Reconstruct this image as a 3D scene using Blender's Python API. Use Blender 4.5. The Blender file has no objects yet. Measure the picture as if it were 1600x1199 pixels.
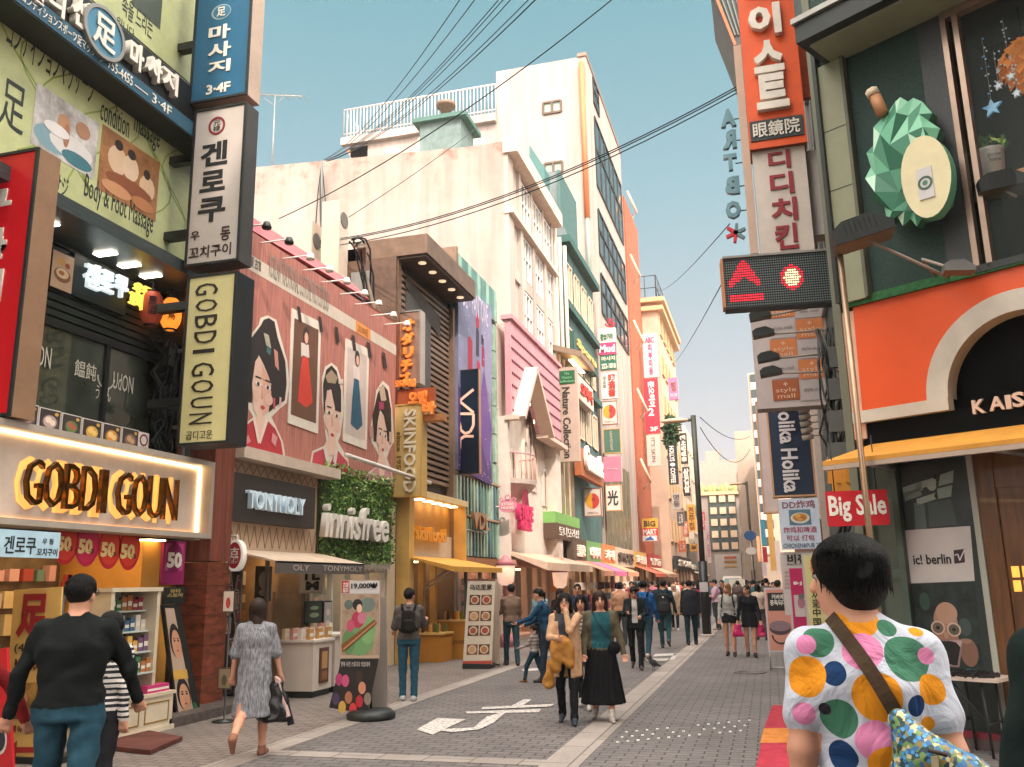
import bpy, math, random
import numpy as np
from mathutils import Matrix, Vector
sc = bpy.context.scene
COL = sc.collection
rnd = random.Random(7)
# ------------------------------------------------------------------ camera
F_PX, CX, CY = 1380.0, 800.0, 599.5            # focal length and centre in photo pixels
_d = np.array([403., -305., -F_PX]); _d /= np.linalg.norm(_d)
_u = np.array([-110., 6100., -F_PX]); _u -= _d*(_u@_d); _u /= np.linalg.norm(_u)
CAM_M = np.array([np.cross(_d, _u), _d, _u])   # camera axes -> world axes (x across, y along the street, z up)
CAM_P = np.array([0., 0., 1.72])
cam = bpy.data.cameras.new('camera'); cam_o = bpy.data.objects.new('camera', cam); COL.objects.link(cam_o)
cam.sensor_width = 36; cam.lens = 36*F_PX/1600; cam.clip_start = 0.05; cam.clip_end = 3000
m4 = Matrix.Identity(4)
for i in range(3):
    for j in range(3): m4[i][j] = CAM_M[i][j]
    m4[i][3] = CAM_P[i]
cam_o.matrix_world = m4
sc.camera = cam_o
# ------------------------------------------------------------------ light
SUN_EL, SUN_AZ = math.radians(40), math.radians(150)   # azimuth from +Y towards +X
sd = Vector((math.sin(SUN_AZ)*math.cos(SUN_EL), math.cos(SUN_AZ)*math.cos(SUN_EL), math.sin(SUN_EL)))
sl = bpy.data.lights.new('sun', 'SUN'); sl.energy = 2.2; sl.angle = math.radians(0.6); sl.color = (1.0, 0.84, 0.75)
so = bpy.data.objects.new('sun', sl); COL.objects.link(so); so.rotation_euler = sd.to_track_quat('Z', 'Y').to_euler()
w = bpy.data.worlds.new('World'); sc.world = w; w.use_nodes = True
nt = w.node_tree; bg = nt.nodes['Background']
N_, K_ = nt.nodes.new, nt.links.new
sky = N_('ShaderNodeTexSky'); sky.sky_type = 'NISHITA'; sky.sun_disc = False
sky.sun_elevation = SUN_EL; sky.sun_rotation = SUN_AZ; sky.air_density = 1.2; sky.dust_density = 2.5; sky.ozone_density = 1.5
tc = N_('ShaderNodeTexCoord'); sx = N_('ShaderNodeSeparateXYZ'); cr = N_('ShaderNodeValToRGB')
K_(tc.outputs['Generated'], sx.inputs[0]); K_(sx.outputs['Z'], cr.inputs[0])
el = cr.color_ramp.elements                      # hazy teal sky paling to a pinkish horizon
el[0].position = 0.0; el[0].color = (.43, .36, .35, 1)
el[1].position = 0.62; el[1].color = (.112, .26, .295, 1)
for po, c_ in ((.12, (.40, .36, .36, 1)), (.25, (.31, .345, .36, 1)), (.42, (.20, .315, .345, 1))): e_ = el.new(po); e_.color = c_
sk = N_('ShaderNodeMix'); sk.data_type = 'RGBA'; sk.inputs[0].default_value = .15       # mostly the graded haze, partly the clear sky model
ml = N_('ShaderNodeVectorMath'); ml.operation = 'SCALE'; ml.inputs['Scale'].default_value = .07; K_(sky.outputs[0], ml.inputs[0])
K_(cr.outputs[0], sk.inputs[6]); K_(ml.outputs[0], sk.inputs[7])
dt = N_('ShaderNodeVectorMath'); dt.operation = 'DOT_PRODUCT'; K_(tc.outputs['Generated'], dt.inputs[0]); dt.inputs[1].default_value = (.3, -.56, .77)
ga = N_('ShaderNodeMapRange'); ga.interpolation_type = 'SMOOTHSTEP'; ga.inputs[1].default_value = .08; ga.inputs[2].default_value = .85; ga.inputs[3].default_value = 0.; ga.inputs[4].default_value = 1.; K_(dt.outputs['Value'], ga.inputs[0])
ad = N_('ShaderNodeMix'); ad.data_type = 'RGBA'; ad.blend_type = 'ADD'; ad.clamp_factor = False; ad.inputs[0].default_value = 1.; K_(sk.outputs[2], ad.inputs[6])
au = N_('ShaderNodeVectorMath'); au.operation = 'SCALE'; au.inputs[0].default_value = (3.7, 3.35, 3.0); K_(ga.outputs[0], au.inputs['Scale'])   # added sky glow above and behind the camera, lifts the shaded street
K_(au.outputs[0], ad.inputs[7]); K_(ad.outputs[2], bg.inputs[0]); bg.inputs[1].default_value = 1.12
sc.view_settings.view_transform = 'Standard'; sc.view_settings.look = 'None'
sc.view_settings.exposure = 0.78; sc.view_settings.gamma = 1.0
sc.render.engine = 'CYCLES'
sc.cycles.use_denoising = True; sc.cycles.max_bounces = 6; sc.cycles.diffuse_bounces = 4; sc.cycles.glossy_bounces = 3
sc.cycles.transmission_bounces = 4; sc.cycles.transparent_max_bounces = 8; sc.cycles.caustics_reflective = False; sc.cycles.caustics_refractive = False
sc.cycles.sample_clamp_indirect = 4
# ------------------------------------------------------------------ pixel -> place
def ray(x, y): return CAM_M @ np.array([(x-CX)/F_PX, -(y-CY)/F_PX, -1.])
def gnd(x, y, z=0.):
    v = ray(x, y); return CAM_P + v*((z-CAM_P[2])/v[2])
class Frame:
    """a vertical working plane: origin o, u to the viewer's right, v up, n towards the viewer"""
    def __init__(s, o, u, n): s.o = np.array(o, float); s.u = np.array(u, float); s.n = np.array(n, float); s.z = np.array([0, 0, 1.])
    def at(s, u, v, d=0.): return s.o + s.u*u + s.z*v + s.n*d
    def px(s, x, y, d=0.):
        v = ray(x, y); t = ((s.o + s.n*d - CAM_P) @ s.n)/(v @ s.n); p = CAM_P + v*t - s.o
        return float(p @ s.u), float(p[2])
    def rect(s, *pts, d=0.):
        q = [s.px(x, y, d) for x, y in pts]          # TL TR BR BL
        return ((q[0][0]+q[3][0])/2, (q[1][0]+q[2][0])/2, (q[2][1]+q[3][1])/2, (q[0][1]+q[1][1])/2)   # u0 u1 v0 v1
    def off(s, d): return Frame(s.o + s.n*d, s.u, s.n)
def LF(d=0.): return Frame((-8.2+d, 0, 0), (0, 1, 0), (1, 0, 0))        # left facades, u = distance along the street
def SF(y): return Frame((0, y, 0), (1, 0, 0), (0, -1, 0))               # things facing the camera at distance y
def RF(x): return Frame((x, 0, 0), (0, -1, 0), (-1, 0, 0))              # right facades
_ka = math.radians(-58)
KF = Frame((1.13, 11.01, 0), (-math.sin(_ka), -math.cos(_ka), 0), (-math.cos(_ka), math.sin(_ka), 0))   # the corner shop front
# ------------------------------------------------------------------ materials
def lin(h, k=1.0):
    if isinstance(h, tuple): return (h[0]*k, h[1]*k, h[2]*k, 1)
    h = h.lstrip('#'); o = []
    for i in (0, 2, 4):
        c = int(h[i:i+2], 16)/255; o.append((c/12.92 if c <= .04045 else ((c+.055)/1.055)**2.4)*k)
    return tuple(o) + (1,)
MATS = {}
def mat(name, col='#888888', rough=.6, metal=0., var=.12, scale=3., bump=0., bscale=60., emit=0., spec=.4, stretch=None, ecol=None, alpha=1., coat=0.):
    if name in MATS: return MATS[name]
    m = bpy.data.materials.new(name); m.use_nodes = True; MATS[name] = m
    nt = m.node_tree; b = nt.nodes['Principled BSDF']; c = lin(col)
    b.inputs['Roughness'].default_value = rough; b.inputs['Metallic'].default_value = metal
    b.inputs['Specular IOR Level'].default_value = spec; b.inputs['Base Color'].default_value = c
    if coat: b.inputs['Coat Weight'].default_value = coat
    if var or bump:
        tc = nt.nodes.new('ShaderNodeTexCoord'); mp = nt.nodes.new('ShaderNodeMapping'); nt.links.new(tc.outputs['Object'], mp.inputs[0])
        if stretch: mp.inputs['Scale'].default_value = stretch
    if var:
        n1 = nt.nodes.new('ShaderNodeTexNoise'); n1.inputs['Scale'].default_value = scale; n1.inputs['Detail'].default_value = 6; n1.inputs['Roughness'].default_value = .65
        nt.links.new(mp.outputs[0], n1.inputs[0])
        r = nt.nodes.new('ShaderNodeMapRange'); r.inputs[1].default_value = .3; r.inputs[2].default_value = .7; r.inputs[3].default_value = 1-var*1.6; r.inputs[4].default_value = 1+var*.7
        nt.links.new(n1.outputs[0], r.inputs[0])
        mx = nt.nodes.new('ShaderNodeMix'); mx.data_type = 'RGBA'; mx.blend_type = 'MULTIPLY'; mx.inputs[0].default_value = 1; mx.inputs[6].default_value = c
        nt.links.new(r.outputs[0], mx.inputs[7]); nt.links.new(mx.outputs[2], b.inputs['Base Color'])
        r2 = nt.nodes.new('ShaderNodeMapRange'); r2.inputs[3].default_value = min(1, rough*1.15); r2.inputs[4].default_value = rough*.85; nt.links.new(n1.outputs[0], r2.inputs[0]); nt.links.new(r2.outputs[0], b.inputs['Roughness'])
    if bump:
        n2 = nt.nodes.new('ShaderNodeTexNoise'); n2.inputs['Scale'].default_value = bscale; n2.inputs['Detail'].default_value = 4; nt.links.new(mp.outputs[0], n2.inputs[0])
        bp = nt.nodes.new('ShaderNodeBump'); bp.inputs['Strength'].default_value = bump; bp.inputs['Distance'].default_value = .01; nt.links.new(n2.outputs[0], bp.inputs['Height']); nt.links.new(bp.outputs[0], b.inputs['Normal'])
    if emit:
        b.inputs['Emission Strength'].default_value = emit; b.inputs['Emission Color'].default_value = lin(ecol or col)
        if var: nt.links.new(mx.outputs[2], b.inputs['Emission Color']) if not ecol else None
    if alpha < 1: b.inputs['Alpha'].default_value = alpha
    return m
def C(hexcol, rough=.55, **k):                        # quick printed / painted colour
    return mat('paint_'+hexcol.strip('#')+('_%g' % rough)+('_e%g' % k['emit'] if 'emit' in k else ''), hexcol, rough, var=k.pop('var', .06), **k)
# ------------------------------------------------------------------ mesh builder
class MB:
    def __init__(s): s.v = []; s.f = []; s.mi = []; s.mats = []; s.sm = []
    def _m(s, m):
        if m not in s.mats: s.mats.append(m)
        return s.mats.index(m)
    def face(s, pts, m, smooth=False):
        k = len(s.v); s.v += [tuple(map(float, p)) for p in pts]; s.f.append(tuple(range(k, k+len(pts)))); s.mi.append(s._m(m)); s.sm.append(smooth)
    def mesh(s, vs, fs, m, smooth=False):
        k = len(s.v); i = s._m(m); s.v += [tuple(map(float, p)) for p in vs]
        for f in fs: s.f.append(tuple(a+k for a in f)); s.mi.append(i); s.sm.append(smooth)
        return s
    def box(s, fr, u0, u1, v0, v1, d0, d1, m, front=None):
        P = [fr.at(u, v, d) for d in (d0, d1) for v in (v0, v1) for u in (u0, u1)]
        for q in ((0, 2, 3, 1), (0, 1, 5, 4), (2, 6, 7, 3), (0, 4, 6, 2), (1, 3, 7, 5)): s.mesh([P[i] for i in q], [(0, 1, 2, 3)], m)
        s.mesh([P[i] for i in (4, 5, 7, 6)], [(0, 1, 2, 3)], front or m); return s
    def prism(s, fr, pts, d0, d1, m, front=None):
        n = len(pts); a = [fr.at(u, v, d1) for u, v in pts]; b = [fr.at(u, v, d0) for u, v in pts]
        s.mesh(a, [tuple(range(n))], front or m); s.mesh(b, [tuple(reversed(range(n)))], m)
        s.mesh(a+b, [(i, n+i, n+(i+1) % n, (i+1) % n) for i in range(n)], m); return s
    def quad(s, fr, u0, u1, v0, v1, d, m): s.face([fr.at(u0, v0, d), fr.at(u1, v0, d), fr.at(u1, v1, d), fr.at(u0, v1, d)], m); return s
    def poly(s, fr, pts, d, m): s.face([fr.at(u, v, d) for u, v in pts], m); return s
    def disc(s, fr, u, v, ru, rv, d, m, n=20, a0=0, a1=2*math.pi):
        full = abs(a1-a0-2*math.pi) < 1e-6; k = n if full else n+1
        s.poly(fr, [(u+ru*math.cos(a0+(a1-a0)*i/n), v+rv*math.sin(a0+(a1-a0)*i/n)) for i in range(k)], d, m); return s
    def ring(s, fr, u, v, r0, r1, d0, d1, m, n=24, a0=0., a1=2*math.pi, asp=1.):
        for i in range(n):
            t, t2 = a0+(a1-a0)*i/n, a0+(a1-a0)*(i+1)/n
            q = [(u+r*math.cos(x), v+r*asp*math.sin(x)) for r, x in ((r0, t), (r1, t), (r1, t2), (r0, t2))]
            A = [fr.at(*p, d1) for p in q]; B = [fr.at(*p, d0) for p in q]
            s.mesh(A+B, [(0, 1, 2, 3), (1, 5, 6, 2), (4, 0, 3, 7)], m)
        return s
    def tube(s, pts, r, m, n=6, r1=None, smooth=True, cap=True):
        pts = [np.array(p, float) for p in pts]; k = len(pts); rings = []
        for i, p in enumerate(pts):
            t = pts[min(i+1, k-1)] - pts[max(i-1, 0)]; t /= (np.linalg.norm(t) or 1)
            a = np.cross(t, [0, 0, 1.] if abs(t[2]) < .9 else [1., 0, 0]); a /= np.linalg.norm(a); b = np.cross(t, a)
            rr = r if r1 is None else r+(r1-r)*i/(k-1)
            rings.append([p + rr*(a*math.cos(2*math.pi*j/n)+b*math.sin(2*math.pi*j/n)) for j in range(n)])
        vs = [q for R in rings for q in R]
        fs = [(i*n+j, i*n+(j+1) % n, (i+1)*n+(j+1) % n, (i+1)*n+j) for i in range(k-1) for j in range(n)]
        if cap: fs += [tuple(reversed(range(n))), tuple((k-1)*n+j for j in range(n))]
        s.mesh(vs, fs, m, smooth); return s
    def lathe(s, o, prof, m, n=16, smooth=True, ax=None):
        o = np.array(o, float); vs = [o + np.array([r*math.cos(2*math.pi*j/n), r*math.sin(2*math.pi*j/n), z]) for r, z in prof for j in range(n)]
        k = len(prof); s.mesh(vs, [(i*n+j, i*n+(j+1) % n, (i+1)*n+(j+1) % n, (i+1)*n+j) for i in range(k-1) for j in range(n)] + [tuple((k-1)*n+j for j in range(n)), tuple(reversed(range(n)))], m, smooth); return s
    def ball(s, c, r, m, n=10, k=7):
        r = r if hasattr(r, '__len__') else (r, r, r); vs = []
        for i in range(k+1):
            t = math.pi*i/k
            for j in range(n): vs.append((c[0]+r[0]*math.sin(t)*math.cos(2*math.pi*j/n), c[1]+r[1]*math.sin(t)*math.sin(2*math.pi*j/n), c[2]+r[2]*math.cos(t)))
        s.mesh(vs, [(i*n+j, (i+1)*n+j, (i+1)*n+(j+1) % n, i*n+(j+1) % n) for i in range(k) for j in range(n)], m, True); return s
    def wbox(s, x0, x1, y0, y1, z0, z1, m): return s.box(SF(0), x0, x1, z0, z1, -y1, -y0, m)
    def obox(s, c, hx, hy, z0, z1, ang, m):                # box turned about z
        fr = Frame((c[0], c[1], 0), (math.cos(ang), math.sin(ang), 0), (math.sin(ang), -math.cos(ang), 0)); return s.box(fr, -hx, hx, z0, z1, -hy, hy, m)
    def build(s, name, parent=None, label=None, cat=None, group=None, kind=None, origin=None, split=False):
        if split:                                        # every separate piece becomes a part of its own
            key = {}; par = list(range(len(s.v)))
            def find(a):
                while par[a] != a: a = par[a]
                return a
            for i, v in enumerate(s.v):
                k = tuple(round(c, 3) for c in v)
                if k in key: par[i] = find(key[k])
                else: key[k] = i
            for f in s.f:
                for a in f[1:]: par[find(a)] = find(f[0])
            gr = {}
            for fi, f in enumerate(s.f): gr.setdefault(find(f[0]), []).append(fi)
            for fl in gr.values():
                q = MB()
                for fi in fl: q.face([s.v[a] for a in s.f[fi]], s.mats[s.mi[fi]], s.sm[fi])
                q.build(name, parent)
            return
        if not s.v: return None
        V = np.array(s.v)
        if parent is not None:
            r = parent; o = np.array(r.location)
            while r.parent is not None: r = r.parent; o = o + np.array(r.location)
        elif origin is not None: o = np.array(origin, float)
        else: lo, hi = V.min(0), V.max(0); o = np.array([(lo[0]+hi[0])/2, (lo[1]+hi[1])/2, lo[2]])
        if kind == 'structure': o = np.zeros(3)
        me = bpy.data.meshes.new(name); me.from_pydata((V-o).tolist(), [], s.f)
        for m in s.mats: me.materials.append(m)
        me.polygons.foreach_set('material_index', s.mi); me.polygons.foreach_set('use_smooth', s.sm); me.update()
        ob = bpy.data.objects.new(name, me); COL.objects.link(ob)
        if parent is not None: ob.parent = parent
        else: ob.location = o
        tag(ob, label, cat, group, kind); return ob
def tag(o, label=None, cat=None, group=None, kind=None):
    if label: o['label'] = label
    if cat: o['category'] = cat
    if group: o['group'] = group
    if kind: o['kind'] = kind
    return o
def thing(name, label, cat, loc=(0, 0, 0), group=None):
    o = bpy.data.objects.new(name, None); o.empty_display_size = .2; COL.objects.link(o); o.location = tuple(map(float, loc)); return tag(o, label, cat, group)
# ------------------------------------------------------------------ lettering
def text(fr, s, rect, d, ext, m, parent, name='lettering', bold=0., rot=0, space=1., line=1., slant=0., flip=False, label=None, res=2):
    """letters s filled to rect (u0,u1,v0,v1) on frame fr, from depth d standing ext proud; rot in quarter turns clockwise"""
    c = bpy.data.curves.new('t', 'FONT'); c.body = s; c.align_x = 'CENTER'; c.resolution_u = res; c.offset = bold; c.space_character = space; c.space_line = line; c.shear = slant; c.extrude = .5
    o = bpy.data.objects.new('t', c); COL.objects.link(o)
    dg = bpy.context.evaluated_depsgraph_get(); me = bpy.data.meshes.new_from_object(o.evaluated_get(dg))
    bpy.data.objects.remove(o); bpy.data.curves.remove(c)
    n = len(me.vertices)
    if n == 0: return None
    V = np.empty(n*3); me.vertices.foreach_get('co', V); V = V.reshape(-1, 3)
    for _ in range(rot % 4): V = np.stack([V[:, 1], -V[:, 0], V[:, 2]], 1)
    if flip: V[:, 0] *= -1
    lo, hi = V.min(0), V.max(0); N = (V-lo)/np.maximum(hi-lo, 1e-6)
    u0, u1, v0, v1 = rect
    W = fr.o + np.outer(u0+(u1-u0)*N[:, 0], fr.u) + np.outer(v0+(v1-v0)*N[:, 1], fr.z) + np.outer(d+ext*N[:, 2], fr.n)
    r = parent; off = np.array(r.location)
    while r.parent is not None: r = r.parent; off = off + np.array(r.location)
    me.vertices.foreach_set('co', (W-off).ravel()); me.materials.clear(); me.materials.append(m); me.update()
    if flip: me.flip_normals()
    ob = bpy.data.objects.new(name, me); COL.objects.link(ob); ob.parent = parent
    if label: ob['label'] = label
    return ob
def textpx(fr, s, box, ext, m, parent, d=0., **k):     # box: photo pixels x0 y0 x1 y1 (corner order TL TR BR BL when 8 numbers)
    if len(box) == 4: x0, y0, x1, y1 = box; q = ((x0, y0), (x1, y0), (x1, y1), (x0, y1))
    else: q = tuple(zip(box[0::2], box[1::2]))
    return text(fr, s, fr.rect(*q, d=d), d+.003, ext, m, parent, **k)
def Q(*a): return list(zip(a[0::2], a[1::2]))
def wave_stroke(mb, fr, pts, w, d, ext, m):            # thick polyline on a frame
    for (a, b), (c, e) in zip(pts[:-1], pts[1:]):
        L = math.hypot(c-a, e-b) or 1; nx, ny = -(e-b)/L*w/2, (c-a)/L*w/2
        mb.prism(fr, [(a+nx, b+ny), (a-nx, b-ny), (c-nx, e-ny), (c+nx, e+ny)], d, d+ext, m)
# ------------------------------------------------------------------ ground
def paver_mat(name, c1, c2, cm, bw, bh, rot=0., rough=.75):
    m = bpy.data.materials.new(name); m.use_nodes = True; nt = m.node_tree; b = nt.nodes['Principled BSDF']; N = nt.nodes.new; L = nt.links.new
    tc = N('ShaderNodeTexCoord'); mp = N('ShaderNodeMapping'); mp.inputs['Rotation'].default_value = (0, 0, rot); L(tc.outputs['Object'], mp.inputs[0])
    br = N('ShaderNodeTexBrick'); L(mp.outputs[0], br.inputs[0]); br.inputs['Color1'].default_value = lin(c1); br.inputs['Color2'].default_value = lin(c2); br.inputs['Mortar'].default_value = lin(cm)
    br.inputs['Scale'].default_value = 1; br.inputs['Brick Width'].default_value = bw; br.inputs['Row Height'].default_value = bh; br.inputs['Mortar Size'].default_value = .010; br.inputs['Mortar Smooth'].default_value = .3; br.inputs['Bias'].default_value = -.1
    n1 = N('ShaderNodeTexNoise'); n1.inputs['Scale'].default_value = .55; n1.inputs['Detail'].default_value = 8; n1.inputs['Roughness'].default_value = .7; L(tc.outputs['Object'], n1.inputs[0])
    r = N('ShaderNodeMapRange'); r.inputs[1].default_value = .3; r.inputs[2].default_value = .7; r.inputs[3].default_value = .72; r.inputs[4].default_value = 1.2; L(n1.outputs[0], r.inputs[0])
    n2 = N('ShaderNodeTexNoise'); n2.inputs['Scale'].default_value = 60; n2.inputs['Detail'].default_value = 4; L(tc.outputs['Object'], n2.inputs[0])
    r2 = N('ShaderNodeMapRange'); r2.inputs[1].default_value = .3; r2.inputs[2].default_value = .7; r2.inputs[3].default_value = .82; r2.inputs[4].default_value = 1.15; L(n2.outputs[0], r2.inputs[0])
    mu = N('ShaderNodeMath'); mu.operation = 'MULTIPLY'; L(r.outputs[0], mu.inputs[0]); L(r2.outputs[0], mu.inputs[1])
    mx = N('ShaderNodeMix'); mx.data_type = 'RGBA'; mx.blend_type = 'MULTIPLY'; mx.inputs[0].default_value = 1; L(br.outputs[0], mx.inputs[6]); L(mu.outputs[0], mx.inputs[7])
    # small dark spots of trodden gum and dirt
    vo = N('ShaderNodeTexVoronoi'); vo.inputs['Scale'].default_value = 3.1; L(tc.outputs['Object'], vo.inputs[0])
    sp = N('ShaderNodeMapRange'); sp.inputs[1].default_value = .035; sp.inputs[2].default_value = .06; sp.inputs[3].default_value = .6; sp.inputs[4].default_value = 1; L(vo.outputs['Distance'], sp.inputs[0])
    m2 = N('ShaderNodeMix'); m2.data_type = 'RGBA'; m2.blend_type = 'MULTIPLY'; m2.inputs[0].default_value = 1; L(mx.outputs[2], m2.inputs[6]); L(sp.outputs[0], m2.inputs[7])
    L(m2.outputs[2], b.inputs['Base Color']); b.inputs['Roughness'].default_value = rough
    bp = N('ShaderNodeBump'); bp.inputs['Strength'].default_value = .55; bp.inputs['Distance'].default_value = .01
    ad = N('ShaderNodeMath'); ad.operation = 'SUBTRACT'; L(n2.outputs[0], ad.inputs[0]); L(br.outputs['Fac'], ad.inputs[1]); L(ad.outputs[0], bp.inputs['Height']); L(bp.outputs[0], b.inputs['Normal'])
    return m
m_pave = paver_mat('street_pavers', '#6f6866', '#625c5b', '#393535', .26, .13, 0)
m_side = paver_mat('sidewalk_pavers', '#7d716a', '#70655f', '#453e3a', .24, .12, 0)
m_gran = paver_mat('granite_strip', '#9a8f87', '#8c827b', '#665e58', .9, .5, math.pi/2)
m_soil = mat('plain_ground', '#77706c', .85, scale=.4)
g = MB(); g.face([(-250, -50, -.012), (250, -50, -.012), (250, 400, -.012), (-250, 400, -.012)], m_soil); g.build('ground', kind='structure')
g = MB(); g.wbox(-5.45, 6, -12, 160, -.05, -.004, m_pave); g.build('street', kind='structure')
g = MB(); g.wbox(-9.0, -5.45, -12, 160, -.055, -.002, m_side); g.build('pavement', kind='structure')
g = MB(); g.wbox(-5.56, -5.25, -2, 120, -.045, .002, m_gran); g.wbox(-2.28, -1.9, -2, 120, -.045, .002, m_gran); g.wbox(-5.25, -2.28, 8.85, 9.12, -.045, .0015, m_gran); g.build('granite_paving_strip', kind='structure')
m_white = mat('road_paint', '#d0c7c0', .7, var=.5, scale=22)
mk = MB()
def gpoly(mb, pts, m, z=.006): mb.face([gnd(x, y, z) for x, y in pts], m)
gpoly(mk, Q(651, 1140, 683, 1122, 728, 1124, 676, 1148), m_white, .006)
gpoly(mk, Q(676, 1140, 740, 1137, 760, 1120, 795, 1110, 770, 1130, 748, 1140, 705, 1144), m_white, .0065)
gpoly(mk, Q(727, 1112, 845, 1108, 842, 1113, 730, 1115), m_white, .006)
gpoly(mk, Q(754, 1105, 866, 1100, 860, 1104, 752, 1108.5), m_white, .0075)
gpoly(mk, Q(797, 1104, 818, 1093, 831, 1093, 812, 1106), m_white, .0085)
for q in (Q(1010, 1033, 1016, 1029, 1046, 1029, 1041, 1033), Q(1020, 1026, 1024, 1022, 1058, 1021, 1056, 1024), Q(1046, 1031, 1053, 1022, 1060, 1021, 1053, 1031)): gpoly(mk, q, m_white)
gpoly(mk, Q(815, 1046, 850, 1043, 852, 1047, 818, 1049), m_white)
mk.build('road_marking', kind='structure')
st = MB(); m_stud = mat('studs', '#e8e4de', .35)
for i in range(13):
    for j in range(3):
        x, y, _ = gnd(965+i*16+j*7, 1160-i*1.5-j*8); 
        if rnd.random() < .8: st.wbox(x-.014, x+.014, y-.022, y+.022, -.003, .006, m_stud)
st.build('paving_studs', kind='structure')
mh = MB(); x, y, _ = gnd(1172, 1051); mh.lathe((x, y, .0), [(.3, 0), (.3, .008), (.24, .008), (.24, .004), (.001, .004)], mat('iron_lid', '#6d6561', .6, .6), 20)
mh.build('manhole_cover', label='round iron manhole cover in the paving right of the pale strip', cat='manhole')
# ------------------------------------------------------------------ shared materials
m_wall_w = mat('white_render', '#b3a59b', .85, stretch=(2, 2, .2), var=.18, scale=.55, bump=.25, bscale=14)
m_dark = mat('dark_metal', '#2b2e2d', .45, .2, scale=2)
m_black = mat('black_paint', '#17191a', .4)
m_glass = mat('window_glass', '#27383a', .08, var=.25, scale=.8, spec=.7)
m_glass_t = mat('shop_glass', '#8fb0a8', .05, var=0, spec=.6, alpha=.16)
m_frame = mat('steel_frame', '#8f8a84', .35, .7)
m_white_p = mat('white_panel', '#e4dcd5', .5, scale=2)
m_cream = mat('cream_render', '#d8c3a8', .75, scale=.8)
m_steel = mat('galvanised', '#9b9791', .4, .5)
m_brownw = mat('brown_wood_board', '#7a4030', .55, var=.35, scale=2.2, bump=.3, bscale=5, stretch=(8, 8, .5))
m_pink = mat('pink_board', '#b86468', .55, var=.2, scale=2, stretch=(6, 6, .5))
m_concrete = mat('concrete', '#948a82', .85, scale=1.2, bump=.3, bscale=20)
m_orange = mat('orange_panel', '#d9531e', .45, var=.08)
m_tealw = mat('teal_render', '#44615f', .8, var=.15, scale=.8)
m_slat = mat('bronze_slat', '#8a7260', .45, .3, scale=2)
m_slatd = mat('dark_slat_gap', '#2a2420', .7)
m_light = mat('lamp_warm', '#ffd9a0', .4, var=0, emit=6)
m_lightw = mat('lamp_white', '#fff0dc', .4, var=0, emit=6)
m_red = mat('red_paint', '#b3202c', .5)
m_yel = mat('yellow_panel', '#d9a13f', .6)
m_greenw = mat('dark_green_cladding', '#27403a', .7, var=.3, scale=40, bump=.35, bscale=220)
def skin_wall(mb, fr, holes, u0, u1, v0, v1, d0, d1, m):
    """a wall slab u0..u1 x v0..v1 with rectangular holes cut as a grid of boxes"""
    us = sorted({u0, u1} | {h[0] for h in holes} | {h[1] for h in holes}); vs = sorted({v0, v1} | {h[2] for h in holes} | {h[3] for h in holes})
    us = [u for u in us if u0 <= u <= u1]; vs = [v for v in vs if v0 <= v <= v1]
    for b, c in zip(vs[:-1], vs[1:]):
        run = None
        for a, e in zip(us[:-1], us[1:]):
            inside = any(h[0] <= (a+e)/2 <= h[1] and h[2] <= (b+c)/2 <= h[3] for h in holes)
            if not inside: run = (run[0], e) if run else (a, e)
            if (inside or e == us[-1]) and run: mb.box(fr, run[0], run[1], b, c, d0, d1, m); run = None
def window(par, fr, u0, u1, v0, v1, d=-.12, nx=2, ny=1, fm=None, gm=None, fw=.06, name='window', sill=0.):
    a = MB(); fm = fm or m_white_p
    for i in range(nx+1): x = u0+(u1-u0)*i/nx; a.box(fr, x-fw/2, x+fw/2, v0, v1, d, d+fw, fm)
    for j in range(ny+1): y = v0+(v1-v0)*j/ny; a.box(fr, u0, u1, y-fw/2, y+fw/2, d+.003, d+fw-.003, fm)
    if sill: a.box(fr, u0-.08, u1+.08, v0-.1, v0-.03, d, sill, fm)
    w = a.build(name, par); b = MB(); b.quad(fr, u0, u1, v0, v1, d+.02, gm or m_glass); b.build('pane', w); return w
# ------------------------------------------------------------------ unseen blocks added behind the camera, shaped to cast the shade
def block(label, x0, x1, y0, y1, h, m, rows=0, name='building'):
    t = thing(name, label, 'building', ((x0+x1)/2, (y0+y1)/2, 0)); b = MB(); b.wbox(x0, x1, y0, y1, 0, h, m); b.build('wall', t); return t
bh = MB(); bh.wbox(-6, 3.2, -22, -8, 0, 33, m_concrete); bh.wbox(3.2, 10, -22, -8, 0, 17.5, m_cream); bh.wbox(10, 30, -22, -8, 0, 36, m_concrete)
for X0, X1, H in ((-6, 3.2, 33), (3.2, 10, 17), (10, 30, 36)):
    for k in range(int(H/3.3)):
        bh.wbox(X0+.5, X1-.5, -7.99, -7.93, 1+k*3.3, 2.8+k*3.3, m_glass)
bh.build('building', label='unseen row of plain concrete blocks added behind the viewer to shade the street', cat='building')
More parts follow.
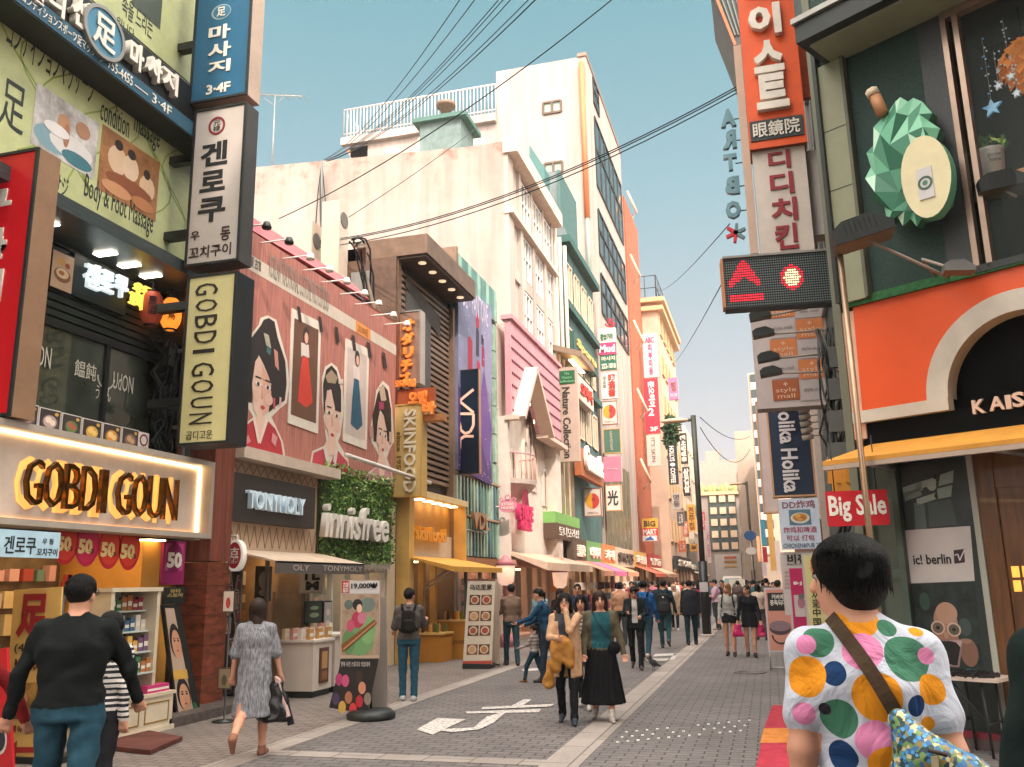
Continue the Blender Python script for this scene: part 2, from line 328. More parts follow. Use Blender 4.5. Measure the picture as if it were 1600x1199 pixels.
# ================================================================== LEFT: massage / udon building
L = LF()
def blade(name, label, y, quad, depth, face, side, rim=None, group=None, cat='sign', ang=0.):
    """a projecting box sign facing the camera at distance y; returns (thing, frame, rect)"""
    fr = SF(y)
    if ang: 
        u, v = fr.px(*quad[0]); a = math.radians(ang); fr = Frame((u, y, 0), (math.cos(a), math.sin(a), 0), (math.sin(a), -math.cos(a), 0))
    u0, u1, v0, v1 = fr.rect(*quad); t = thing(name, label, cat, fr.at((u0+u1)/2, v0, -depth/2), group)
    b = MB(); b.box(fr, u0, u1, v0, v1, -depth, 0, side); b.build('sign_box', t)
    e = .035 if rim is not None else .0
    p = MB(); p.box(fr, u0+e, u1-e, v0+e, v1-e, .0, .012, face); p.build('sign_face', t)
    if rim is not None:
        r = MB()
        for q in ((u0, u1, v0, v0+e), (u0, u1, v1-e, v1), (u0, u0+e, v0+e, v1-e), (u1-e, u1, v0+e, v1-e)): r.box(fr, *q, 0, .03, rim)
        r.build('sign_rim', t)
    return t, fr.off(.012), (u0, u1, v0, v1)
def sub(r, a, b, c, d): u0, u1, v0, v1 = r; return (u0+(u1-u0)*a, u0+(u1-u0)*b, v0+(v1-v0)*c, v0+(v1-v0)*d)
t = thing('massage_building', 'dark fronted building with green massage windows over an udon restaurant', 'building', (-11, 6, 0))
m_l1 = mat('charcoal_wall', '#2f3836', .7, scale=1.5)
m_l1s = mat('green_black_slat', '#1d2825', .45, var=.2)
m_band = mat('grey_metal_band', '#4a5354', .35, .4, var=.2, stretch=(1, 1, 12))
b = MB()
b.wbox(-20, -9.6, 1, 11.15, 0, 14, m_l1)                                    # core
b.box(L, 1, 11.15, 6.75, 14, -1.4, 0, m_l1); b.box(L, 11.0, 11.15, 3.45, 6.75, -1.4, 0, m_l1)
b.box(L, 1, 11.0, 3.45, 3.6, -1.4, .02, m_l1); b.box(L, 1, 7.0, 0, 3.45, -1.4, 0, m_l1)
b.build('wall', t)
b = MB(); b.box(L, 1, 11.25, 6.15, 6.33, -.4, .45, m_band); b.box(L, 1, 11.2, 6.33, 6.75, -.4, -.002, m_l1)
bz = b.build('canopy_band', t)
for px, py in ((88, 350), (180, 388), (250, 422), (215, 427)):
    u, v = LF(.1).px(px, py); q = MB(); q.wbox(-8.4, -8.1, u-.06, u+.06, 6.125, 6.146, m_lightw); q.build('downlight', bz)
b = MB(); z = 3.7
while z < 6.3: b.box(L, 2, 10.98, z, z+.075, -.42, -.36, m_l1s); z += .105
b.box(L, 2, 11, 3.6, 6.4, -1.3, -.46, m_black); b.build('slat_wall', t)
# restaurant window
W = LF(-.36); wu0, wu1, wv0, wv1 = W.rect((20, 500), (240, 552), (240, 700), (20, 640))
m_wing = mat('udon_glass', '#3a3f38', .06, var=.5, scale=.7, spec=.8)
wf = MB()
for u in (wu0-1.5, wu0+.05, wu0+1.5, wu1-.02): wf.box(W, u-.04, u+.04, wv0, wv1, .0, .07, m_black)
wf.box(W, wu0-1.5, wu1, wv1-.04, wv1+.04, 0, .075, m_black); wf.box(W, wu0-1.5, wu1, wv0-.04, wv0+.04, 0, .075, m_black)
wo = wf.build('restaurant_window', t); pb = MB(); pb.quad(W, wu0-1.5, wu1, wv0, wv1, .025, m_wing); pb.build('pane', wo)
m_etch = mat('etched_white', '#b9b3a6', .6, var=0)
for s, bx in (('UdON', (38, 538, 80, 572)), ('饂飩', (116, 566, 150, 592)), ('UdON', (176, 585, 208, 612)), ('うどん', (149, 604, 173, 626))):
    textpx(W, s, bx, .004, m_etch, wo, d=.03)
bb = MB(); u, v = W.px(163, 590)
bb.ring(W, u, v, .15, .17, .03, .034, m_etch, 14, math.pi, 2*math.pi); bb.build('etched_bowl', wo)
# leafy branch and roof tiles seen reflected are left to the glass itself
# poster windows
m_gp = mat('green_poster', '#c2c692', .35, var=.18, scale=1.6); m_gp2 = mat('green_poster_swirl', '#8f9f52', .4, var=.1)
def poster_window(v0, v1, u0, u1, nm):
    f = MB(); f.box(L, u0-.07, u1+.07, v0-.06, v1+.06, 0, .05, m_frame, front=m_frame); o = f.build(nm, t); q = MB(); q.box(L, u0, u1, v0, v1, .05, .062, m_gp); q.build('poster_film', o); return o
pw = poster_window(6.45, 8.5, 3.5, 10.85, 'poster_window'); P = LF(.062)
dk = C('#2c3430'); 
for s, bx in (('コンディションマッサージ', (8, 62, 150, 62, 150, 160, 8, 85)), ('condition', (156, 165, 203, 203)), ('massage', (208, 195, 250, 230)), ('足', (0, 128, 40, 205)), ('マッサジ', (62, 268, 107, 300)), ('Body & Foot Massage', (130, 303, 240, 303, 240, 372, 130, 322))):
    textpx(P, s, bx, .003, dk, pw, d=.001)
mb = MB()
for i in range(9):
    u = 7.6+i*.38; wave_stroke(mb, P, [(u+.5*math.sin(k*.5+i), 6.8+k*.17) for k in range(10)], .025, 0.0005, .0012, m_gp2)
mb.build('printed_swirls', pw)
def photo(par, fr, rect, bg, blobs, d=.002, name='printed_photo'):
    """a printed picture: ground colour and flat blobs (u,v,ru,rv,colour) in unit coordinates"""
    u0, u1, v0, v1 = rect; p = MB(); p.box(fr, u0, u1, v0, v1, d, d+.003, bg)
    for k, (a, c, ra, rc, col) in enumerate(blobs): 
        ra = min(ra, a, 1-a) if 0 < a < 1 else ra; rc = min(rc, c, 1-c) if 0 < c < 1 else rc
        p.disc(fr, u0+(u1-u0)*a, v0+(v1-v0)*c, (u1-u0)*ra, (v1-v0)*rc, d+.0042+k*.0008, C(col) if isinstance(col, str) else col, 14)
    return p.build(name, par)
r = P.rect((55, 130), (152, 190), (148, 292), (50, 215))
photo(pw, P, r, mat('spa_white', '#c9c3c0', .4, var=.35, scale=4), [(.3, .25, .28, .2, '#7fa0ab'), (.6, .3, .35, .2, '#d9d4d2'), (.7, .15, .25, .12, '#3f7480'), (.45, .62, .1, .16, '#b98a68'), (.5, .45, .05, .2, '#a87458'), (.75, .7, .12, .14, '#ab7e62'), (.35, .45, .2, .1, '#e3dedb')])
r = P.rect((158, 200), (250, 248), (243, 343), (152, 300))
photo(pw, P, r, mat('spa_brown', '#a8744a', .4, var=.35, scale=4), [(.28, .6, .16, .22, '#d8b89a'), (.28, .84, .07, .08, '#2c2320'), (.5, .6, .14, .2, '#dcc0a4'), (.5, .82, .07, .08, '#2e2420'), (.8, .45, .14, .2, '#d9b795'), (.78, .66, .06, .08, '#33281f'), (.5, .3, .4, .12, '#8a4f33'), (.3, .14, .25, .1, '#c89068'), (.75, .15, .2, .1, '#b57a50')])
pw2 = poster_window(9.45, 12.6, 3.5, 10.85, 'poster_window')
textpx(P, '족을 드리는', (190, 10, 239, 10, 239, 62, 190, 25), .003, dk, pw2, d=.001); textpx(P, '입니다.', (182, 36, 212, 36, 212, 60, 182, 45), .003, dk, pw2, d=.001)
r = P.rect((205, 0), (252, 0), (252, 38), (205, 18)); photo(pw2, P, (r[0], r[1], r[2], r[3]+2), C('#4a5248'), [(.4, .4, .3, .2, '#5c6a5e')])
# pipes and rails on the corner
b = MB()
for du, r_, m_ in ((10.93, .05, mat('rust_pipe', '#7d4a3c', .5, .3, var=.3)), (11.03, .035, m_steel), (11.12, .06, mat('grey_duct', '#5a625f', .5, .3))):
    b.tube([L.at(du, 3.5, .07), L.at(du, 14, .07)], r_, m_, 8)
for z in np.arange(4, 13.5, 1.15): b.box(L, 10.85, 11.2, z, z+.05, 0, .16, m_steel)
b.build('drain_pipes', label='rust red and grey drain pipes up the corner of the massage building', cat='pipe')
# massage sign over the green window
t = thing('massage_sign', 'dark projecting fascia with white cut-out massage letters and a blue round emblem', 'sign', L.at(8, 8.2, .3))
SG = LF(.5); b = MB(); b.box(L, 2, 11.0, 8.22, 8.48, 0, .5, m_dark); b.box(L, 2, 11.0, 8.48, 9.05, .0, .44, m_black); b.build('sign_box', t)
b = MB(); b.box(SG, 2, 10.98, 8.24, 8.46, 0, .01, C('#2c566c')); b.build('blue_strip', t)
lw = C('#e9e2d6')
for s, xa, xb in (('コンディションスポーツ足マッサージ', 20, 160), ('755-4455', 167, 208), ('— 3·4F', 212, 272)): text(SG, s, (SG.px(xa, 100)[0], SG.px(xb, 100)[0], 8.28, 8.42), .013, .008, lw, t)
BK = LF(.44)
for s, bx in (('컨', (20, -18, 60, 0)), ('디', (66, -18, 93, 26)), ('션', (102, -2, 134, 48)), ('마', (193, 68, 216, 112)), ('사', (221, 90, 245, 128)), ('지', (244, 110, 270, 146))):
    textpx(BK, s, bx, .1, lw, t, d=0, bold=.035)
u, v = LF(.56).px(163, 52); b = MB(); b.ring(L, u, v, .0, .34, .42, .56, C('#4d86a3'), 28, asp=.95); b.ring(L, u, v, .32, .37, .42, .58, m_steel, 28, asp=.95); b.build('emblem', t); text(LF(.56), '足', (u-.2, u+.2, v-.22, v+.22), .003, .02, lw, t, bold=.02)
# photo panels, lit letters and lanterns under the canopy
N_ = LF(-.3)
t = thing('food_photo_panel', 'pair of noodle photo panels on dark slats left of the lit letters', 'sign', N_.at(8.6, 5.2))
for q in (Q(45, 375, 79, 388, 76, 448, 41, 432), Q(81, 388, 117, 402, 112, 462, 78, 448)):
    r = N_.rect(*q); b = MB(); b.box(N_, *r, -.06, 0, m_black); b.build('panel', t); photo(t, N_, sub(r, .03, .97, .03, .97), C('#c9a98c'), [(.5, .4, .4, .2, '#8a5a3c'), (.5, .45, .3, .14, '#e3c9a4'), (.4, .75, .2, .1, '#d9a85c'), (.7, .7, .12, .08, '#a34e3a'), (.45, .45, .14, .06, '#b06a3f')])
t = thing('neon_sign', 'white and yellow lit hangul letters on the dark slats', 'sign', N_.at(9.3, 5))
m_neon = mat('neon_white', '#dff0f2', .4, var=0, emit=.45); m_neony = mat('neon_yellow', '#ffd95a', .4, var=0, emit=.7); m_nb = C('#14201f')
b = MB(); r = N_.rect((116, 398), (200, 430), (196, 492), (112, 462)); b.box(N_, *r, -.05, 0, m_nb); b.build('backboard', t)
for s, bx in (('겐', (128, 412, 152, 452)), ('로', (154, 424, 174, 458)), ('쿠', (176, 432, 196, 466))): textpx(N_, s, bx, .06, m_neon, t, d=.05, bold=.03)
for s, bx in (('우동', (206, 446, 234, 464)), ('꼬치구이', (199, 462, 240, 486))): textpx(N_, s, bx, .05, m_neony, t, d=.1, bold=.02)
def lantern(label, px, py, hpx, col, e, s):
    fr = LF(-.12); u, v = fr.px(px, py); h = hpx/1380*math.hypot(u, 8)*.5
    t = thing('paper_lantern', label, 'lantern', fr.at(u, v-h), 'lanterns on the udon shop front'); m_ = mat('lantern_'+col, col, .5, var=.1, emit=e); c = fr.at(u, v)
    prof = [(.06, -h)] + [(h*.60*(1-(abs(k)/8)**3*.5)*(1+.02*(k % 2)), h*.94*k/8) for k in range(-8, 9)] + [(.06, h)]
    b = MB(); b.lathe(c, prof, m_, 18); b.build('shade', t); b = MB()
    for z in (-h, h*.93): b.lathe(c+np.array([0, 0, z]), [(h*.38, 0), (h*.38, h*.07)], m_black, 14)
    b.tube([c+[0, 0, h], fr.at(u, v+h*1.5, 0), fr.at(u, v+h*1.5, -.3)], .012, m_black); b.build('cap', t)
    fc = Frame(c, (.75, .66, 0), (.66, -.75, 0)); text(fc, s, (-h*.22, h*.22, -h*.5, h*.5), h*.56, .03, C('#201510'), t)
lantern('glowing orange paper lantern with black characters beside the lit letters', 267, 491, 52, '#f0862c', .9, '焼\n鳥'); lantern('dull red ribbed lantern behind the yellow lit letters', 237, 482, 56, '#a8442c', .12, '居\n酒')
# menu photo strip along the window foot
MS = LF(.02); t = thing('menu_photo_strip', 'row of six food photos with a small logo along the foot of the udon window', 'sign', MS.at(9, 3.6))
for k, (x0, y0, x1, y1, x2, y2, x3, y3) in enumerate(((0, 625, 23, 630, 20, 670, 0, 666), (25, 626, 60, 634, 58, 673, 22, 666), (62, 636, 95, 643, 93, 682, 59, 674), (97, 644, 127, 652, 125, 688, 95, 682), (129, 652, 159, 660, 157, 698, 127, 690), (161, 660, 189, 667, 187, 703, 159, 697), (191, 667, 217, 673, 215, 708, 189, 703))):
    r = MS.rect((x0, y0), (x1, y1), (x2, y2), (x3, y3)); cs = [('#5d4a44', '#8d6a58', '#c8a07c'), ('#6a5a60', '#c49082', '#e0b9a8'), ('#574a50', '#b9a09a', '#e8d2c0'), ('#403a38', '#5f7a48', '#a85a48'), ('#3c3634', '#c99a4a', '#e2bf70'), ('#6a5848', '#d8913a', '#e8c890')][k % 6]
    p = MB(); p.box(MS, *r, -.03, 0, C('#d9d0c8')); p.build('strip_board', t); photo(t, MS, sub(r, .04, .96, .04, .96), C('#39302f'), [(.5, .45, .42, .36, cs[0]), (.5, .48, .34, .28, cs[1]), (.42, .55, .16, .14, cs[2]), (.62, .45, .14, .12, cs[2]), (.8, .85, .1, .08, '#c9a050')])
r = MS.rect((217, 674), (233, 678), (231, 713), (215, 708)); p = MB(); p.box(MS, *r, -.03, 0, C('#d9d0c8')); p.build('logo_board', t); text(MS, '겐로쿠', sub(r, .1, .9, .1, .35), .002, .003, C('#4a2c28'), t); b = MB(); b.ring(MS, (r[0]+r[1])/2, r[2]+(r[3]-r[2])*.65, .06, .085, .001, .004, C('#7a3030'), 16); b.build('logo_ring', t)
# bundle of cables
t = MB(); CB = LF(-.25)
for i in range(34):
    u0, _ = CB.px(rnd.uniform(238, 272), 600); r_ = random.Random(i); pts = [CB.at(u0+r_.uniform(-.18, .18), 5.3-1.75*k/7, r_.uniform(0, .28)) for k in range(8)]; t.tube(pts, .012+.012*r_.random(), m_black if i % 3 else C('#3a4446'), 5)
for i in range(5):
    u0, v0 = CB.px(246+i*7, 560+i*28); t.box(CB, u0-.07, u0+.08, v0-.14, v0+.14, .1, .25, m_dark)
t.build('cable_bundle', label='tangled bundle of black cables beside the cream blade sign', cat='cables')
# GOBDI GOUN fascia box
t = thing('gobdi_goun_sign', 'long cream backlit fascia box with gold cut-out letters GOBDI GOUN', 'sign', L.at(7, 2.45, .3))
m_box = mat('sign_grey_edge', '#a79c90', .5, scale=2); m_glow = mat('backlit_cream', '#d8ac7c', .5, var=.10, scale=2, emit=.35, ecol='#ff9c40'); m_gold = mat('polished_gold', '#8a5a1c', .16, .9, var=.5, scale=7)
G = LF(.55); gu1 = G.px(312, 740)[0]; gz0, gz1 = 2.47, 3.40
b = MB(); b.box(L, 1, gu1, gz1, gz1+.07, 0, .75, m_box); b.box(L, 1, gu1, gz0-.07, gz0, 0, .75, m_box); b.box(L, gu1, gu1+.07, gz0-.07, gz1+.07, 0, .75, m_box); b.build('sign_box', t)
b = MB(); b.quad(L, 1, gu1, gz0, gz1, .55, mat('sign_backplate', '#cbb9aa', .5, scale=2)); b.build('back_panel', t)
b = MB(); b.box(G, 1, gu1, gz1-.03, gz1, .0, .03, m_light); b.box(G, gu1-.03, gu1, gz0+.02, gz1-.03, 0, .03, m_light); b.box(G, 1, gu1, gz0, gz0+.02, 0, .02, mat('lamp_dim', '#ffb060', .5, var=0, emit=1.5)); b.build('light_strip', t)
xs = [(35, 62), (66, 94), (97, 121), (124, 147), (152, 162), (179, 201), (204, 226), (228, 250), (251, 273)]
G2 = LF(.63)
for ch, (x0, x1) in zip('GOBDIGOUN', xs):
    yt = 716+(x0-35)*.146; yb = 789+(x0-35)*.107; q = (x0, yt, x1, yt+2, x1, yb+2, x0, yb)
    textpx(G2, ch, q, .06, m_gold, t, d=0, bold=-.008)
    r = G2.rect(*Q(*q)); text(G, ch, (r[0]-.035, r[1]+.035, r[2]-.04, r[3]+.04), .004, .004, mat('halo', '#ffb45c', .6, var=0, emit=.5), t, name='halo', bold=.03)
# blade signs on the corner
t, f, r = blade('massage_blade_sign', 'blue vertical blade sign for the massage floors, topmost on the corner', 10.2, Q(306, -60, 398, -60, 387, 160, 303, 152), .32, C('#1f5f82'), mat('alu_edge', '#c4aa98', .4, .3), m_dark, 'blade signs on the massage building corner')
for s, bx in (('마', (327, 40, 360, 62)), ('사', (326, 67, 361, 90)), ('지', (326, 95, 360, 114)), ('3·4F', (323, 131, 360, 146))): textpx(f, s, bx, .01, lw, t, bold=.03)
u, v = f.px(346, 19); b = MB(); b.disc(f, u, v, .17, .13, .004, C('#9fb7c0'), 24); b.disc(f, u+.01, v, .15, .11, .007, C('#3b7896'), 24); b.build('emblem', t); text(f, '足', (u-.07, u+.08, v-.08, v+.08), .01, .004, lw, t, bold=.02)
t, f, r = blade('udon_blade_sign', 'white vertical blade sign with black hangul and red ring mark, middle of the corner', 10.2, Q(304, 169, 385, 166, 375, 416, 292, 410), .3, mat('milk_acrylic', '#c3bab3', .35, var=.05), mat('brown_alu', '#4c4744', .4, .3), m_dark, 'blade signs on the massage building corner')
bk = C('#1c1f1f'); rd = C('#7a2428')
for s, bx in (('겐', (314, 222, 356, 259)), ('로', (313, 267, 352, 299)), ('쿠', (310, 309, 352, 347)), ): textpx(f, s, bx, .006, bk, t, bold=.03)
for s, bx in (('우', (298, 362, 312, 376)), ('동', (345, 354, 360, 376)), ('꼬치구이', (296, 383, 361, 402))): textpx(f, s, bx, .006, C('#3a2220'), t, bold=.012)
u, v = f.px(339, 197); b = MB(); b.ring(f, u, v, .105, .14, 0.001, .006, rd, 22, asp=1.05); b.build('ring_mark', t); text(f, '元\n禄', (u-.06, u+.06, v-.09, v+.09), .002, .004, bk, t)
t, f, r = blade('goun_blade_sign', 'pale yellow vertical blade sign reading GOBDI GOUN sideways, lowest on the corner', 10.2, Q(298, 427, 371, 430, 358, 698, 275, 692), .42, mat('pale_yellow_acrylic', '#c8bd86', .35, var=.08, scale=2, emit=.12), mat('black_edge', '#25282a', .35, .3), m_dark, 'blade signs on the massage building corner')
cx0 = [(306, 443, 341, 461), (306, 468, 340, 487), (305, 493, 339, 513), (304, 518, 338, 537), (302, 546, 335, 552), (300, 567, 335, 588), (299, 594, 334, 614), (298, 621, 332, 638), (296, 646, 331, 663)]
for ch, bx in zip('GOBDIGOUN', cx0): textpx(f, ch, bx, .008, C('#2a2416'), t, rot=1)
textpx(f, '곱디고운', (291, 673, 332, 687), .006, C('#3a3018'), t)
b = MB()
for z0 in (4.2, 5.6, 6.7, 7.9, 8.9, 9.8): b.wbox(-8.2, -7.55, 10.28, 10.42, z0, z0+.12, m_dark)
b.build('bracket', thing('sign_bracket_set', 'dark steel brackets holding the corner blade signs to the wall', 'bracket', (-7.9, 10.3, 4.2)), split=True)
# tall red blade sign at the frame edge
t, f, r = blade('red_blade_sign', 'tall bright red blade sign with white hangul at the far left edge', 7.2, Q(-60, 240, 57, 246, 22, 660, -90, 650), .3, mat('bright_red', '#c8151f', .35, var=.05, emit=.1), mat('tan_alu', '#a88468', .35, .4), m_dark)
for s, bx in (('구', (-46, 300, 18, 345)), ('를', (-50, 360, 11, 408)), ('시', (-54, 425, 4, 475))): textpx(f, s, bx, .015, lw, t, bold=.04)
# white cloth banner over the shop
B2 = LF(.85); t = thing('cloth_banner', 'pale blue banner with black hangul hung below the gold letter fascia', 'banner', B2.at(7.5, 2.2))
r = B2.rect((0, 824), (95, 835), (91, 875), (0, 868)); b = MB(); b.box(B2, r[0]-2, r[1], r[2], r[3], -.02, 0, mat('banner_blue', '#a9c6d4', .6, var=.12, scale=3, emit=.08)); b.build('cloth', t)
for s, bx in (('겐로쿠', (6, 838, 56, 866)), ('우 동', (66, 842, 84, 851)), ('꼬치구이', (57, 857, 89, 869))): textpx(B2, s, bx, .003, bk, t, bold=.012)
# ------------------------------------------------------------------ accessory shop under the fascia
t = thing('accessory_shop', 'open shop front with yellow walls under the gold letter fascia', 'shop', L.at(9, 0))
m_yw = mat('yellow_shop_wall', '#c98f3a', .6, var=.12, scale=1.5)
b = MB(); b.box(L, 7.0, 11.1, 0, .1, -1.4, -.02, m_side); b.quad(L, 7.0, 11.1, .1, 2.45, -1.39, mat('shop_back', '#7d6a4c', .6, var=.35, scale=3)); b.box(L, 10.45, 11.1, .1, 2.45, -1.38, -.03, m_yw); b.box(L, 7, 11.1, 2.4, 2.46, -1.4, .4, C('#8f8478')); b.build('interior', t)
b = MB()
for i in range(6): b.box(L, 7.4+i*.6, 7.75+i*.6, 2.38, 2.398, -.3, .1, m_light); b.box(L, 7.4+i*.6, 7.75+i*.6, 2.38, 2.398, -1.0, -.8, m_light)
b.build('ceiling_lamp', t, split=True)
PI_ = LF(-1.2); r = PI_.rect((152, 862), (172, 862), (172, 960), (150, 955)); 
photo(t, PI_, r, C('#cfc0b4'), [(.5, .75, .3, .1, '#c39878'), (.5, .5, .4, .18, '#e3dad2'), (.5, .3, .5, .07, '#c95f9a'), (.5, .12, .4, .1, '#b9a8a0')], name='poster')
b = MB()
for i in range(26):
    u, v = PI_.px(100+(i % 9)*8+rnd.uniform(-2, 2), 905+(i//9)*11); b.box(PI_, u-.06, u+.06, v-.07, v+.06, .02, .05, C(rnd.choice(['#b98a4a', '#6a4a34', '#3f5a58', '#a03a34', '#d0b48c', '#2f3a38'])))
b.build('card_display', t)
def goods_wall(t, u0, u1, v0, v1, d, n, seed):           # stock on the back wall of a shop
    r_ = random.Random(seed); b = MB(); nr = 5; nc = n//nr
    for i in range(n):
        u = u0+(u1-u0)*(i % nc+.1+.2*r_.random())/nc; v = v0+(v1-v0)*(i//nc)/nr; b.box(L, u, u+(u1-u0)/nc*r_.uniform(.45, .75), v, v+(v1-v0)/nr*r_.uniform(.4, .8), d, d+.06+.1*r_.random(), C(r_.choice(['#c9b8a4', '#d8cfc4', '#a8483c', '#c88a4a', '#6a8a7a', '#d8a8a0', '#4a5a64', '#e0c890'])))
    b.build('goods_box', t, split=True)
goods_wall(t, 7.2, 10.3, .5, 2.2, -1.36, 70, 1)
t = thing('sale_valance', 'red scalloped valance printed with four 50 discount discs', 'banner', LF(.3).at(9, 2.1))
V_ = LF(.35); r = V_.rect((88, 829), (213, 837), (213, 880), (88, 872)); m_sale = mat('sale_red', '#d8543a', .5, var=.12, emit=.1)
b = MB(); n = 16
pts = [(r[0], r[3]), (r[1], r[3])] + [(r[1]-(r[1]-r[0])*k/n, r[2]+.05+.05*abs(math.sin(k*math.pi/4))) for k in range(n+1)]
b.prism(V_, pts[::-1], -.015, 0, m_sale); b.build('cloth', t)
for k, (x, y) in enumerate(((103, 846), (136, 850), (171, 855), (202, 858))):
    u, v = V_.px(x, y); b = MB(); b.disc(V_, u, v, .2, .27, .004, C('#c2202a' if k != 1 else '#c2184a'), 24); b.disc(V_, u, v, .17, .22, .006, C('#d8402c' if k != 1 else '#d02a58'), 24); b.build('disc', t); textpx(V_, '50', (x-14, y-8, x+8, y+16), .004, C('#f0dc9a'), t, d=.008, bold=.05); textpx(V_, '~20', (x+2, y+8, x+10, y+15), .003, C('#2c1510'), t, d=.013)
t = thing('sale_poster', 'magenta 50 discount poster on the yellow shop pillar', 'poster', LF(.05).at(10.8, 1.7)); Fp = LF(.02); r = Fp.rect((255, 844), (289, 848), (288, 914), (254, 913)); b = MB(); b.box(Fp, *r, -.04, 0, C('#8f1f5c')); b.box(Fp, *sub(r, .1, .9, .32, .95), 0, .003, C('#c04a84')); b.build('board', t)
u, v = Fp.px(272, 872); b = MB(); b.disc(Fp, u, v, .19, .21, .005, C('#7d1850'), 24); b.build('disc', t); textpx(Fp, '50', (261, 863, 284, 888), .004, lw, t, d=.006, bold=.05)
# cream display cabinet with shelves of small goods
t = thing('display_cabinet', 'cream glass display cabinet with gold trim in front of the yellow shop', 'cabinet', (-7.6, 10.1, 0))
D = LF(.75); c0, _ = D.px(168, 1130); c1, _ = D.px(268, 1130); mcr = mat('cream_lacquer', '#cdbfa6', .45, scale=2); mgo = C('#8a6a30'); cz1 = D.px(225, 1092)[1]; hz = D.px(200, 925)[1]
b = MB(); b.box(D, c0, c1, .06, cz1, -.7, 0, mcr); b.box(D, c0-.03, c1+.03, 0, .06, -.72, .02, mcr); b.box(D, c0-.03, c1+.03, cz1, cz1+.04, -.72, .02, mcr); b.build('base', t)
b = MB()
for a, e in ((c0+.08, (c0+c1)/2-.05), ((c0+c1)/2+.05, c1-.08)):
    for q in ((a, e, .12, .135), (a, e, cz1-.08, cz1-.065), (a, a+.015, .135, cz1-.08), (e-.015, e, .135, cz1-.08)): b.box(D, *q, 0, .008, mgo)
b.build('gold_trim', t)
b = MB(); s0, s1 = c0+.05, c1-.28
for u in (s0, s1): b.box(D, u-.03, u+.03, cz1+.04, hz, -.7, -.1, mcr)
b.box(D, s0, s1, cz1+.04, hz, -.7, -.66, C('#c8c4b8')); b.box(D, s0-.05, s1+.05, hz, hz+.05, -.72, -.08, mcr)
for k in range(4):
    z = cz1+.28+k*(hz-cz1-.28)/4; b.box(D, s0, s1, z, z+.02, -.66, -.08+(-.06*k), mat('glass_shelf', '#b9c4be', .2))
b.build('shelves', t)
PACK = {}
def pack(x0, y0, z0, wx, dy, h, col, label, group):
    key = (round(wx, 2), round(dy, 2), round(h, 2), col)
    if key not in PACK:
        b = MB(); b.wbox(-wx/2, wx/2, -dy/2, dy/2, 0, h, C(col)); b.wbox(-wx/2+.004, wx/2+.001, -dy/2+.006, dy/2-.006, h*.3, h*.6, C('#d8d2c6')); PACK[key] = b.build('goods_pack', origin=(0, 0, 0)); o = PACK[key]
    else: o = PACK[key].copy(); COL.objects.link(o)
    o.location = (x0, y0, z0); return tag(o, label, 'pack', group)
cols = ['#3f5f7a', '#c9c0b4', '#3f6a48', '#a86a38', '#8f2f3c', '#d0a04a', '#6a4a6a', '#b9c4be']
for k in range(4):
    z = cz1+.30+k*(hz-cz1-.28)/4; n = 8
    for i in range(n):
        u = s0+.07+(s1-s0-.14)*i/(n-1); p = D.at(u, z, -.16-.06*k); pack(p[0], p[1], z, .05, .085, .13+.03*((i*7+k) % 3), cols[(i//2+k*3) % 8], 'small cosmetics pack standing on the shelves of the cream cabinet', 'packs in the cream cabinet')
p = D.at(c1-.25, cz1+.04, -.12); pack(p[0], p[1], cz1+.04, .16, .42, .09, '#b8326a', 'magenta box lying on the front edge of the cream cabinet', None)
# tall black poster stand leaning by the pillar
t = thing('poster_stand', 'tall black poster board with two women\'s faces leaning by the brick pillar', 'poster', (-7.6, 10.9, 0))
A = LF(.45); q = [A.px(*p) for p in Q(255, 945, 280, 945, 316, 1122, 277, 1128)]; b = MB(); b.prism(A, [q[3], q[2], q[1], q[0]], -.05, 0, C('#17191a')); b.build('board', t)
def lerpq(q, a, c): 
    tx = (q[0][0]*(1-a)+q[1][0]*a, q[0][1]*(1-a)+q[1][1]*a); bx = (q[3][0]*(1-a)+q[2][0]*a, q[3][1]*(1-a)+q[2][1]*a); return (bx[0]*(1-c)+tx[0]*c, bx[1]*(1-c)+tx[1]*c)
def qdisc(mb, fr, q, a, c, ra, rc, d, m, n=18): mb.poly(fr, [lerpq(q, a+ra*math.cos(2*math.pi*k/n), c+rc*math.sin(2*math.pi*k/n)) for k in range(n)], d, m)
b = MB(); sk = C('#c99474'); hr = C('#241a18')
b.poly(A, [lerpq(q, *p) for p in ((.08, .02), (.7, .02), (.62, .97), (.08, .97))], .003, C('#b9a08c'))
for cy_, s in ((.66, 1), (.2, .95)):
    qdisc(b, A, q, .4, cy_+.03, .3*s, .15*s, .005, hr); qdisc(b, A, q, .42, cy_, .23*s, .125*s, .007, sk)
    for dx in (-.09, .1): qdisc(b, A, q, .42+dx, cy_+.03, .045, .009, .009, hr); qdisc(b, A, q, .42+dx, cy_+.05, .055, .005, .009, hr)
    qdisc(b, A, q, .43, cy_-.055, .06, .009, .009, C('#a84848')); qdisc(b, A, q, .43, cy_-.015, .025, .02, .008, C('#b98060'))
b.poly(A, [lerpq(q, *p) for p in ((.05, .36), (.7, .36), (.7, .44), (.05, .44))], .010, C('#d0a24a')); qdisc(b, A, q, .78, .1, .09, .05, .01, C('#2f6a48')); b.build('printed_faces', t)
t = thing('black_menu_sign', 'black board with gold lettering above the leaning poster board', 'sign', A.at(10.7, 1.3)); r = LF(.1).rect((256, 918), (289, 918), (290, 944), (256, 944)); b = MB(); b.box(LF(.1), *r, -.03, 0, C('#1c2422')); b.build('board', t)
text(LF(.1), '뷰티\n스토어', sub(r, .15, .85, .4, .9), .002, .003, C('#c2a45c'), t, bold=.02)
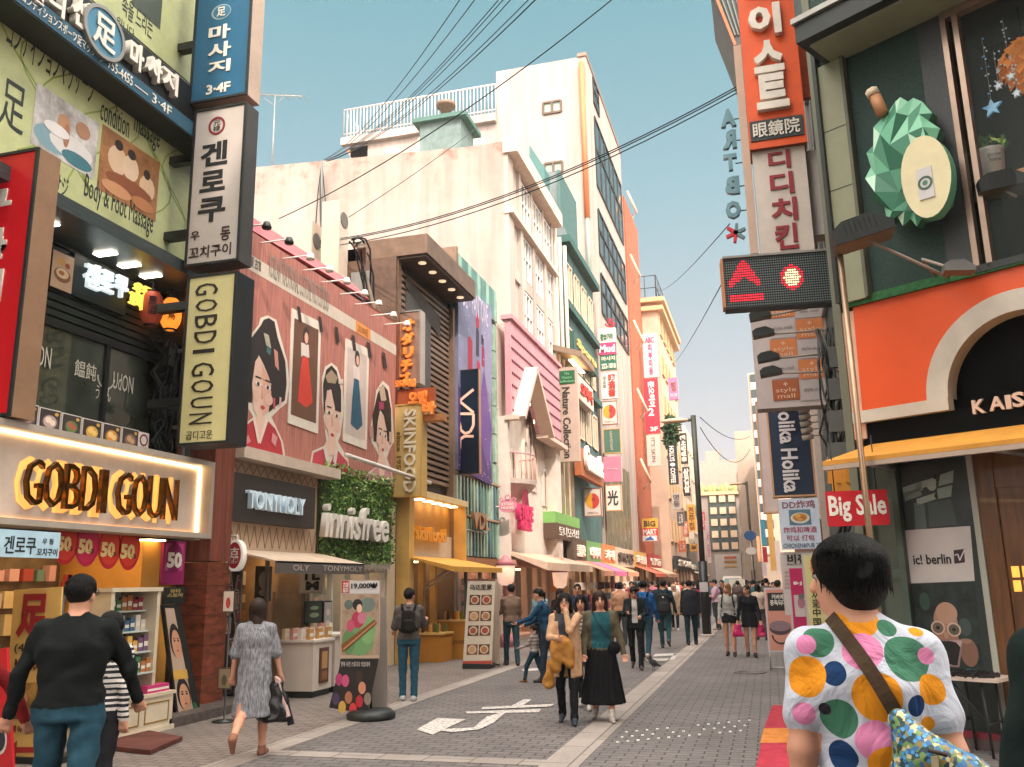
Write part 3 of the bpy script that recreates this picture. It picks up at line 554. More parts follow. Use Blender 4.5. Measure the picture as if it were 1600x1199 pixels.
# 足 banner stand
t = thing('foot_massage_banner', 'yellow standing banner with a big red character and won prices at the lower left', 'banner', (-7.3, 8.2, 0)); A = SF(8.0)
r = A.rect((22, 922), (97, 918), (80, 1260), (-4, 1260)); 
q = [A.px(*p) for p in Q(22, 922, 97, 917, 78, 1215, 0, 1215)]
m_by = mat('banner_yellow', '#dcb162', .5, var=.1, scale=2); b = MB(); b.prism(A, [q[3], q[2], q[1], q[0]], -.02, 0, m_by); b.poly(A, [lerpq(q, *p) for p in ((.04, .3), (.97, .3), (.97, .49), (.04, .49))], .003, mat('massage_photo', '#b98a40', .5, var=.5, scale=8)); qdisc(b, A, q, .3, .4, .15, .06, .005, C('#c98f6a')); qdisc(b, A, q, .75, .42, .14, .07, .005, C('#8a5a30')); b.poly(A, [lerpq(q, *p) for p in ((0, 0), (1, 0), (1, .06), (0, .06))], .003, C('#a86a2c'))
b.poly(A, [lerpq(q, *p) for p in ((.12, .14), (.3, .19), (.3, .155), (.85, .155), (.85, .125), (.3, .125), (.3, .095))], .004, C('#a52420')); b.build('cloth', t)
for s, bx, cl, bo in (('足', (28, 928, 76, 996), '#9c1c20', .04), ('(40분)', (23, 1004, 74, 1022), '#1f1c18', .0), ('₩15,000', (23, 1030, 80, 1048), '#5a1c18', .04), ('스포츠 마사지 ₩20,000', (18, 1115, 77, 1126), '#5a1c18', .02), ('발 마사지 ₩18,000', (20, 1134, 75, 1146), '#5a1c18', .02), ('755-4455 3F', (6, 1184, 74, 1200), '#4a1c30', .04)): textpx(A, s, bx, .004, C(cl), t, d=.004, bold=bo)
b = MB(); b.tube([A.at(q[3][0]+.04, 0, -.05), A.at(q[0][0]+.02, q[0][1], -.05)], .02, m_black); b.tube([A.at(q[2][0]-.02, 0, -.05), A.at(q[1][0]-.02, q[1][1], -.05)], .02, m_black); b.box(A, q[3][0]-.1, q[2][0]+.1, 0, .06, -.3, .05, m_black); b.build('stand', t)
t = thing('red_banner_stand', 'small red banner stand with a round emblem at the lower left corner', 'banner', (-5.8, 6.6, 0)); A = SF(6.4); q = [A.px(*p) for p in Q(-70, 1030, 10, 1012, 22, 1260, -70, 1260)]
b = MB(); b.prism(A, [(q[3][0], .02), (q[2][0], .02), q[1], q[0]], -.03, 0, mat('banner_red', '#b81c22', .5, var=.12)); qdisc(b, A, q, .8, .42, .14, .1, .004, C('#c9bfb4')); qdisc(b, A, q, .8, .42, .11, .08, .006, C('#2c2a30')); b.build('cloth', t); b = MB(); b.box(A, q[3][0], q[2][0], 0, .05, -.3, .1, m_black); b.build('base', t)
# ramp and step
b = MB(); sp = [gnd(*p, 0) for p in Q(155, 1172, 235, 1180, 285, 1158, 190, 1140)]; b.mesh([(p[0], p[1], .004) for p in sp]+[(p[0], p[1], .05) for p in sp], [(0, 1, 5, 4), (1, 2, 6, 5), (2, 3, 7, 6), (3, 0, 4, 7), (4, 5, 6, 7)], mat('ramp_red', '#5e3028', .8, var=.3))
b.build('shop_ramp', label='dark red metal ramp in front of the cream display cabinet', cat='ramp')
b = MB(); b.box(L, 10.2, 12.4, 0, .12, -.1, .75, mat('step_tread', '#5b524d', .7, .2, var=.3, scale=12)); b.build('entrance_step', label='low checker plate step under the leaning poster board and the pillar', cat='step')
# ================================================================== LEFT: hanbok studio building
def ppoly(mb, fr, pts, d, m): mb.poly(fr, [fr.px(x, y, d) for x, y in pts], d, m)
def pprism(mb, fr, pts, d0, d1, m): mb.prism(fr, [fr.px(x, y, d1) for x, y in pts], d0, d1, m)
t = thing('hanbok_studio_building', 'brown boarded building carrying the portrait billboard, with cosmetics shops below', 'building', L.at(15, 0))
b = MB(); b.wbox(-18, -9.6, 11.3, 19.05, 0, 7.9, m_concrete); b.box(L, 12.0, 19.05, 3.5, 7.9, -1.4, 0, m_brownw); b.box(L, 18.6, 19.05, 0, 3.5, -1.4, 0, m_cream); b.box(L, 12.0, 19.05, 3.42, 3.5, -1.4, -.02, m_cream); b.build('wall', t)
m_rust = mat('rust_tile', '#7d3f2a', .5, .1, var=.45, scale=4, bump=.4, bscale=10, stretch=(1, 1, 3))
b = MB(); b.wbox(-8.42, -7.88, 11.48, 12.0, 2.12, 3.95, m_brownw); b.wbox(-8.42, -7.9, 11.48, 12.02, .1, 2.1, m_rust)
for z in (.5, .92, 1.34, 1.76): b.wbox(-8.422, -7.895, 11.476, 12.0, z, z+.008, C('#3a1e16'))
b.build('pillar', t)
b = MB(); b.box(L, 12.15, 12.9, .1, 2.1, -.3, -.08, C('#241a18')); pw = b.build('photo_wall', t)
for i, (x, y, a) in enumerate(((342, 900, 0), (357, 905, .2), (373, 912, -.2), (343, 925, .1), (357, 926, -.1), (372, 937, .15), (342, 952, 0), (355, 955, -.2), (370, 962, .2), (355, 978, 0), (371, 985, -.1), (343, 1008, 0), (361, 1010, .1))):
    f2 = LF(-.08); u, v = f2.px(x, y); c_, s_ = math.cos(a), math.sin(a); w_, h_ = .085, .12; q = MB(); R = lambda W, H: [(u+c_*p-s_*r2, v+s_*p+c_*r2) for p, r2 in ((-W, -H), (W, -H), (W, H), (-W, H))]
    q.prism(f2, R(w_, h_), .0, .012, C('#b9a89c')); q.poly(f2, R(w_*.82, h_*.85), .014, C(['#5a4a48', '#8a6a60', '#6a4a58', '#4a4440'][i % 4])); q.disc(f2, u, v-.02, .035, .055, .016, C(['#b04a5a', '#c9a08c', '#a83a3a', '#d0b0a0'][i % 4]), 10); q.disc(f2, u, v+.055, .02, .025, .018, C('#d8b39a'), 8); q.build('photo_print', pw)
# billboard
BB = LF(.15); t = thing('portrait_billboard', 'brown wood billboard with three women in traditional hair and two framed dresses', 'billboard', BB.at(15.5, 4))
bp = [BB.px(*p) for p in Q(378, 352, 619, 507, 616, 762, 362, 697)]; b = MB(); b.prism(BB, [bp[3], bp[2], bp[1], bp[0]], -.13, 0, mat('billboard_wood', '#b57466', .5, var=.3, scale=2.2, stretch=(9, 9, .4))); b.build('board', t)
b = MB(); tp = [BB.px(*p) for p in Q(379, 306, 575, 441, 577, 468, 379, 351)]; A_ = [BB.at(tp[3][0], tp[3][1], 0), BB.at(tp[2][0], tp[2][1], 0), BB.at(tp[1][0], tp[1][1], -.35), BB.at(tp[0][0], tp[0][1], -.35)]; B_ = [p-BB.n*.1 for p in A_]; b.mesh(A_+B_, [(0, 1, 2, 3), (7, 6, 5, 4), (0, 4, 5, 1), (1, 5, 6, 2), (2, 6, 7, 3), (3, 7, 4, 0)], m_pink); b.build('pink_top_board', t)
b = MB(); m_strip = C('#cdbfae'); ppoly(b, BB, Q(379, 390, 619, 540, 619, 556, 379, 415), .003, m_strip); ppoly(b, BB, Q(556, 500, 579, 515, 579, 533, 556, 519), .006, C('#e0924e')); b.build('title_strip', t)
textpx(BB, 'KOREAN TRADITIONAL COSTUME PHOTOSTUDIO', (420, 427, 514, 427, 514, 486, 420, 436), .002, C('#8a8178'), t, d=.004); textpx(BB, '韓服 古館', (386, 402, 408, 402, 408, 424, 386, 415), .002, C('#6a625c'), t, d=.004, bold=.02); textpx(BB, '20,000원', (559, 510, 575, 510, 575, 528, 559, 518), .002, C('#a86a30'), t, d=.008)
ol = C('#d9cdbd'); skp = C('#d9a791'); skw = C('#e0bba8'); hair = C('#2b211f'); kim = C('#b03038'); lip = C('#b23a44')
def lady(outl, hairp, face, body, shade=None, extra=(), eyes=(), mouth=None, bodycol=kim):
    b = MB(); ppoly(b, BB, outl, .004, ol); b.build('cutout_edge', t); b = MB(); ppoly(b, BB, body, .007, bodycol); ppoly(b, BB, hairp, .0095, hair); ppoly(b, BB, face, .012, skw)
    if shade: ppoly(b, BB, shade, .0145, skp)
    for pts, c_ in extra: ppoly(b, BB, pts, .0165, c_)
    for x, y in eyes:
        u, v = BB.px(x, y); b.disc(BB, u, v, .085, .035, .0185, C('#efe4da'), 10); b.disc(BB, u, v, .045, .035, .0195, hair, 10); b.poly(BB, [(u-.1, v+.10), (u+.1, v+.10), (u+.08, v+.125), (u-.08, v+.125)], .0185, hair)
    if eyes and mouth:
        ex, ey = (eyes[0][0]+eyes[1][0])/2, (eyes[0][1]+eyes[1][1])/2; ppoly(b, BB, Q(ex-.5, ey, ex+.8, ey, ex+2.2, ey+(mouth[1]-ey)*.6, ex-1.5, ey+(mouth[1]-ey)*.62), .0172, C('#cf9f8c'))
        for x, y in eyes: u, v = BB.px(x+(x-ex)*.25, y+(mouth[1]-ey)*.55); b.disc(BB, u, v, .13, .1, .0165, C('#e0b3a2'), 12)
    if mouth: u, v = BB.px(*mouth); b.disc(BB, u, v, .07, .035, .0185, lip, 10)
    b.build('printed_lady', t)
lady(Q(366, 696, 370, 672, 396, 652, 384, 632, 380, 575, 386, 530, 404, 508, 407, 497, 418, 493, 432, 500, 438, 525, 449, 565, 452, 600, 448, 630, 436, 640, 424, 652, 432, 668, 442, 690, 446, 716),
     Q(386, 628, 383, 575, 388, 535, 408, 508, 412, 500, 420, 497, 429, 503, 434, 528, 446, 565, 448, 600, 445, 626, 432, 634, 420, 645, 424, 600, 404, 555, 396, 600, 394, 630),
     Q(396, 640, 394, 600, 399, 565, 405, 556, 412, 570, 421, 592, 424, 615, 420, 640, 412, 650, 418, 660, 404, 690, 396, 660, 402, 650),
     Q(368, 696, 373, 674, 396, 656, 404, 694, 417, 656, 430, 670, 439, 690, 443, 715), shade=Q(409, 570, 421, 592, 424, 615, 419, 642, 410, 651, 412, 620),
     extra=[(Q(395, 654, 399, 652, 406, 692, 403, 693), C('#e4cfc2')), (Q(415, 654, 419, 658, 407, 694, 405, 690), C('#e4cfc2')), (Q(374, 674, 380, 668, 384, 680, 377, 684), C('#c9858a')), (Q(426, 676, 434, 684, 430, 698, 424, 690), C('#cf8f90')), (Q(384, 684, 388, 680, 392, 690, 386, 694), C('#c9858a')), (Q(412, 520, 420, 524, 424, 545, 416, 540), C('#a8a18e')), (Q(428, 545, 434, 550, 436, 580, 430, 572), C('#c58a7a')), (Q(418, 540, 424, 548, 422, 556, 416, 550), C('#3f6a68')), (Q(427, 622, 430, 622, 430, 640, 427, 638), C('#c0505a')), (Q(437, 620, 440, 622, 439, 634, 436, 634), C('#d3a9a0'))],
     eyes=((402, 600), (417, 606)), mouth=(409, 637))
lady(Q(484, 727, 488, 705, 506, 697, 510, 690, 507, 668, 503, 625, 503, 590, 508, 573, 518, 567, 527, 574, 535, 600, 537, 640, 532, 680, 528, 690, 544, 718, 547, 744),
     Q(506, 650, 505, 600, 510, 578, 518, 571, 526, 580, 533, 610, 533, 645, 524, 640, 518, 610, 511, 610, 508, 640),
     Q(509, 660, 508, 630, 512, 612, 517, 608, 524, 640, 532, 645, 531, 668, 524, 686, 527, 700, 522, 712, 512, 712, 508, 700, 514, 684),
     Q(487, 726, 490, 708, 508, 700, 514, 728, 527, 703, 543, 722, 545, 742), extra=[(Q(505, 700, 510, 698, 517, 730, 512, 730), C('#d9c9be')), (Q(524, 700, 528, 704, 524, 733, 519, 730), C('#d9c9be')), (Q(508, 588, 518, 578, 528, 590, 524, 600, 512, 598), C('#a08a72')), (Q(529, 594, 536, 592, 536, 600, 529, 600), C('#d8cbb8'))],
     eyes=((513, 645), (525, 650)), mouth=(518, 680), bodycol=C('#b8404e'))
lady(Q(570, 750, 576, 738, 588, 730, 592, 712, 580, 690, 578, 672, 584, 640, 588, 610, 598, 595, 608, 604, 613, 640, 616, 690, 610, 700, 604, 716, 612, 735, 615, 760),
     Q(584, 690, 582, 650, 590, 615, 598, 601, 606, 610, 611, 640, 612, 690, 604, 690, 600, 650, 594, 640, 590, 660, 588, 690),
     Q(589, 690, 590, 664, 594, 645, 600, 652, 604, 672, 605, 690, 599, 710, 602, 720, 600, 745, 593, 745, 591, 718, 593, 708),
     Q(573, 750, 580, 738, 591, 728, 597, 752, 603, 728, 611, 738, 613, 759), extra=[(Q(592, 605, 600, 602, 604, 625, 596, 630), C('#b8a088')), (Q(592, 628, 600, 626, 600, 640, 592, 640), C('#9a3a58')), (Q(577, 668, 583, 664, 584, 684, 578, 686), C('#b88a80')), (Q(608, 675, 613, 675, 613, 694, 608, 692), C('#c8a898'))],
     eyes=((593, 678), (601, 682)), mouth=(597, 703), bodycol=C('#c08a90'))
for q, ph, dress in ((Q(457, 482, 502, 504, 497, 678, 450, 661), '#6a4634', '#d0402e'), (Q(541, 529, 577, 546, 573, 703, 536, 689), '#c9b6ac', '#24566e')):
    b = MB(); pprism(b, BB, q, 0, .02, C('#ded2c4')); cx_ = sum(p[0] for p in q)/4; cy_ = sum(p[1] for p in q)/4-4; ppoly(b, BB, [(cx_+(x-cx_)*.84, cy_+(y-cy_)*.84) for x, y in q], .023, C(ph)); k = (q[1][0]-q[0][0])/45
    ppoly(b, BB, [(cx_+x*k, cy_+y) for x, y in ((-4, -22), (5, -18), (9, 20), (12, 52), (2, 60), (-11, 50), (-8, 10))], .026, C(dress)); ppoly(b, BB, [(cx_+x*k, cy_+y) for x, y in ((-6, -42), (6, -38), (7, -18), (-6, -20))], .026, C('#d8c8c0')); u, v = BB.px(cx_, cy_-52); b.disc(BB, u, v, .12, .18, .026, C('#3a2a26'), 10); b.disc(BB, u+.01, v-.04, .075, .11, .028, skp, 10); b.build('framed_photo', t)
b = MB()
for x, y in ((467, 490), (500, 506), (526, 522), (552, 535), (576, 546), (600, 562)): ppoly(b, BB, Q(x-3, y-12, x+2, y-10, x+5, y+14, x, y+13), .03, C('#3a2a28'))
b.build('printed_clips', t)
for i, (x, y) in enumerate(((417, 350), (452, 374), (485, 399), (515, 418), (542, 437), (570, 456), (592, 472), (615, 490), (636, 504))):
    f2 = LF(.7); u, v = f2.px(x, y); p = f2.at(u, v); q = MB(); tt = thing('spotlight', ['dark nearest', 'dark second', 'third', 'fourth', 'fifth', 'sixth', 'seventh', 'eighth', 'farthest'][i]+' spotlight from the blade signs in the row above the portrait billboard', 'lamp', p, 'lamps along the top of the billboard')
    q.tube([p-[.85, 0, 0], p], .014, m_white_p); q.build('arm', tt); q = MB(); q.lathe(p-[0, 0, .06], [(.02, .1), (.05, .09), (.085, .0), (.07, -.03)], m_dark if i < 2 else m_white_p, 10); q.build('lamp_head', tt)
# cosmetics shop with the dark lit sign
t = thing('cosmetics_shop', 'beige panelled shop front with a dark lit letter sign and awning', 'shop', L.at(13.5, 0))
m_beige = mat('beige_panel', '#c0a48a', .6, scale=1.4); F1 = LF(.12)
u0, u1 = 12.05, 15.05; zt = F1.px(400, 715)[1]
b = MB(); b.box(L, u0, u1, 2.33, 3.72, 0, .12, m_beige); b.box(L, u0, u1+.3, 3.72, 3.90, 0, .45, mat('awning_beam', '#cbb7a6', .5)); b.build('panel', t)
b = MB()
for i in range(13): wave_stroke(b, F1, [(u0+.1+i*.23, 2.36), (u0+.22+i*.23, 2.72), (u0+.33+i*.23, 2.36)], .012, 0, .006, C('#7d6654')); wave_stroke(b, F1, [(u0+.1+i*.23, 3.55), (u0+.22+i*.23, 3.7), (u0+.33+i*.23, 3.55)], .012, 0, .006, C('#7d6654'))
b.build('zigzag_trim', t)
r = F1.rect((355, 742), (480, 762), (480, 824), (352, 808)); b = MB(); b.box(F1, r[0]-.2, r[1], 2.75, 3.5, 0, .16, mat('sign_dark_wood', '#332d2a', .5, var=.15, stretch=(1, 1, 8))); b.build('sign_board', t)
textpx(LF(.28), 'TONYMOLY', (383, 766, 471, 780, 471, 806, 382, 795), .08, mat('lit_letter', '#c4d6e0', .4, var=0, emit=.1), t, bold=.012)
b = MB(); b.disc(L, 12.9, 3.93, .16, .16, .3, m_light, 14); q = LF(.3); 
b = MB(); a0, a1 = L.at(12.2, 2.33, .1), L.at(15.3, 2.33, .1); c0_, c1_ = L.at(12.2, 2.12, 1.0), L.at(15.3, 2.12, 1.0); b.mesh([a0, a1, c1_, c0_, a0-[0, 0, .03], a1-[0, 0, .03], c1_-[0, 0, .03], c0_-[0, 0, .03]], [(0, 1, 2, 3), (7, 6, 5, 4), (3, 2, 6, 7), (0, 3, 7, 4), (1, 5, 6, 2)], mat('awning_cream', '#c9b29c', .7)); b.box(LF(1.0), 12.2, 15.3, 1.93, 2.12, -.02, 0, mat('awning_valance', '#5c5450', .7)); aw = b.build('awning', t)
text(LF(1.0), 'OLY      TONYMOLY', (12.7, 15.2, 1.98, 2.07), .002, .003, C('#b9aea4'), t)
b = MB(); b.quad(L, 12.9, 15.1, .1, 2.4, -1.39, mat('shop_warm_back', '#a88258', .6, var=.4, scale=4)); b.quad(Frame((-8.2, 15.08, 0), (1, 0, 0), (0, -1, 0)), -1.4, 0, .1, 2.4, 0, mat('warm_side', '#b9956c', .6, var=.2)); b.box(L, 12.9, 15.1, 0, .1, -1.4, .0, m_side); b.build('interior', t)
b = MB()
for i in range(4): b.box(L, 13.1+i*.5, 13.4+i*.5, 2.34, 2.36, -1, -.8, m_light)
b.build('ceiling_lamp', t, split=True)
b = MB(); b.box(L, 12.9, 12.95, .1, 2.3, -.1, -.04, m_frame); b.box(L, 13.7, 13.75, .1, 2.3, -.1, -.04, m_frame); b.box(L, 15.0, 15.06, .1, 2.3, -.1, -.02, m_frame); b.quad(L, 13.75, 15.0, .1, 2.3, -.07, m_glass_t); b.build('glazing', t)
SH = LF(-.7)
for q, cols_ in ((Q(398, 885, 424, 885, 424, 940, 398, 940), ('#23282a', '#9a948c')), (Q(425, 925, 450, 925, 448, 980, 424, 980), ('#c08a58', '#d8b48c')), (Q(452, 938, 475, 940, 474, 990, 452, 988), ('#cfa898', '#4a302c'))):
    r = SH.rect(*q); photo(t, SH, r, C(cols_[0]), [(.5, .6, .3, .25, cols_[1]), (.5, .25, .25, .1, cols_[1])], name='wall_poster')
# round lit blade sign
SB = SF(12.1); u, v = SB.px(366, 868); t = thing('oval_blade_sign', 'round red and white lit blade sign with two characters on a bracket', 'sign', SB.at(u, v-.25)); b = MB(); b.ring(SB, u, v, 0, .15, -.12, .0, mat('oval_white', '#e0d8cc', .4, emit=.2), 26, asp=1.6); b.build('sign_box', t); b = MB(); b.disc(SB, u, v, .118, .2, .004, C('#a8202a'), 26); b.build('sign_face', t); text(SB, '古\n館', (u-.08, u+.08, v-.12, v+.12), .005, .004, lw, t, bold=.03); b = MB(); b.tube([SB.at(u-.35, v+.3, -.06), SB.at(u, v+.3, -.06), SB.at(u, v+.24, -.06)], .018, m_white_p); b.tube([SB.at(u-.35, v+.12, -.06), SB.at(u-.1, v+.26, -.06)], .014, m_white_p); b.build('bracket', t)
# small photo easel on a thin pole
p = gnd(350, 1128); t = thing('photo_stand', 'thin black stand with two small photo cards in front of the photo wall', 'stand', p); b = MB(); b.lathe(p, [(.16, 0), (.16, .015), (.012, .03), (.012, 1.6), (.001, 1.6)], m_black, 12); b.build('pole', t)
for z, w_, h_, c_ in ((.55, .1, .14, '#8a7a60'), (1.55, .09, .15, '#c9bdb4')): f2 = SF(p[1]-.03); q = MB(); q.box(f2, p[0]-w_, p[0]+w_, z-h_, z+h_, -.01, .01, C('#4a3a30')); q.box(f2, p[0]-w_*.85, p[0]+w_*.85, z-h_*.87, z+h_*.87, .01, .013, C(c_)); q.disc(f2, p[0], z-.02, w_*.4, h_*.5, .016, C('#b03a3a' if z > 1 else '#5a5040'), 10); q.build('photo_card', t)
# counters
def counter(label, px, X0, X1, Y0, Y1, h, fcol):
    t = thing('display_counter', label, 'counter', ((X0+X1)/2, Y0, 0), 'white sales counters by the cosmetics shop'); b = MB(); b.wbox(X0, X1, Y0, Y1, .1, h, C('#cfc2b6')); b.wbox(X0+.03, X1-.03, Y0+.03, Y1-.03, 0, .1, m_dark); b.wbox(X0-.03, X1+.03, Y0-.03, Y1+.03, h, h+.04, C('#d9cec2')); b.build('cabinet', t)
    R_ = Frame((X1, 0, 0), (0, 1, 0), (1, 0, 0)); q = MB(); q.box(R_, Y0+.2, Y1-.15, .2, h-.1, 0, .02, C(fcol[0])); q.box(R_, Y0+.26, Y1-.21, .25, h*.45, .02, .025, C(fcol[1])); q.box(R_, Y0+.26, Y1-.21, h*.5, h-.16, .02, .025, C(fcol[2])); q.build('front_panel', t); return t
counter('white counter with a brown product picture nearest the dress woman', 0, -7.75, -7.12, 13.3, 13.95, .85, ('#5a3a2a', '#8a5a38', '#b98a5a')); counter('white counter with a red poster panel behind the brown pictured one', 0, -7.75, -7.12, 14.05, 14.75, .9, ('#c9563a', '#a8282a', '#d88a58'))
for i in range(15):
    p = (-7.66+.44*(i % 4)/3, 13.36+.13*(i//4)*2.4); pack(p[0], p[1], .89 if p[1] < 13.99 else .94, .06, .14, .17, ['#d8c4a0', '#c98f8a', '#d9cfc2', '#b98a50'][i % 4], 'upright cosmetics pack on the white counters by the cosmetics shop', 'packs on the white counters')
# hedge fronted shop
t = thing('hedge_shop', 'shop front with a living green hedge fascia and white 3D script letters', 'shop', L.at(17, 0)); H0, H1, hz0, hz1 = 15.15, 18.55, 2.2, 4.05
b = MB(); b.box(L, H0, H1, hz0+.05, hz1, 0, .12, C('#33482c')); b.build('hedge_backing', t)
lc = [mat('leaf_a', '#5f8c3a', .55), mat('leaf_b', '#a0bc5c', .5), mat('leaf_c', '#3d6a2e', .6), mat('leaf_d', '#d6d890', .5)]
b = MB(); r_ = random.Random(3)
for i in range(5200):
    u = r_.uniform(H0, H1); v = r_.uniform(hz0-.03, hz1+.03); 
    dd = .13+.09*r_.random()+.05*math.sin(u*5)*math.sin(v*7); p = L.at(u, v, dd); a = np.array([r_.gauss(0, 1) for _ in range(3)]); a /= np.linalg.norm(a); c_ = np.cross(a, [r_.gauss(.8, .6), r_.gauss(0, .6), r_.gauss(.3, .6)]); c_ /= (np.linalg.norm(c_) or 1); s = r_.uniform(.016, .052)
    b.face([p-a*s, p+c_*s*.55, p+a*s, p-c_*s*.55], lc[min(3, int(abs(r_.gauss(0, 1.3))))])
b.build('hedge_leaves', t)
Hf = LF(.25); textpx(Hf, 'innisfree', (499, 783, 600, 800, 600, 850, 499, 838), .12, mat('white_letters', '#e8e0d6', .4), t, bold=.02, slant=.2)
b = MB()
for i in range(60): u = H0+(H1-H0)*i/59; b.box(L, u, u+.03, 2.02+.1*r_.random(), 2.22, .1, .12, C('#d9d3ca'))
b.build('fringe', t)
b = MB(); b.tube([L.at(H0+.3, 4.2, .5), L.at(H1+1.4, 4.12, .5)], .045, m_white_p, 8); b.build('tube_lamp', t)
b = MB(); b.quad(L, H0, H1, .1, 2.2, -1.39, mat('mint_back', '#aab79a', .6, var=.35, scale=3)); b.box(L, H0, H1, 0, .1, -1.4, .05, m_side)
b.quad(L, H0, H1, 2.2, 2.3, -.0, C('#cdbfae')); b.build('interior', t)
b = MB()
for u in (H0+.02, H0+.85, H0+1.6, H0+2.5, H1-.08): b.box(L, u, u+.08, .1, 2.2, -.12, -.02, C('#cfc4b6'))
b.box(L, H0, H1, 2.0, 2.08, -.118, -.022, C('#cfc4b6')); fr_ = b.build('door_frame', t); b = MB(); b.quad(L, H0, H0+1.6, .1, 2.2, -.07, m_glass_t); b.build('door_glass', fr_)
b = MB()
for i in range(5): b.box(L, H0+.3+i*.6, H0+.6+i*.6, 2.27, 2.29, -1, -.7, m_lightw)
b.build('ceiling_lamp', t, split=True)
for q, c1_, c2_ in ((Q(478, 938, 504, 940, 503, 975, 477, 973), '#2a4038', '#9ab08a'), (Q(479, 977, 503, 978, 503, 992, 478, 992), '#22302c', '#b0c09a'), (Q(505, 938, 519, 940, 518, 996, 505, 996), '#b0a8a4', '#d8ccc4')):
    F2 = LF(.1); r = F2.rect(*q); pb_ = MB(); pb_.box(F2, *r, -.03, 0, C('#1d2422')); pb_.build('poster_board', t); photo(t, F2, sub(r, .08, .92, .04, .96), C(c1_), [(.5, .7, .3, .1, c2_), (.5, .35, .35, .12, c2_)])
TS = SF(14.9); t = thing('letter_block_sign', 'square white sign with black block letters T L M above the counters', 'sign', TS.at(*TS.px(486, 928))); r = TS.rect((468, 887), (505, 886), (504, 927), (467, 928)); b = MB(); b.box(TS, *r, -.08, 0, C('#b9b2ac')); b.box(TS, *sub(r, .06, .94, .06, .94), 0, .006, C('#c8c2bc')); b.build('sign_box', t); text(TS, 'T', sub(r, .12, .5, .5, .9), .008, .01, m_black, t, bold=.05); text(TS, 'L', sub(r, .55, .88, .5, .9), .008, .01, m_black, t, bold=.05); text(TS, 'M', sub(r, .3, .85, .12, .46), .008, .01, m_black, t, bold=.05)
# price banner stand
t = thing('price_banner', 'standing banner priced 19,000 with a woman in a green skirt playing a wooden zither', 'banner', (-5.4, 11.3, 0)); A = SF(11.3); b = MB()
q = [A.px(*p) for p in Q(533, 907, 594, 907, 592, 1030, 531, 1030)]; b.prism(A, [q[3], q[2], q[1], q[0]], -.02, 0, C('#b9a48c')); 
ppoly(b, A, Q(534, 1029, 592, 1029, 574, 1116, 514, 1106), .0, C('#231f1e')); ppoly(b, A, Q(535, 929, 592, 929, 592, 1024, 533, 1024), .003, mat('banner_scene', '#a8907a', .5, var=.3, scale=5)); ppoly(b, A, Q(534, 908, 593, 908, 593, 928, 534, 928), .003, C('#c4c0c0')); ppoly(b, A, Q(534, 908, 546, 908, 546, 927, 534, 927), .005, C('#a82430'))
gs = C('#5f8a58')
for x, y, rx, ry, c_, d in ((562, 1000, 26, 25, '#6a9460', .005), (575, 985, 14, 22, '#7aa46c', .006), (545, 1003, 12, 20, '#5a8454', .006), (560, 968, 12, 14, '#a83450', .007), (548, 978, 7, 10, '#b8506a', .008), (566, 966, 8, 9, '#c0708a', .009), (559, 945, 9, 9, '#1f1b1c', .009), (562, 951, 5, 7, '#d8b49c', .011), (575, 945, 13, 12, '#6a7a70', .0045), (545, 945, 8, 8, '#5a6a60', .0045)):
    u, v = A.px(x, y); k = 11.3/1380; b.disc(A, u, v, rx*k, ry*k, d, C(c_), 16)
ppoly(b, A, Q(533, 1008, 585, 968, 589, 974, 535, 1020), .014, C('#7a4a2c')); ppoly(b, A, Q(536, 1014, 586, 972, 587, 973, 537, 1016), .016, C('#b98a58'))
ppoly(b, A, Q(532, 1030, 581, 1031, 580, 1046, 530, 1044), .006, C('#1a1a1c'))
for i, (x, y, c_) in enumerate(((530, 1062, '#a8386a'), (540, 1064, '#c0507a'), (562, 1058, '#3a2a28'), (566, 1075, '#c98a6a'), (525, 1092, '#4a3a5a'), (545, 1090, '#a86a4a'), (535, 1105, '#c9a04a'), (562, 1096, '#b02a38'), (575, 1092, '#8a7a70'), (552, 1108, '#c83a3a'))): u, v = A.px(x, y); b.disc(A, u, v, .055, .08, .005+i*.0006, C(c_), 12)
b.build('printed_banner', t); textpx(A, '19,000₩', (549, 911, 590, 921), .003, C('#1f1d24'), t, d=.005, bold=.03); textpx(A, '古館\n撮影', (536, 910, 545, 926), .003, lw, t, d=.006); textpx(A, '한복 사진 스튜디오 의상대여', (533, 1034, 578, 1042), .002, C('#c9c0b8'), t, d=.008)
b = MB(); S2 = SF(11.6); q = [S2.px(*p) for p in Q(585, 930, 603, 935, 606, 1108, 580, 1108)]; b.prism(S2, [q[3], q[2], q[1], q[0]], -.02, 0, C('#a0958e')); b.build('rear_panel', t)
b = MB(); u, v = A.px(572, 1122); b.lathe(A.at(u, 0, -.15), [(.32, 0), (.33, .06), (.26, .12), (.05, .13), (.001, .13)], m_dark, 18); b.tube([A.at(u, .1, -.15), A.at(u-.02, 1.7, -.03)], .018, m_black); b.build('base', t)
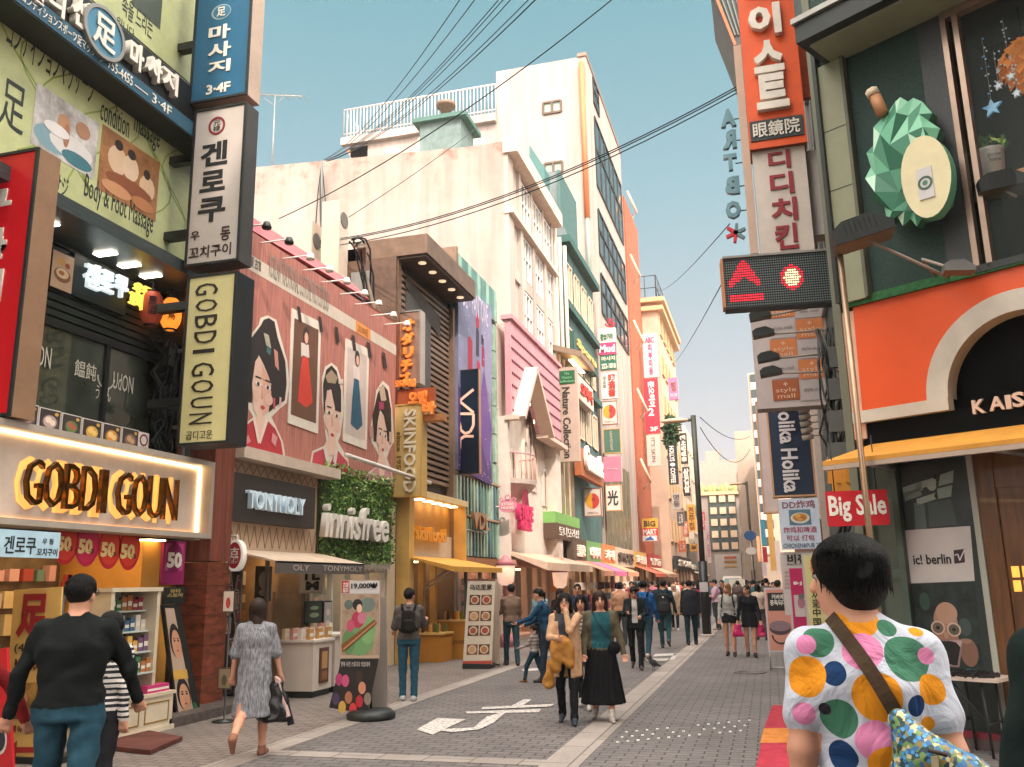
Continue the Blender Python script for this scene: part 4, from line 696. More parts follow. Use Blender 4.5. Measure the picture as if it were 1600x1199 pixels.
# ================================================================== slatted building with the yellow shop
t = thing('slatted_building', 'bronze slatted building with a deep lamp-lit eave above the yellow shop', 'building', L.at(21, 0)); m_sk = mat('skin_yellow', '#d8ae62', .55, scale=2); m_eave = mat('copper_eave', '#7d6350', .45, .2, var=.2)
b = MB(); b.wbox(-18, -9.6, 19.1, 22.85, 0, 10, m_concrete); b.box(L, 19.1, 22.85, 3.9, 10, -1.4, -.1, m_slatd); b.box(L, 19.1, 19.3, 0, 10, -1.4, -.02, m_eave); b.box(L, 22.7, 22.85, 0, 9.4, -1.4, .12, m_slat); b.build('wall', t)
b = MB(); z = 4.3
while z < 9.4:
    b.box(L, 19.3, 22.7, z, z+.085, -.1, .0, m_slat); z += .16
b.build('slats', t)
b = MB(); b.box(L, 19.05, 22.85, 9.65, 10.15, -1.0, .75, m_eave); b.box(L, 19.1, 22.8, 9.58, 9.65, -.1, .7, C('#4a3426')); b.wbox(-9.7, -8.25, 19.02, 19.09, 7.9, 9.65, mat('brown_side', '#6a5040', .6, var=.3)); b.wbox(-9.4, -8.9, 18.9, 19.02, 7.9, 9.3, m_steel); e_ = b.build('eave', t)
for i in range(5): q = MB(); q.disc(Frame(L.at(19.6+i*.72, 9.57, .55), (0, 1, 0), (1, 0, 0)), 0, 0, .001, .001, 0, m_light); c_ = L.at(19.5+i*.72, 9.56, .45); q = MB(); q.lathe(c_, [(.1, 0), (.1, .02), (.001, .02)], mat('lamp_day', '#ffe2b8', .4, var=0, emit=.5), 14); q.build('downlight', e_)
b = MB(); r = LF(.02).rect((617, 468), (672, 520), (640, 660), (612, 640)); b.box(L, 19.5, 21.2, 6.6, 8.9, -.05, .03, mat('grey_shutter', '#4c4744', .5)); b.poly(L, [(19.45, 9.0), (21.9, 8.3), (21.9, 8.9), (19.45, 9.3)], .035, C('#3c2e24')); b.build('dark_window', t)
def vsign(text_, t, f, boxes, m, ext, **k):
    for ch, bx in zip(text_, boxes): textpx(f, ch, bx, ext, m, t, **k)
t, f, r = blade('odarichibu_sign', 'brown blade sign with fat orange kana, above the yellow blade sign', 19.25, Q(618, 484, 662, 488, 652, 602, 617, 600), .3, C('#8a6a58'), C('#b0a498'), m_steel)
vsign('オダリチブ', t, f, ((630, 500, 648, 518), (628, 521, 648, 540), (631, 543, 647, 560), (628, 562, 645, 582), (626, 583, 642, 600)), mat('orange_letter', '#e8873a', .4, emit=.25), .07, bold=.06)
b = MB(); b.box(f, r[0], r[0]+.16, r[2]+.1, r[3]-.3, .0, .02, C('#c06a3a')); b.build('side_strip', t); S_ = SF(19.0)
t = thing('orange_letter_sign', 'cluster of orange hangul neon pieces above the yellow blade sign', 'sign', S_.at(*S_.px(655, 655))); 
for s, bx in (('오다리집', (619, 594, 650, 606)), ('오뎅', (640, 612, 668, 634)), ('바', (662, 628, 682, 648))): textpx(S_, s, bx, .1, MATS['orange_letter'], t, bold=.05)
b = MB(); u, v = S_.px(648, 620); b.box(S_, u-.45, u+.5, v-.35, v+.2, -.1, -.02, C('#a85530')); b.box(S_, u-.2, u+.7, v-.6, v-.45, -.3, .0, C('#b87a48')); b.build('backing', t)
t, f, r = blade('skinfood_sign', 'pale yellow blade sign reading SKINFOOD sideways beside the portrait billboard', 18.95, Q(618, 633, 660, 630, 660, 779, 612, 775), .3, C('#dcbc78'), C('#d0a860'), m_sk)
m_bl = C('#efe6cc')
textpx(f, 'SKINFOOD', (632, 640, 650, 770), .05, m_bl, t, rot=1, bold=.02); textpx(f, 'since 1957', (620, 675, 627, 742), .008, C('#8a6a34'), t, rot=1, bold=.02)
t = thing('yellow_shop', 'yellow cosmetics shop with gold fascia letters and a yellow awning', 'shop', L.at(21, 0)); Y0, Y1 = 19.35, 22.8
b = MB(); b.box(L, Y0-.2, Y0+.1, 0, 3.9, -.3, .3, m_sk); b.box(L, Y0+.1, Y1, 3.75, 3.9, -.1, .5, C('#e0c490')); b.box(L, Y1-.08, Y1, 2.35, 3.75, -.1, .45, m_sk); b.quad(L, Y0+.1, Y1-.08, 2.35, 3.75, .0, mat('gold_recess', '#c89a54', .5, var=.1)); b.box(L, Y0+.1, Y1-.1, 2.35, 2.95, .02, .06, C('#ddd0bc')); b.build('fascia', t)
b = MB()
for i in range(5): b.box(L, Y0+.5+i*.6, Y0+.75+i*.6, 3.72, 3.745, .1, .3, m_light)
b.build('fascia_lamp', t, split=True); textpx(LF(.1), 'skinfood', (641, 820, 689, 828, 689, 850, 640, 842), .15, mat('gold_letter', '#d08a1f', .35, .2, emit=.15), t, bold=.03)
b = MB(); a0, a1 = L.at(Y0-.1, 2.4, .1), L.at(Y1+.3, 2.4, .1); c0_, c1_ = L.at(Y0-.1, 2.12, 1.35), L.at(Y1+.3, 2.12, 1.35); b.mesh([a0, a1, c1_, c0_, a0-[0, 0, .03], a1-[0, 0, .03], c1_-[0, 0, .12], c0_-[0, 0, .12]], [(0, 1, 2, 3), (7, 6, 5, 4), (3, 2, 6, 7), (0, 3, 7, 4), (1, 5, 6, 2)], mat('awning_yellow', '#dba24a', .7)); b.build('awning', t)
b = MB(); b.quad(L, Y0, Y1, .05, 2.4, -1.39, mat('gold_back', '#b98a3a', .6, var=.4, scale=3)); b.quad(SF(22.78), -9.6, -8.25, .05, 2.4, 0, m_sk); b.box(L, Y0, Y1, 0, .05, -1.4, .3, m_side)
b.build('interior', t)
b = MB()
for u in (Y0+.1, Y0+.75, Y0+1.6, Y0+2.4): b.box(L, u, u+.14, .05, 2.35, -.2, -.05, m_sk)
b.build('posts', t); b = MB()
for i in range(5): b.box(L, Y0+.3+i*.6, Y0+.6+i*.6, 2.3, 2.33, -.9, -.6, m_light)
b.build('ceiling_lamp', t, split=True); b = MB(); b.tube([L.at(Y0+.6, 1.1, .3), L.at(Y0+.6, 1.7, .35), L.at(Y0+1.0, 2.1, .9)], .03, m_white_p); b.tube([L.at(Y0+.75, 1.1, .3), L.at(Y0+.75, 1.62, .35), L.at(Y0+1.15, 2.05, .9)], .025, m_white_p); b.build('awning_arms', t)
for nm, lab, px, wx, h, col in (('goods_stand', 'orange brown goods box with baskets in front of the yellow shop', (712, 1030), .45, .85, '#c0842e'), ('goods_stand', 'low gold display plinth behind the backpack man', (668, 1035), .35, .6, '#b97a28')):
    p = gnd(*px); t = thing(nm, lab, 'display stand', p); b = MB(); b.wbox(p[0]-wx, p[0]+wx, p[1], p[1]+.7, 0, h, C(col)); b.wbox(p[0]-wx-.03, p[0]+wx+.03, p[1]-.03, p[1]+.73, h, h+.04, m_sk); b.build('box', t); q = MB(); rr = random.Random(9)
    for i in range(16): c_ = (p[0]-wx+.06+rr.random()*(2*wx-.12), p[1]+.05+.6*rr.random(), h+.04); q.lathe(c_, [(.03, 0), (.035, .12+.06*rr.random()), (.015, .2), (.001, .2)], C(rr.choice(['#d9b060', '#8a6a30', '#c96a3a', '#6a7a3a', '#3a3028'])), 7)
    q.build('bottle', t, split=True)
    if h > .7: text(SF(p[1]), 'SKINFOOD', (p[0]-wx*.6, p[0]+wx*.6, h*.4, h*.5), .004, .004, C('#6a4418'), t)
p = gnd(690, 1000); t = thing('red_floor_sign', 'red upright sign with a white ring by the yellow shop entrance', 'sign', p); b = MB(); b.wbox(p[0]-.16, p[0]+.16, p[1], p[1]+.06, 0, .95, C('#a82422')); b.build('board', t); q = MB(); q.ring(SF(p[1]), p[0], .6, .06, .1, .002, .006, lw, 16, asp=1.6); q.build('ring_mark', t)
# food menu banner
t = thing('food_menu_banner', 'white standing banner with eight food photos and Chinese heading near the yellow shop', 'banner', (-6, 18.3, 0)); A = SF(18.3); q = [A.px(*p) for p in Q(731, 906, 774, 906, 768, 1039, 723, 1040)]; b = MB(); b.prism(A, [q[3], q[2], q[1], q[0]], -.03, 0, C('#d9cbb8')); b.poly(A, [lerpq(q, *p) for p in ((0, 0), (1, 0), (1, .05), (0, .05))], .004, C('#c0503a')); b.build('cloth', t)
for k in range(8):
    a_, c_ = (.3, .72)[k % 2], (.76, .57, .40, .18)[k//2]-.0; pb_ = MB(); pb_.poly(A, [lerpq(q, *p) for p in ((a_-.19, c_-.06), (a_+.19, c_-.06), (a_+.19, c_+.06), (a_-.19, c_+.06))], .004, C(['#5a3a2c', '#7a4a38', '#8a5a3a', '#6a4030'][k % 4])); qdisc(pb_, A, q, a_, c_, .15, .05, .007, C('#d9c4a8')); qdisc(pb_, A, q, a_, c_, .11, .036, .010, C(['#a8553a', '#b87a4a', '#c9a070', '#a84a3a'][(k*3) % 4])); pb_.build('food_photo', t)
b = MB(); b.poly(A, [lerpq(q, *p) for p in ((0, .985), (1, .985), (1, 1.01), (0, 1.01))], .004, C('#7a4a3a')); b.build('top_rail', t)
textpx(A, '乌达里家', (734, 913, 769, 922), .003, C('#2c2422'), t, d=.004, bold=.02)
b = MB(); S2 = SF(18.7); qq = [S2.px(*p) for p in Q(770, 905, 778, 906, 782, 1036, 766, 1036)]; b.prism(S2, [qq[3], qq[2], qq[1], qq[0]], -.02, 0, C('#b9a596')); b.build('rear_panel', t); b = MB(); u, _ = A.px(745, 1040); b.box(A, u-.3, u+.3, 0, .1, -.35, .05, m_dark); b.tube([A.at(u, .1, -.3), A.at(u+.35, .03, -.5)], .02, m_dark); b.build('base', t)
goods_wall(bpy.data.objects['cosmetics_shop'], 13, 15, .5, 2.1, -1.36, 60, 2); goods_wall(bpy.data.objects['hedge_shop'], 15.4, 18.3, .4, 2, -1.36, 70, 3); goods_wall(bpy.data.objects['yellow_shop'], 19.6, 22.5, .4, 2.1, -1.36, 70, 4)
# ================================================================== glass fronted building
t = thing('glass_front_building', 'green glass fin building with a tall lipstick poster and blade sign', 'building', L.at(25, 0)); m_gg = mat('green_glass', '#5f8a7c', .25, var=.25, scale=1.5, spec=.6); m_gg2 = mat('pale_green_glass', '#9ab8a4', .25, var=.2, spec=.6); m_gg3 = mat('blue_glass', '#3f6a78', .25, var=.2)
b = MB(); b.wbox(-18, -9.6, 22.9, 27.1, 0, 11.2, m_concrete); b.box(L, 22.9, 27.15, 2.3, 11.25, -1.4, 0, C('#5a6a64')); b.box(L, 22.9, 27.15, 2.25, 2.45, 0, .2, C('#a86f48')); b.wbox(-9.7, -8.0, 22.8, 22.92, 9.6, 11.3, m_eave); b.build('wall', t)
b = MB()
for i in range(14):
    u = 22.95+i*.3; b.box(L, u, u+.29, 10.2, 11.25, 0, .1, (m_gg, m_gg2, m_gg)[i % 3])
    for z0, z1 in ((2.5, 3.55), (3.65, 4.7), (4.8, 5.4)): b.box(L, u, u+.13, z0, z1, 0, .12, (m_gg2, m_gg, m_gg3, m_gg2, m_gg)[(i*2+int(z0)) % 5]); b.box(L, u+.13, u+.28, z0, z1, 0, .05, (m_gg, m_gg2, m_gg3)[(i+int(z0)) % 3])
for z0 in np.arange(5.5, 10.1, .92): b.box(L, 22.92, 23.35, z0, z0+.88, 0, .08, m_gg); b.box(L, 26.75, 27.1, z0, z0+.88, 0, .08, m_gg2)
b.build('glass_fins', t)
b = MB()
for z in (3.58, 4.72): b.box(L, 22.9, 27.15, z, z+.06, 0, .14, C('#a88a70'))
b.build('transoms', t)
b = MB(); b.box(L, 23.0, 27.1, .05, 2.25, -1.39, -1.3, mat('dim_shop', '#4a4a40', .5, var=.5, scale=3)); b.quad(L, 23.1, 27.0, .1, 2.25, -.1, m_glass_t)
for u in (23.0, 24.3, 25.6, 26.95): b.box(L, u, u+.1, 0, 2.25, -.15, -.05, m_frame)
b.build('ground_floor', t)
PF = LF(.2); t2 = thing('lipstick_poster', 'purple and grey lipstick advertising poster on the green glass building', 'poster', PF.at(25, 5.4)); pq = [PF.px(*p) for p in Q(716, 440, 768, 480, 768, 758, 716, 733)]
m_pp = mat('poster_violet', '#7d7c98', .4, var=.25, scale=.7); b = MB(); b.prism(PF, [pq[3], pq[2], pq[1], pq[0]], -.1, 0, m_pp); b.build('board', t2)
b = MB(); P_ = lambda *a: [lerpq(pq, x, y) for x, y in zip(a[0::2], a[1::2])]
b.poly(PF, P_(0, 0, 1, 0, 1, .1, .6, .35, .35, .28, 0, .45), .003, C('#4a2f68')); b.poly(PF, P_(.6, .62, 1, .45, 1, .98, .7, .9), .003, C('#8a86a4')); b.poly(PF, P_(.55, .3, .9, .05, 1, .3, .75, .62), .0045, C('#66468a'))
for x, y0, y1, w_, c_ in ((.55, .66, .82, .09, '#3c3044'), (.55, .82, .90, .09, '#a8243c'), (.72, .62, .74, .09, '#8a2448'), (.7, .74, .80, .08, '#2f2a3c'), (.33, .5, .74, .13, '#9a2438'), (.58, .42, .64, .1, '#b02a4a')): b.poly(PF, P_(x-w_/2, y0, x+w_/2, y0, x+w_/2, y1-.02, x, y1, x-w_/2, y1-.01), .006, C(c_))
rr = random.Random(5)
for i in range(40): x, y = rr.random(), rr.random()**2*.9; u, v = lerpq(pq, .02+.95*x, .02+y); b.disc(PF, u, v, .025, .025, .009, C('#d8d0e0'), 6)
b.build('printed_lipsticks', t2); textpx(PF, 'VDL + PANTONE', (719, 458, 762, 458, 762, 508, 719, 478), .004, C('#c9c0d0'), t2, d=.004)
t, f, r = blade('vdl_blade_sign', 'dark navy blade sign with pink outlined letters V D L sideways', 23.1, Q(711, 578, 749, 578, 748, 741, 712, 741), .18, mat('navy_gloss', '#16263a', .15, var=.25, scale=2), C('#b98a6a'), m_dark)
m_pl = mat('pink_neon', '#e8b8a0', .4, var=0, emit=.25); b = MB()
PX = lambda *a: [f.px(x, y) for x, y in zip(a[0::2], a[1::2])]
wave_stroke(b, f, PX(740, 609, 718, 627, 740, 645), .07, 0, .03, m_pl); wave_stroke(b, f, PX(718, 647, 740, 647, 740, 665, 735, 675, 727, 678, 720, 672, 718, 660, 718, 647), .07, 0.001, .03, m_pl); wave_stroke(b, f, PX(740, 682, 726, 682, 719, 687, 718, 710), .07, 0, .03, m_pl); b.build('neon_letters', t)
t = thing('vdl_letters', 'metal letters VDL standing proud of the green glass fins', 'sign', LF(.2).at(25, 3.6)); textpx(LF(.2), 'VDL', (735, 800, 760, 804, 760, 830, 735, 826), .1, mat('bronze_letter', '#b08a68', .35, .5), t, bold=.02); b = MB(); u0, v0 = LF(.2).px(735, 829); u1, _ = LF(.2).px(760, 830); b.tube([LF(.2).at(u0-.2, v0, -.05), LF(.2).at(u1+.2, v0, -.05)], .025, m_steel); b.build('rail', t)
# ================================================================== LEFT: white building with the pink roofed shop
WS = SF(28.6)
t = thing('white_building', 'tall white rendered building with a stained blank side wall and panelled street front', 'building', L.at(32, 0))
m_stain = bpy.data.materials.new('stained_white_render'); m_stain.use_nodes = True; _n = m_stain.node_tree; _b = _n.nodes['Principled BSDF']; _b.inputs['Roughness'].default_value = .9
tc_ = _n.nodes.new('ShaderNodeTexCoord'); n1 = _n.nodes.new('ShaderNodeTexNoise'); n1.inputs['Scale'].default_value = .9; n1.inputs['Detail'].default_value = 9; n1.inputs['Roughness'].default_value = .75; _n.links.new(tc_.outputs['Object'], n1.inputs[0])
sx_ = _n.nodes.new('ShaderNodeSeparateXYZ'); _n.links.new(tc_.outputs['Object'], sx_.inputs[0])
mr = _n.nodes.new('ShaderNodeMapRange'); mr.inputs[1].default_value = 15.2; mr.inputs[2].default_value = 17.6; mr.inputs[3].default_value = 0; mr.inputs[4].default_value = .22; _n.links.new(sx_.outputs['Z'], mr.inputs[0])
ad = _n.nodes.new('ShaderNodeMath'); ad.operation = 'ADD'; _n.links.new(n1.outputs[0], ad.inputs[0]); _n.links.new(mr.outputs[0], ad.inputs[1])
rp = _n.nodes.new('ShaderNodeValToRGB'); rp.color_ramp.elements[0].position = .35; rp.color_ramp.elements[0].color = lin('#ad9f95'); rp.color_ramp.elements[1].position = .72; rp.color_ramp.elements[1].color = lin('#a08f84'); e2 = rp.color_ramp.elements.new(.86); e2.color = lin('#8a5c48'); _n.links.new(ad.outputs[0], rp.inputs[0]); mq = _n.nodes.new('ShaderNodeMapping'); mq.inputs['Scale'].default_value = (2.2, 2.2, .13); _n.links.new(tc_.outputs['Object'], mq.inputs[0]); n3 = _n.nodes.new('ShaderNodeTexNoise'); n3.inputs['Scale'].default_value = 1.3; n3.inputs['Detail'].default_value = 7; _n.links.new(mq.outputs[0], n3.inputs[0]); m3 = _n.nodes.new('ShaderNodeMapRange'); m3.inputs[1].default_value = .3; m3.inputs[2].default_value = .65; m3.inputs[3].default_value = .74; m3.inputs[4].default_value = 1.05; _n.links.new(n3.outputs[0], m3.inputs[0]); x3 = _n.nodes.new('ShaderNodeMix'); x3.data_type = 'RGBA'; x3.blend_type = 'MULTIPLY'; x3.inputs[0].default_value = 1; _n.links.new(rp.outputs[0], x3.inputs[6]); _n.links.new(m3.outputs[0], x3.inputs[7]); _n.links.new(x3.outputs[2], _b.inputs['Base Color'])
z0 = WS.px(383, 262)[1]; x0 = WS.px(383, 262)[0]
b = MB(); b.prism(WS, [(-30, 0), (-9.7, 0), (-9.7, 10.6), (-8.2, 10.6), (-8.2, 17.6), (-9.5, 17.6), (x0-.5, z0), (-30, z0-.3)], -7.2, 0, m_stain); b.build('side_wall', t)
b = MB(); b.box(L, 28.62, 35.8, 10.5, 17.6, -.3, .02, m_wall_w)
b.box(L, 28.5, 36.0, 17.1, 17.7, 0, .55, mat('cornice', '#cdb8a6', .7)); b.box(L, 28.55, 35.9, 14.75, 14.95, 0, .35, MATS['cornice']); b.box(L, 28.6, 29.3, 10.5, 17.1, 0, .16, m_wall_w)
for u in (30.2, 32.0, 33.9, 35.5): b.box(L, u, u+.35, 10.5, 14.75, 0, .18, m_wall_w); b.box(L, u, u+.3, 14.95, 17.1, 0, .14, m_wall_w)
b.box(L, 29.3, 35.8, 12.55, 13.0, .02, .12, m_wall_w); b.build('street_front', t)
m_gdk = mat('glass_green_dark', '#2f423c', .1, var=.3, spec=.7)
for u in (30.6, 32.45, 34.3):
    for v0, v1 in ((10.7, 12.5), (13.05, 14.7), (15.2, 16.9)):
        q = MB(); q.box(L, u, u+1.35, v0, v1, .025, .035, m_gdk); pn = q.build('window', t); q = MB()
        for a in (u, u+.44, u+.9, u+1.3): q.box(L, a, a+.06, v0, v1, .03, .11, m_white_p)
        for a in (v0, (v0+v1)/2, v1-.06): q.box(L, u, u+1.35, a, a+.06, .032, .105, m_white_p)
        q.build('frame', pn)
# roof house with chimney, antenna, air conditioners
RS = SF(31); t = thing('roof_house', 'green tiled stair house on the white roof, with a round vent on top', 'building', RS.at(*RS.px(690, 232))); m_gr = mat('weathered_green', '#6a7c78', .7, var=.2); b = MB(); r = RS.rect((656, 190), (718, 190), (722, 234), (656, 237)); b.box(RS, r[0], r[1], r[2]-1, r[3], -1.6, 0, m_gr); b.prism(RS, [(r[0]-.8, r[2]-1), (r[0], r[2]-1), (r[0], r[3]-.5), (r[0]-.1, r[3]-.5)], -1, -.1, m_cream); b.box(RS, r[0]-.25, r[1]+.3, r[3], r[3]+.18, -1.8, .25, mat('green_roof', '#44685e', .6)); b.build('wall', t)
u, v = RS.px(689, 186); b = MB(); b.lathe(RS.at(u, r[3]+.15, -.6), [(.22, 0), (.2, .75), (.4, .8), (.42, .95), (.2, 1.05), (.001, 1.06)], m_eave, 14); b.build('roof_vent', t)
AS_ = SF(28.9); u, v = AS_.px(425, 262); u2, v2 = AS_.px(430, 150); t = thing('tv_antenna', 'thin roof antenna with a long toothed boom on a mast', 'antenna', AS_.at(u, v)); b = MB(); b.tube([AS_.at(u, v-.5), AS_.at(u2, v2)], .035, m_steel, 6, .02); b.build('mast', t); b = MB(); ua, va = AS_.px(397, 148); ub, vb = AS_.px(474, 151); b.tube([AS_.at(ua, va), AS_.at(ub, vb)], .022, m_steel)
for k in range(9): p = AS_.at(ua+(ub-ua)*k/8, va+(vb-va)*k/8); b.tube([p-[0, .35, 0], p+[0, .35, 0]], .012, m_steel, 4)
b.tube([AS_.at(ua, va-.4), AS_.at(ua, va+.4)], .014, m_steel, 4); b.tube([AS_.at(u2, v2-.45), AS_.at(u2-.5, v2-.02)], .012, m_steel, 4); b.tube([AS_.at(u2, v2-.45), AS_.at(u2+.5, v2-.02)], .012, m_steel, 4); b.build('boom', t)
for lab, q in (('tall beige air conditioner unit on the brown studio roof', Q(503, 310, 530, 318, 530, 385, 503, 380)), ('short beige air conditioner unit on the brown studio roof', Q(450, 343, 487, 352, 487, 385, 450, 385))):
    A = SF(18.5); r = A.rect(*q); t = thing('air_conditioner', lab, 'air conditioner', A.at((r[0]+r[1])/2, 7.9), 'air conditioners on the studio roof'); b = MB(); b.box(A, r[0], r[1], 7.9, r[3], -.5, 0, C('#c9b8a6')); b.build('casing', t); q2 = MB(); s_ = Frame(A.at(r[1], 0, 0), (0, 1, 0), (1, 0, 0)); q2.ring(s_, .25, r[3]-.45, 0, .2, .002, .02, C('#6a655f'), 16); q2.build('fan_grille', t)
b = MB(); b.wbox(-11, -9, 18.2, 19.4, 7.9, 8.6, C('#6d7f88')); b.tube([(-9.2, 18.0, 8.2), (-9.5, 18.6, 8.9), (-10.6, 18.9, 9.0)], .25, m_steel, 12); b.build('roof_duct', label='grey blue duct and pipe box between the studio roof and the slatted building', cat='duct')
# pink roofed shop
t = thing('pink_roof_shop', 'cosmetics shop like a doll house with pink tiled gable roof and white balcony', 'shop', L.at(31, 0)); E_ = LF(.5); m_pt = mat('pink_tile', '#cc929a', .6, var=.1); m_pg = C('#7a3a4a'); m_hw = mat('house_white', '#e2d3c6', .7, scale=1)
rq = [E_.px(*p) for p in Q(776, 472, 853, 560, 857, 680, 778, 642)]
U0, U1 = 27.3, 34.6; rz0, rz1 = (rq[2][1]+rq[3][1])/2, (rq[0][1]+rq[1][1])/2
gu, gz = E_.px(821, 580); gl, gr = E_.px(803, 650), E_.px(846, 682)
b = MB(); b.prism(L, [(U0, rz0), (gl[0], rz0), (gu, gz), (gr[0], rz0), (U1, rz0), (U1, rz1), (U0, rz1)], .3, .5, m_pt); b.box(L, U0-.1, U1+.1, rz1, rz1+.15, .2, .6, C('#c98a90')); b.build('tiled_roof', t)
b = MB(); n = int((rz1-rz0)/.42)
for k in range(n):
    z = rz0+.2+k*.42; u = U0+.1
    while u < U1-.1:
        inside = gl[0]-.15 < u < gr[0]+.15 and z < rz0+(gz-rz0)*(1-abs(u-gu)/(max(gr[0]-gu, gu-gl[0])))+.3
        if not inside: b.prism(L, [(u, z), (u+.1, z-.05), (u+.2, z), (u+.2, z+.03), (u, z+.03)], .5, .53, m_pg)
        u += .22
b.build('tile_edges', t)
b = MB(); wave_stroke(b, L, [(gl[0]-.2, rz0-.1), (gu, gz+.05), (gr[0]+.2, rz0-.1)], .16, .45, .5, C('#d9bfae')); b.box(L, U0-.1, gl[0], rz0-.15, rz0, .3, .75, C('#d9bfae')); b.box(L, gr[0], U1+.1, rz0-.15, rz0, .3, .75, C('#d9bfae')); b.build('gable_trim', t)
b = MB(); b.box(L, U0, U1, 2.4, rz1, -1.4, .012, m_hw); b.box(L, U0, U0+.25, 2.3, rz0, 0, .35, m_hw); b.box(L, U1-.8, U1, 0, rz0+2, 0, .45, m_hw); b.box(L, U0, U1, 2.25, 2.45, 0, .5, C('#c98f72')); b.build('wall', t)
m_gw = mat('window_dim', '#6a5a4c', .15, var=.3)
for u, v0, h, w in ((28.6, 4.5, 1.5, .5), (30.4, 5.0, 1.7, .35), (31.0, 5.0, 2.3, .55), (31.8, 5.0, 1.7, .35), (33.2, 4.6, 1.3, .45)):
    q = MB(); q.prism(L, [(u, v0), (u+w, v0), (u+w, v0+h-.2)]+[(u+w/2+w/2*math.cos(a), v0+h-.2+w*.6*math.sin(a)) for a in np.linspace(.3, math.pi-.3, 6)]+[(u, v0+h-.2)], .0, .04, m_gw); wd = q.build('arched_window', t); q = MB(); q.ring(L, u+w/2, v0+h-.2, w/2, w/2+.08, .01, .1, m_hw, 10, 0, math.pi, 1.2); q.box(L, u-.08, u, v0, v0+h-.2, .01, .1, m_hw); q.box(L, u+w, u+w+.08, v0, v0+h-.2, .01, .1, m_hw); q.box(L, u+w/2-.02, u+w/2+.02, v0, v0+h, .04, .06, m_hw); q.build('frame', wd)
bu, bv = E_.px(821, 752); b = MB(); prof = [(0, -.9), (.5, -.6), (1.1, -.15), (1.15, 0)]
for (r0, z0_), (r1, z1_) in zip(prof[:-1], prof[1:]):
    for i in range(12):
        a, a2 = math.pi*i/12, math.pi*(i+1)/12; P_ = [L.at(bu-r_*math.cos(x), bv+z_, r_*math.sin(x)*.75) for r_, z_, x in ((r0, z0_, a), (r1, z1_, a), (r1, z1_, a2), (r0, z0_, a2))]; b.face(P_, m_hw, True)
b.face([L.at(bu-1.15*math.cos(math.pi*i/12), bv, 1.15*.75*math.sin(math.pi*i/12)) for i in range(13)], m_hw); bl = b.build('balcony', t); b = MB()
for zz in (.85,): b.tube([L.at(bu-1.1*math.cos(math.pi*i/12), bv+zz, .82*math.sin(math.pi*i/12)) for i in range(13)], .025, m_pt)
for i in range(13): b.tube([L.at(bu-1.1*math.cos(math.pi*i/12), bv, .82*math.sin(math.pi*i/12)), L.at(bu-1.1*math.cos(math.pi*i/12), bv+.85, .82*math.sin(math.pi*i/12))], .015, C('#c9a08c'), 5)
b.build('railing', bl)
for i, u in enumerate((29.3, 33.6)):
    q = MB(); q.box(L, u, u+.7, 3.7, 3.8, 0, .3, m_hw); q.tube([L.at(u, 4.4, .28), L.at(u+.7, 4.4, .28)], .025, C('#c9a08c'))
    for k in range(5): q.tube([L.at(u+.08+k*.13, 3.8, .28), L.at(u+.08+k*.13, 4.4, .28)], .015, C('#c9a08c'), 5)
    q.build('flower_rail', t)
for x, y in ((1178, 230), (1212, 380), (1248, 530)):
    uu, vv = LF(.55).px(600+x*.1876, 560+y*.1876); q = MB(); q.disc(LF(.55), uu, vv, .09, .07, .01, m_light, 10); q.build('gable_lamp', t)
b = MB(); b.quad(L, U0, U1-.8, .1, 2.3, -1.39, mat('pink_shop_back', '#c08a80', .6, var=.5, scale=2.5)); b.box(L, U0, U1, 0, .12, -1.4, .5, C('#c9a590'))
for u in (U0+.05, 28.9, 30.4, 32, 33.4): b.box(L, u, u+.22, .1, 2.3, -.15, .02, C('#e0c4b4'))
b.build('shop_floor', t); b = MB()
for i in range(5): b.box(L, 27.7+i*1.1, 28.1+i*1.1, 2.2, 2.24, -1, -.7, m_light)
b.build('ceiling_lamp', t, split=True)
b = MB(); a0, a1, c0_, c1_ = L.at(27.4, 2.75, .1), L.at(35.2, 2.75, .1), L.at(27.6, 2.35, 1.5), L.at(35.2, 2.35, 1.5); b.mesh([a0, a1, c1_, c0_, a0-[0, 0, .05], a1-[0, 0, .05], c1_-[0, 0, .25], c0_-[0, 0, .25]], [(0, 1, 2, 3), (7, 6, 5, 4), (3, 2, 6, 7), (0, 3, 7, 4), (1, 5, 6, 2)], mat('awning_beige', '#cdb098', .75)); b.build('awning', t)
t = thing('pink_letter_sign', 'upright cluster of hot pink letters on the white wall below the balcony', 'sign', LF(.6).at(30.5, 3)); m_hp = mat('hot_pink', '#c82a5e', .4, emit=.15); textpx(LF(.5), 'ETUDE', (805, 790, 827, 815), .15, m_hp, t, bold=.05); textpx(LF(.5), 'HOUSE', (808, 812, 825, 830), .15, m_hp, t, bold=.05); b = MB(); u, v = LF(.5).px(818, 775); b.prism(LF(.5), [(u-.25, v-.35), (u+.25, v-.35), (u, v+.5)], 0, .12, C('#8a1f3c')); b.build('spire', t)
OS = SF(26.6); t = thing('pink_oval_sign', 'pale pink oval blade sign with a curled crown beside the pink letters', 'sign', OS.at(*OS.px(793, 802))); u, v = OS.px(793, 791); b = MB(); b.ring(OS, u, v, 0, .29, -.08, 0, C('#d98a9a'), 24, asp=.7); b.ring(OS, u, v+.26, .06, .1, -.05, 0, C('#d98a9a'), 12); b.ring(OS, u-.2, v+.2, .04, .07, -.05, 0, C('#d98a9a'), 12); b.ring(OS, u+.2, v+.2, .04, .07, -.05, 0, C('#d98a9a'), 12); b.tube([OS.at(u-.9, v, -.04), OS.at(u-.25, v, -.04)], .02, m_white_p); b.build('oval_board', t); text(OS, 'ETUDE\nHOUSE', (u-.2, u+.2, v-.1, v+.1), .002, .01, lw, t, bold=.02)
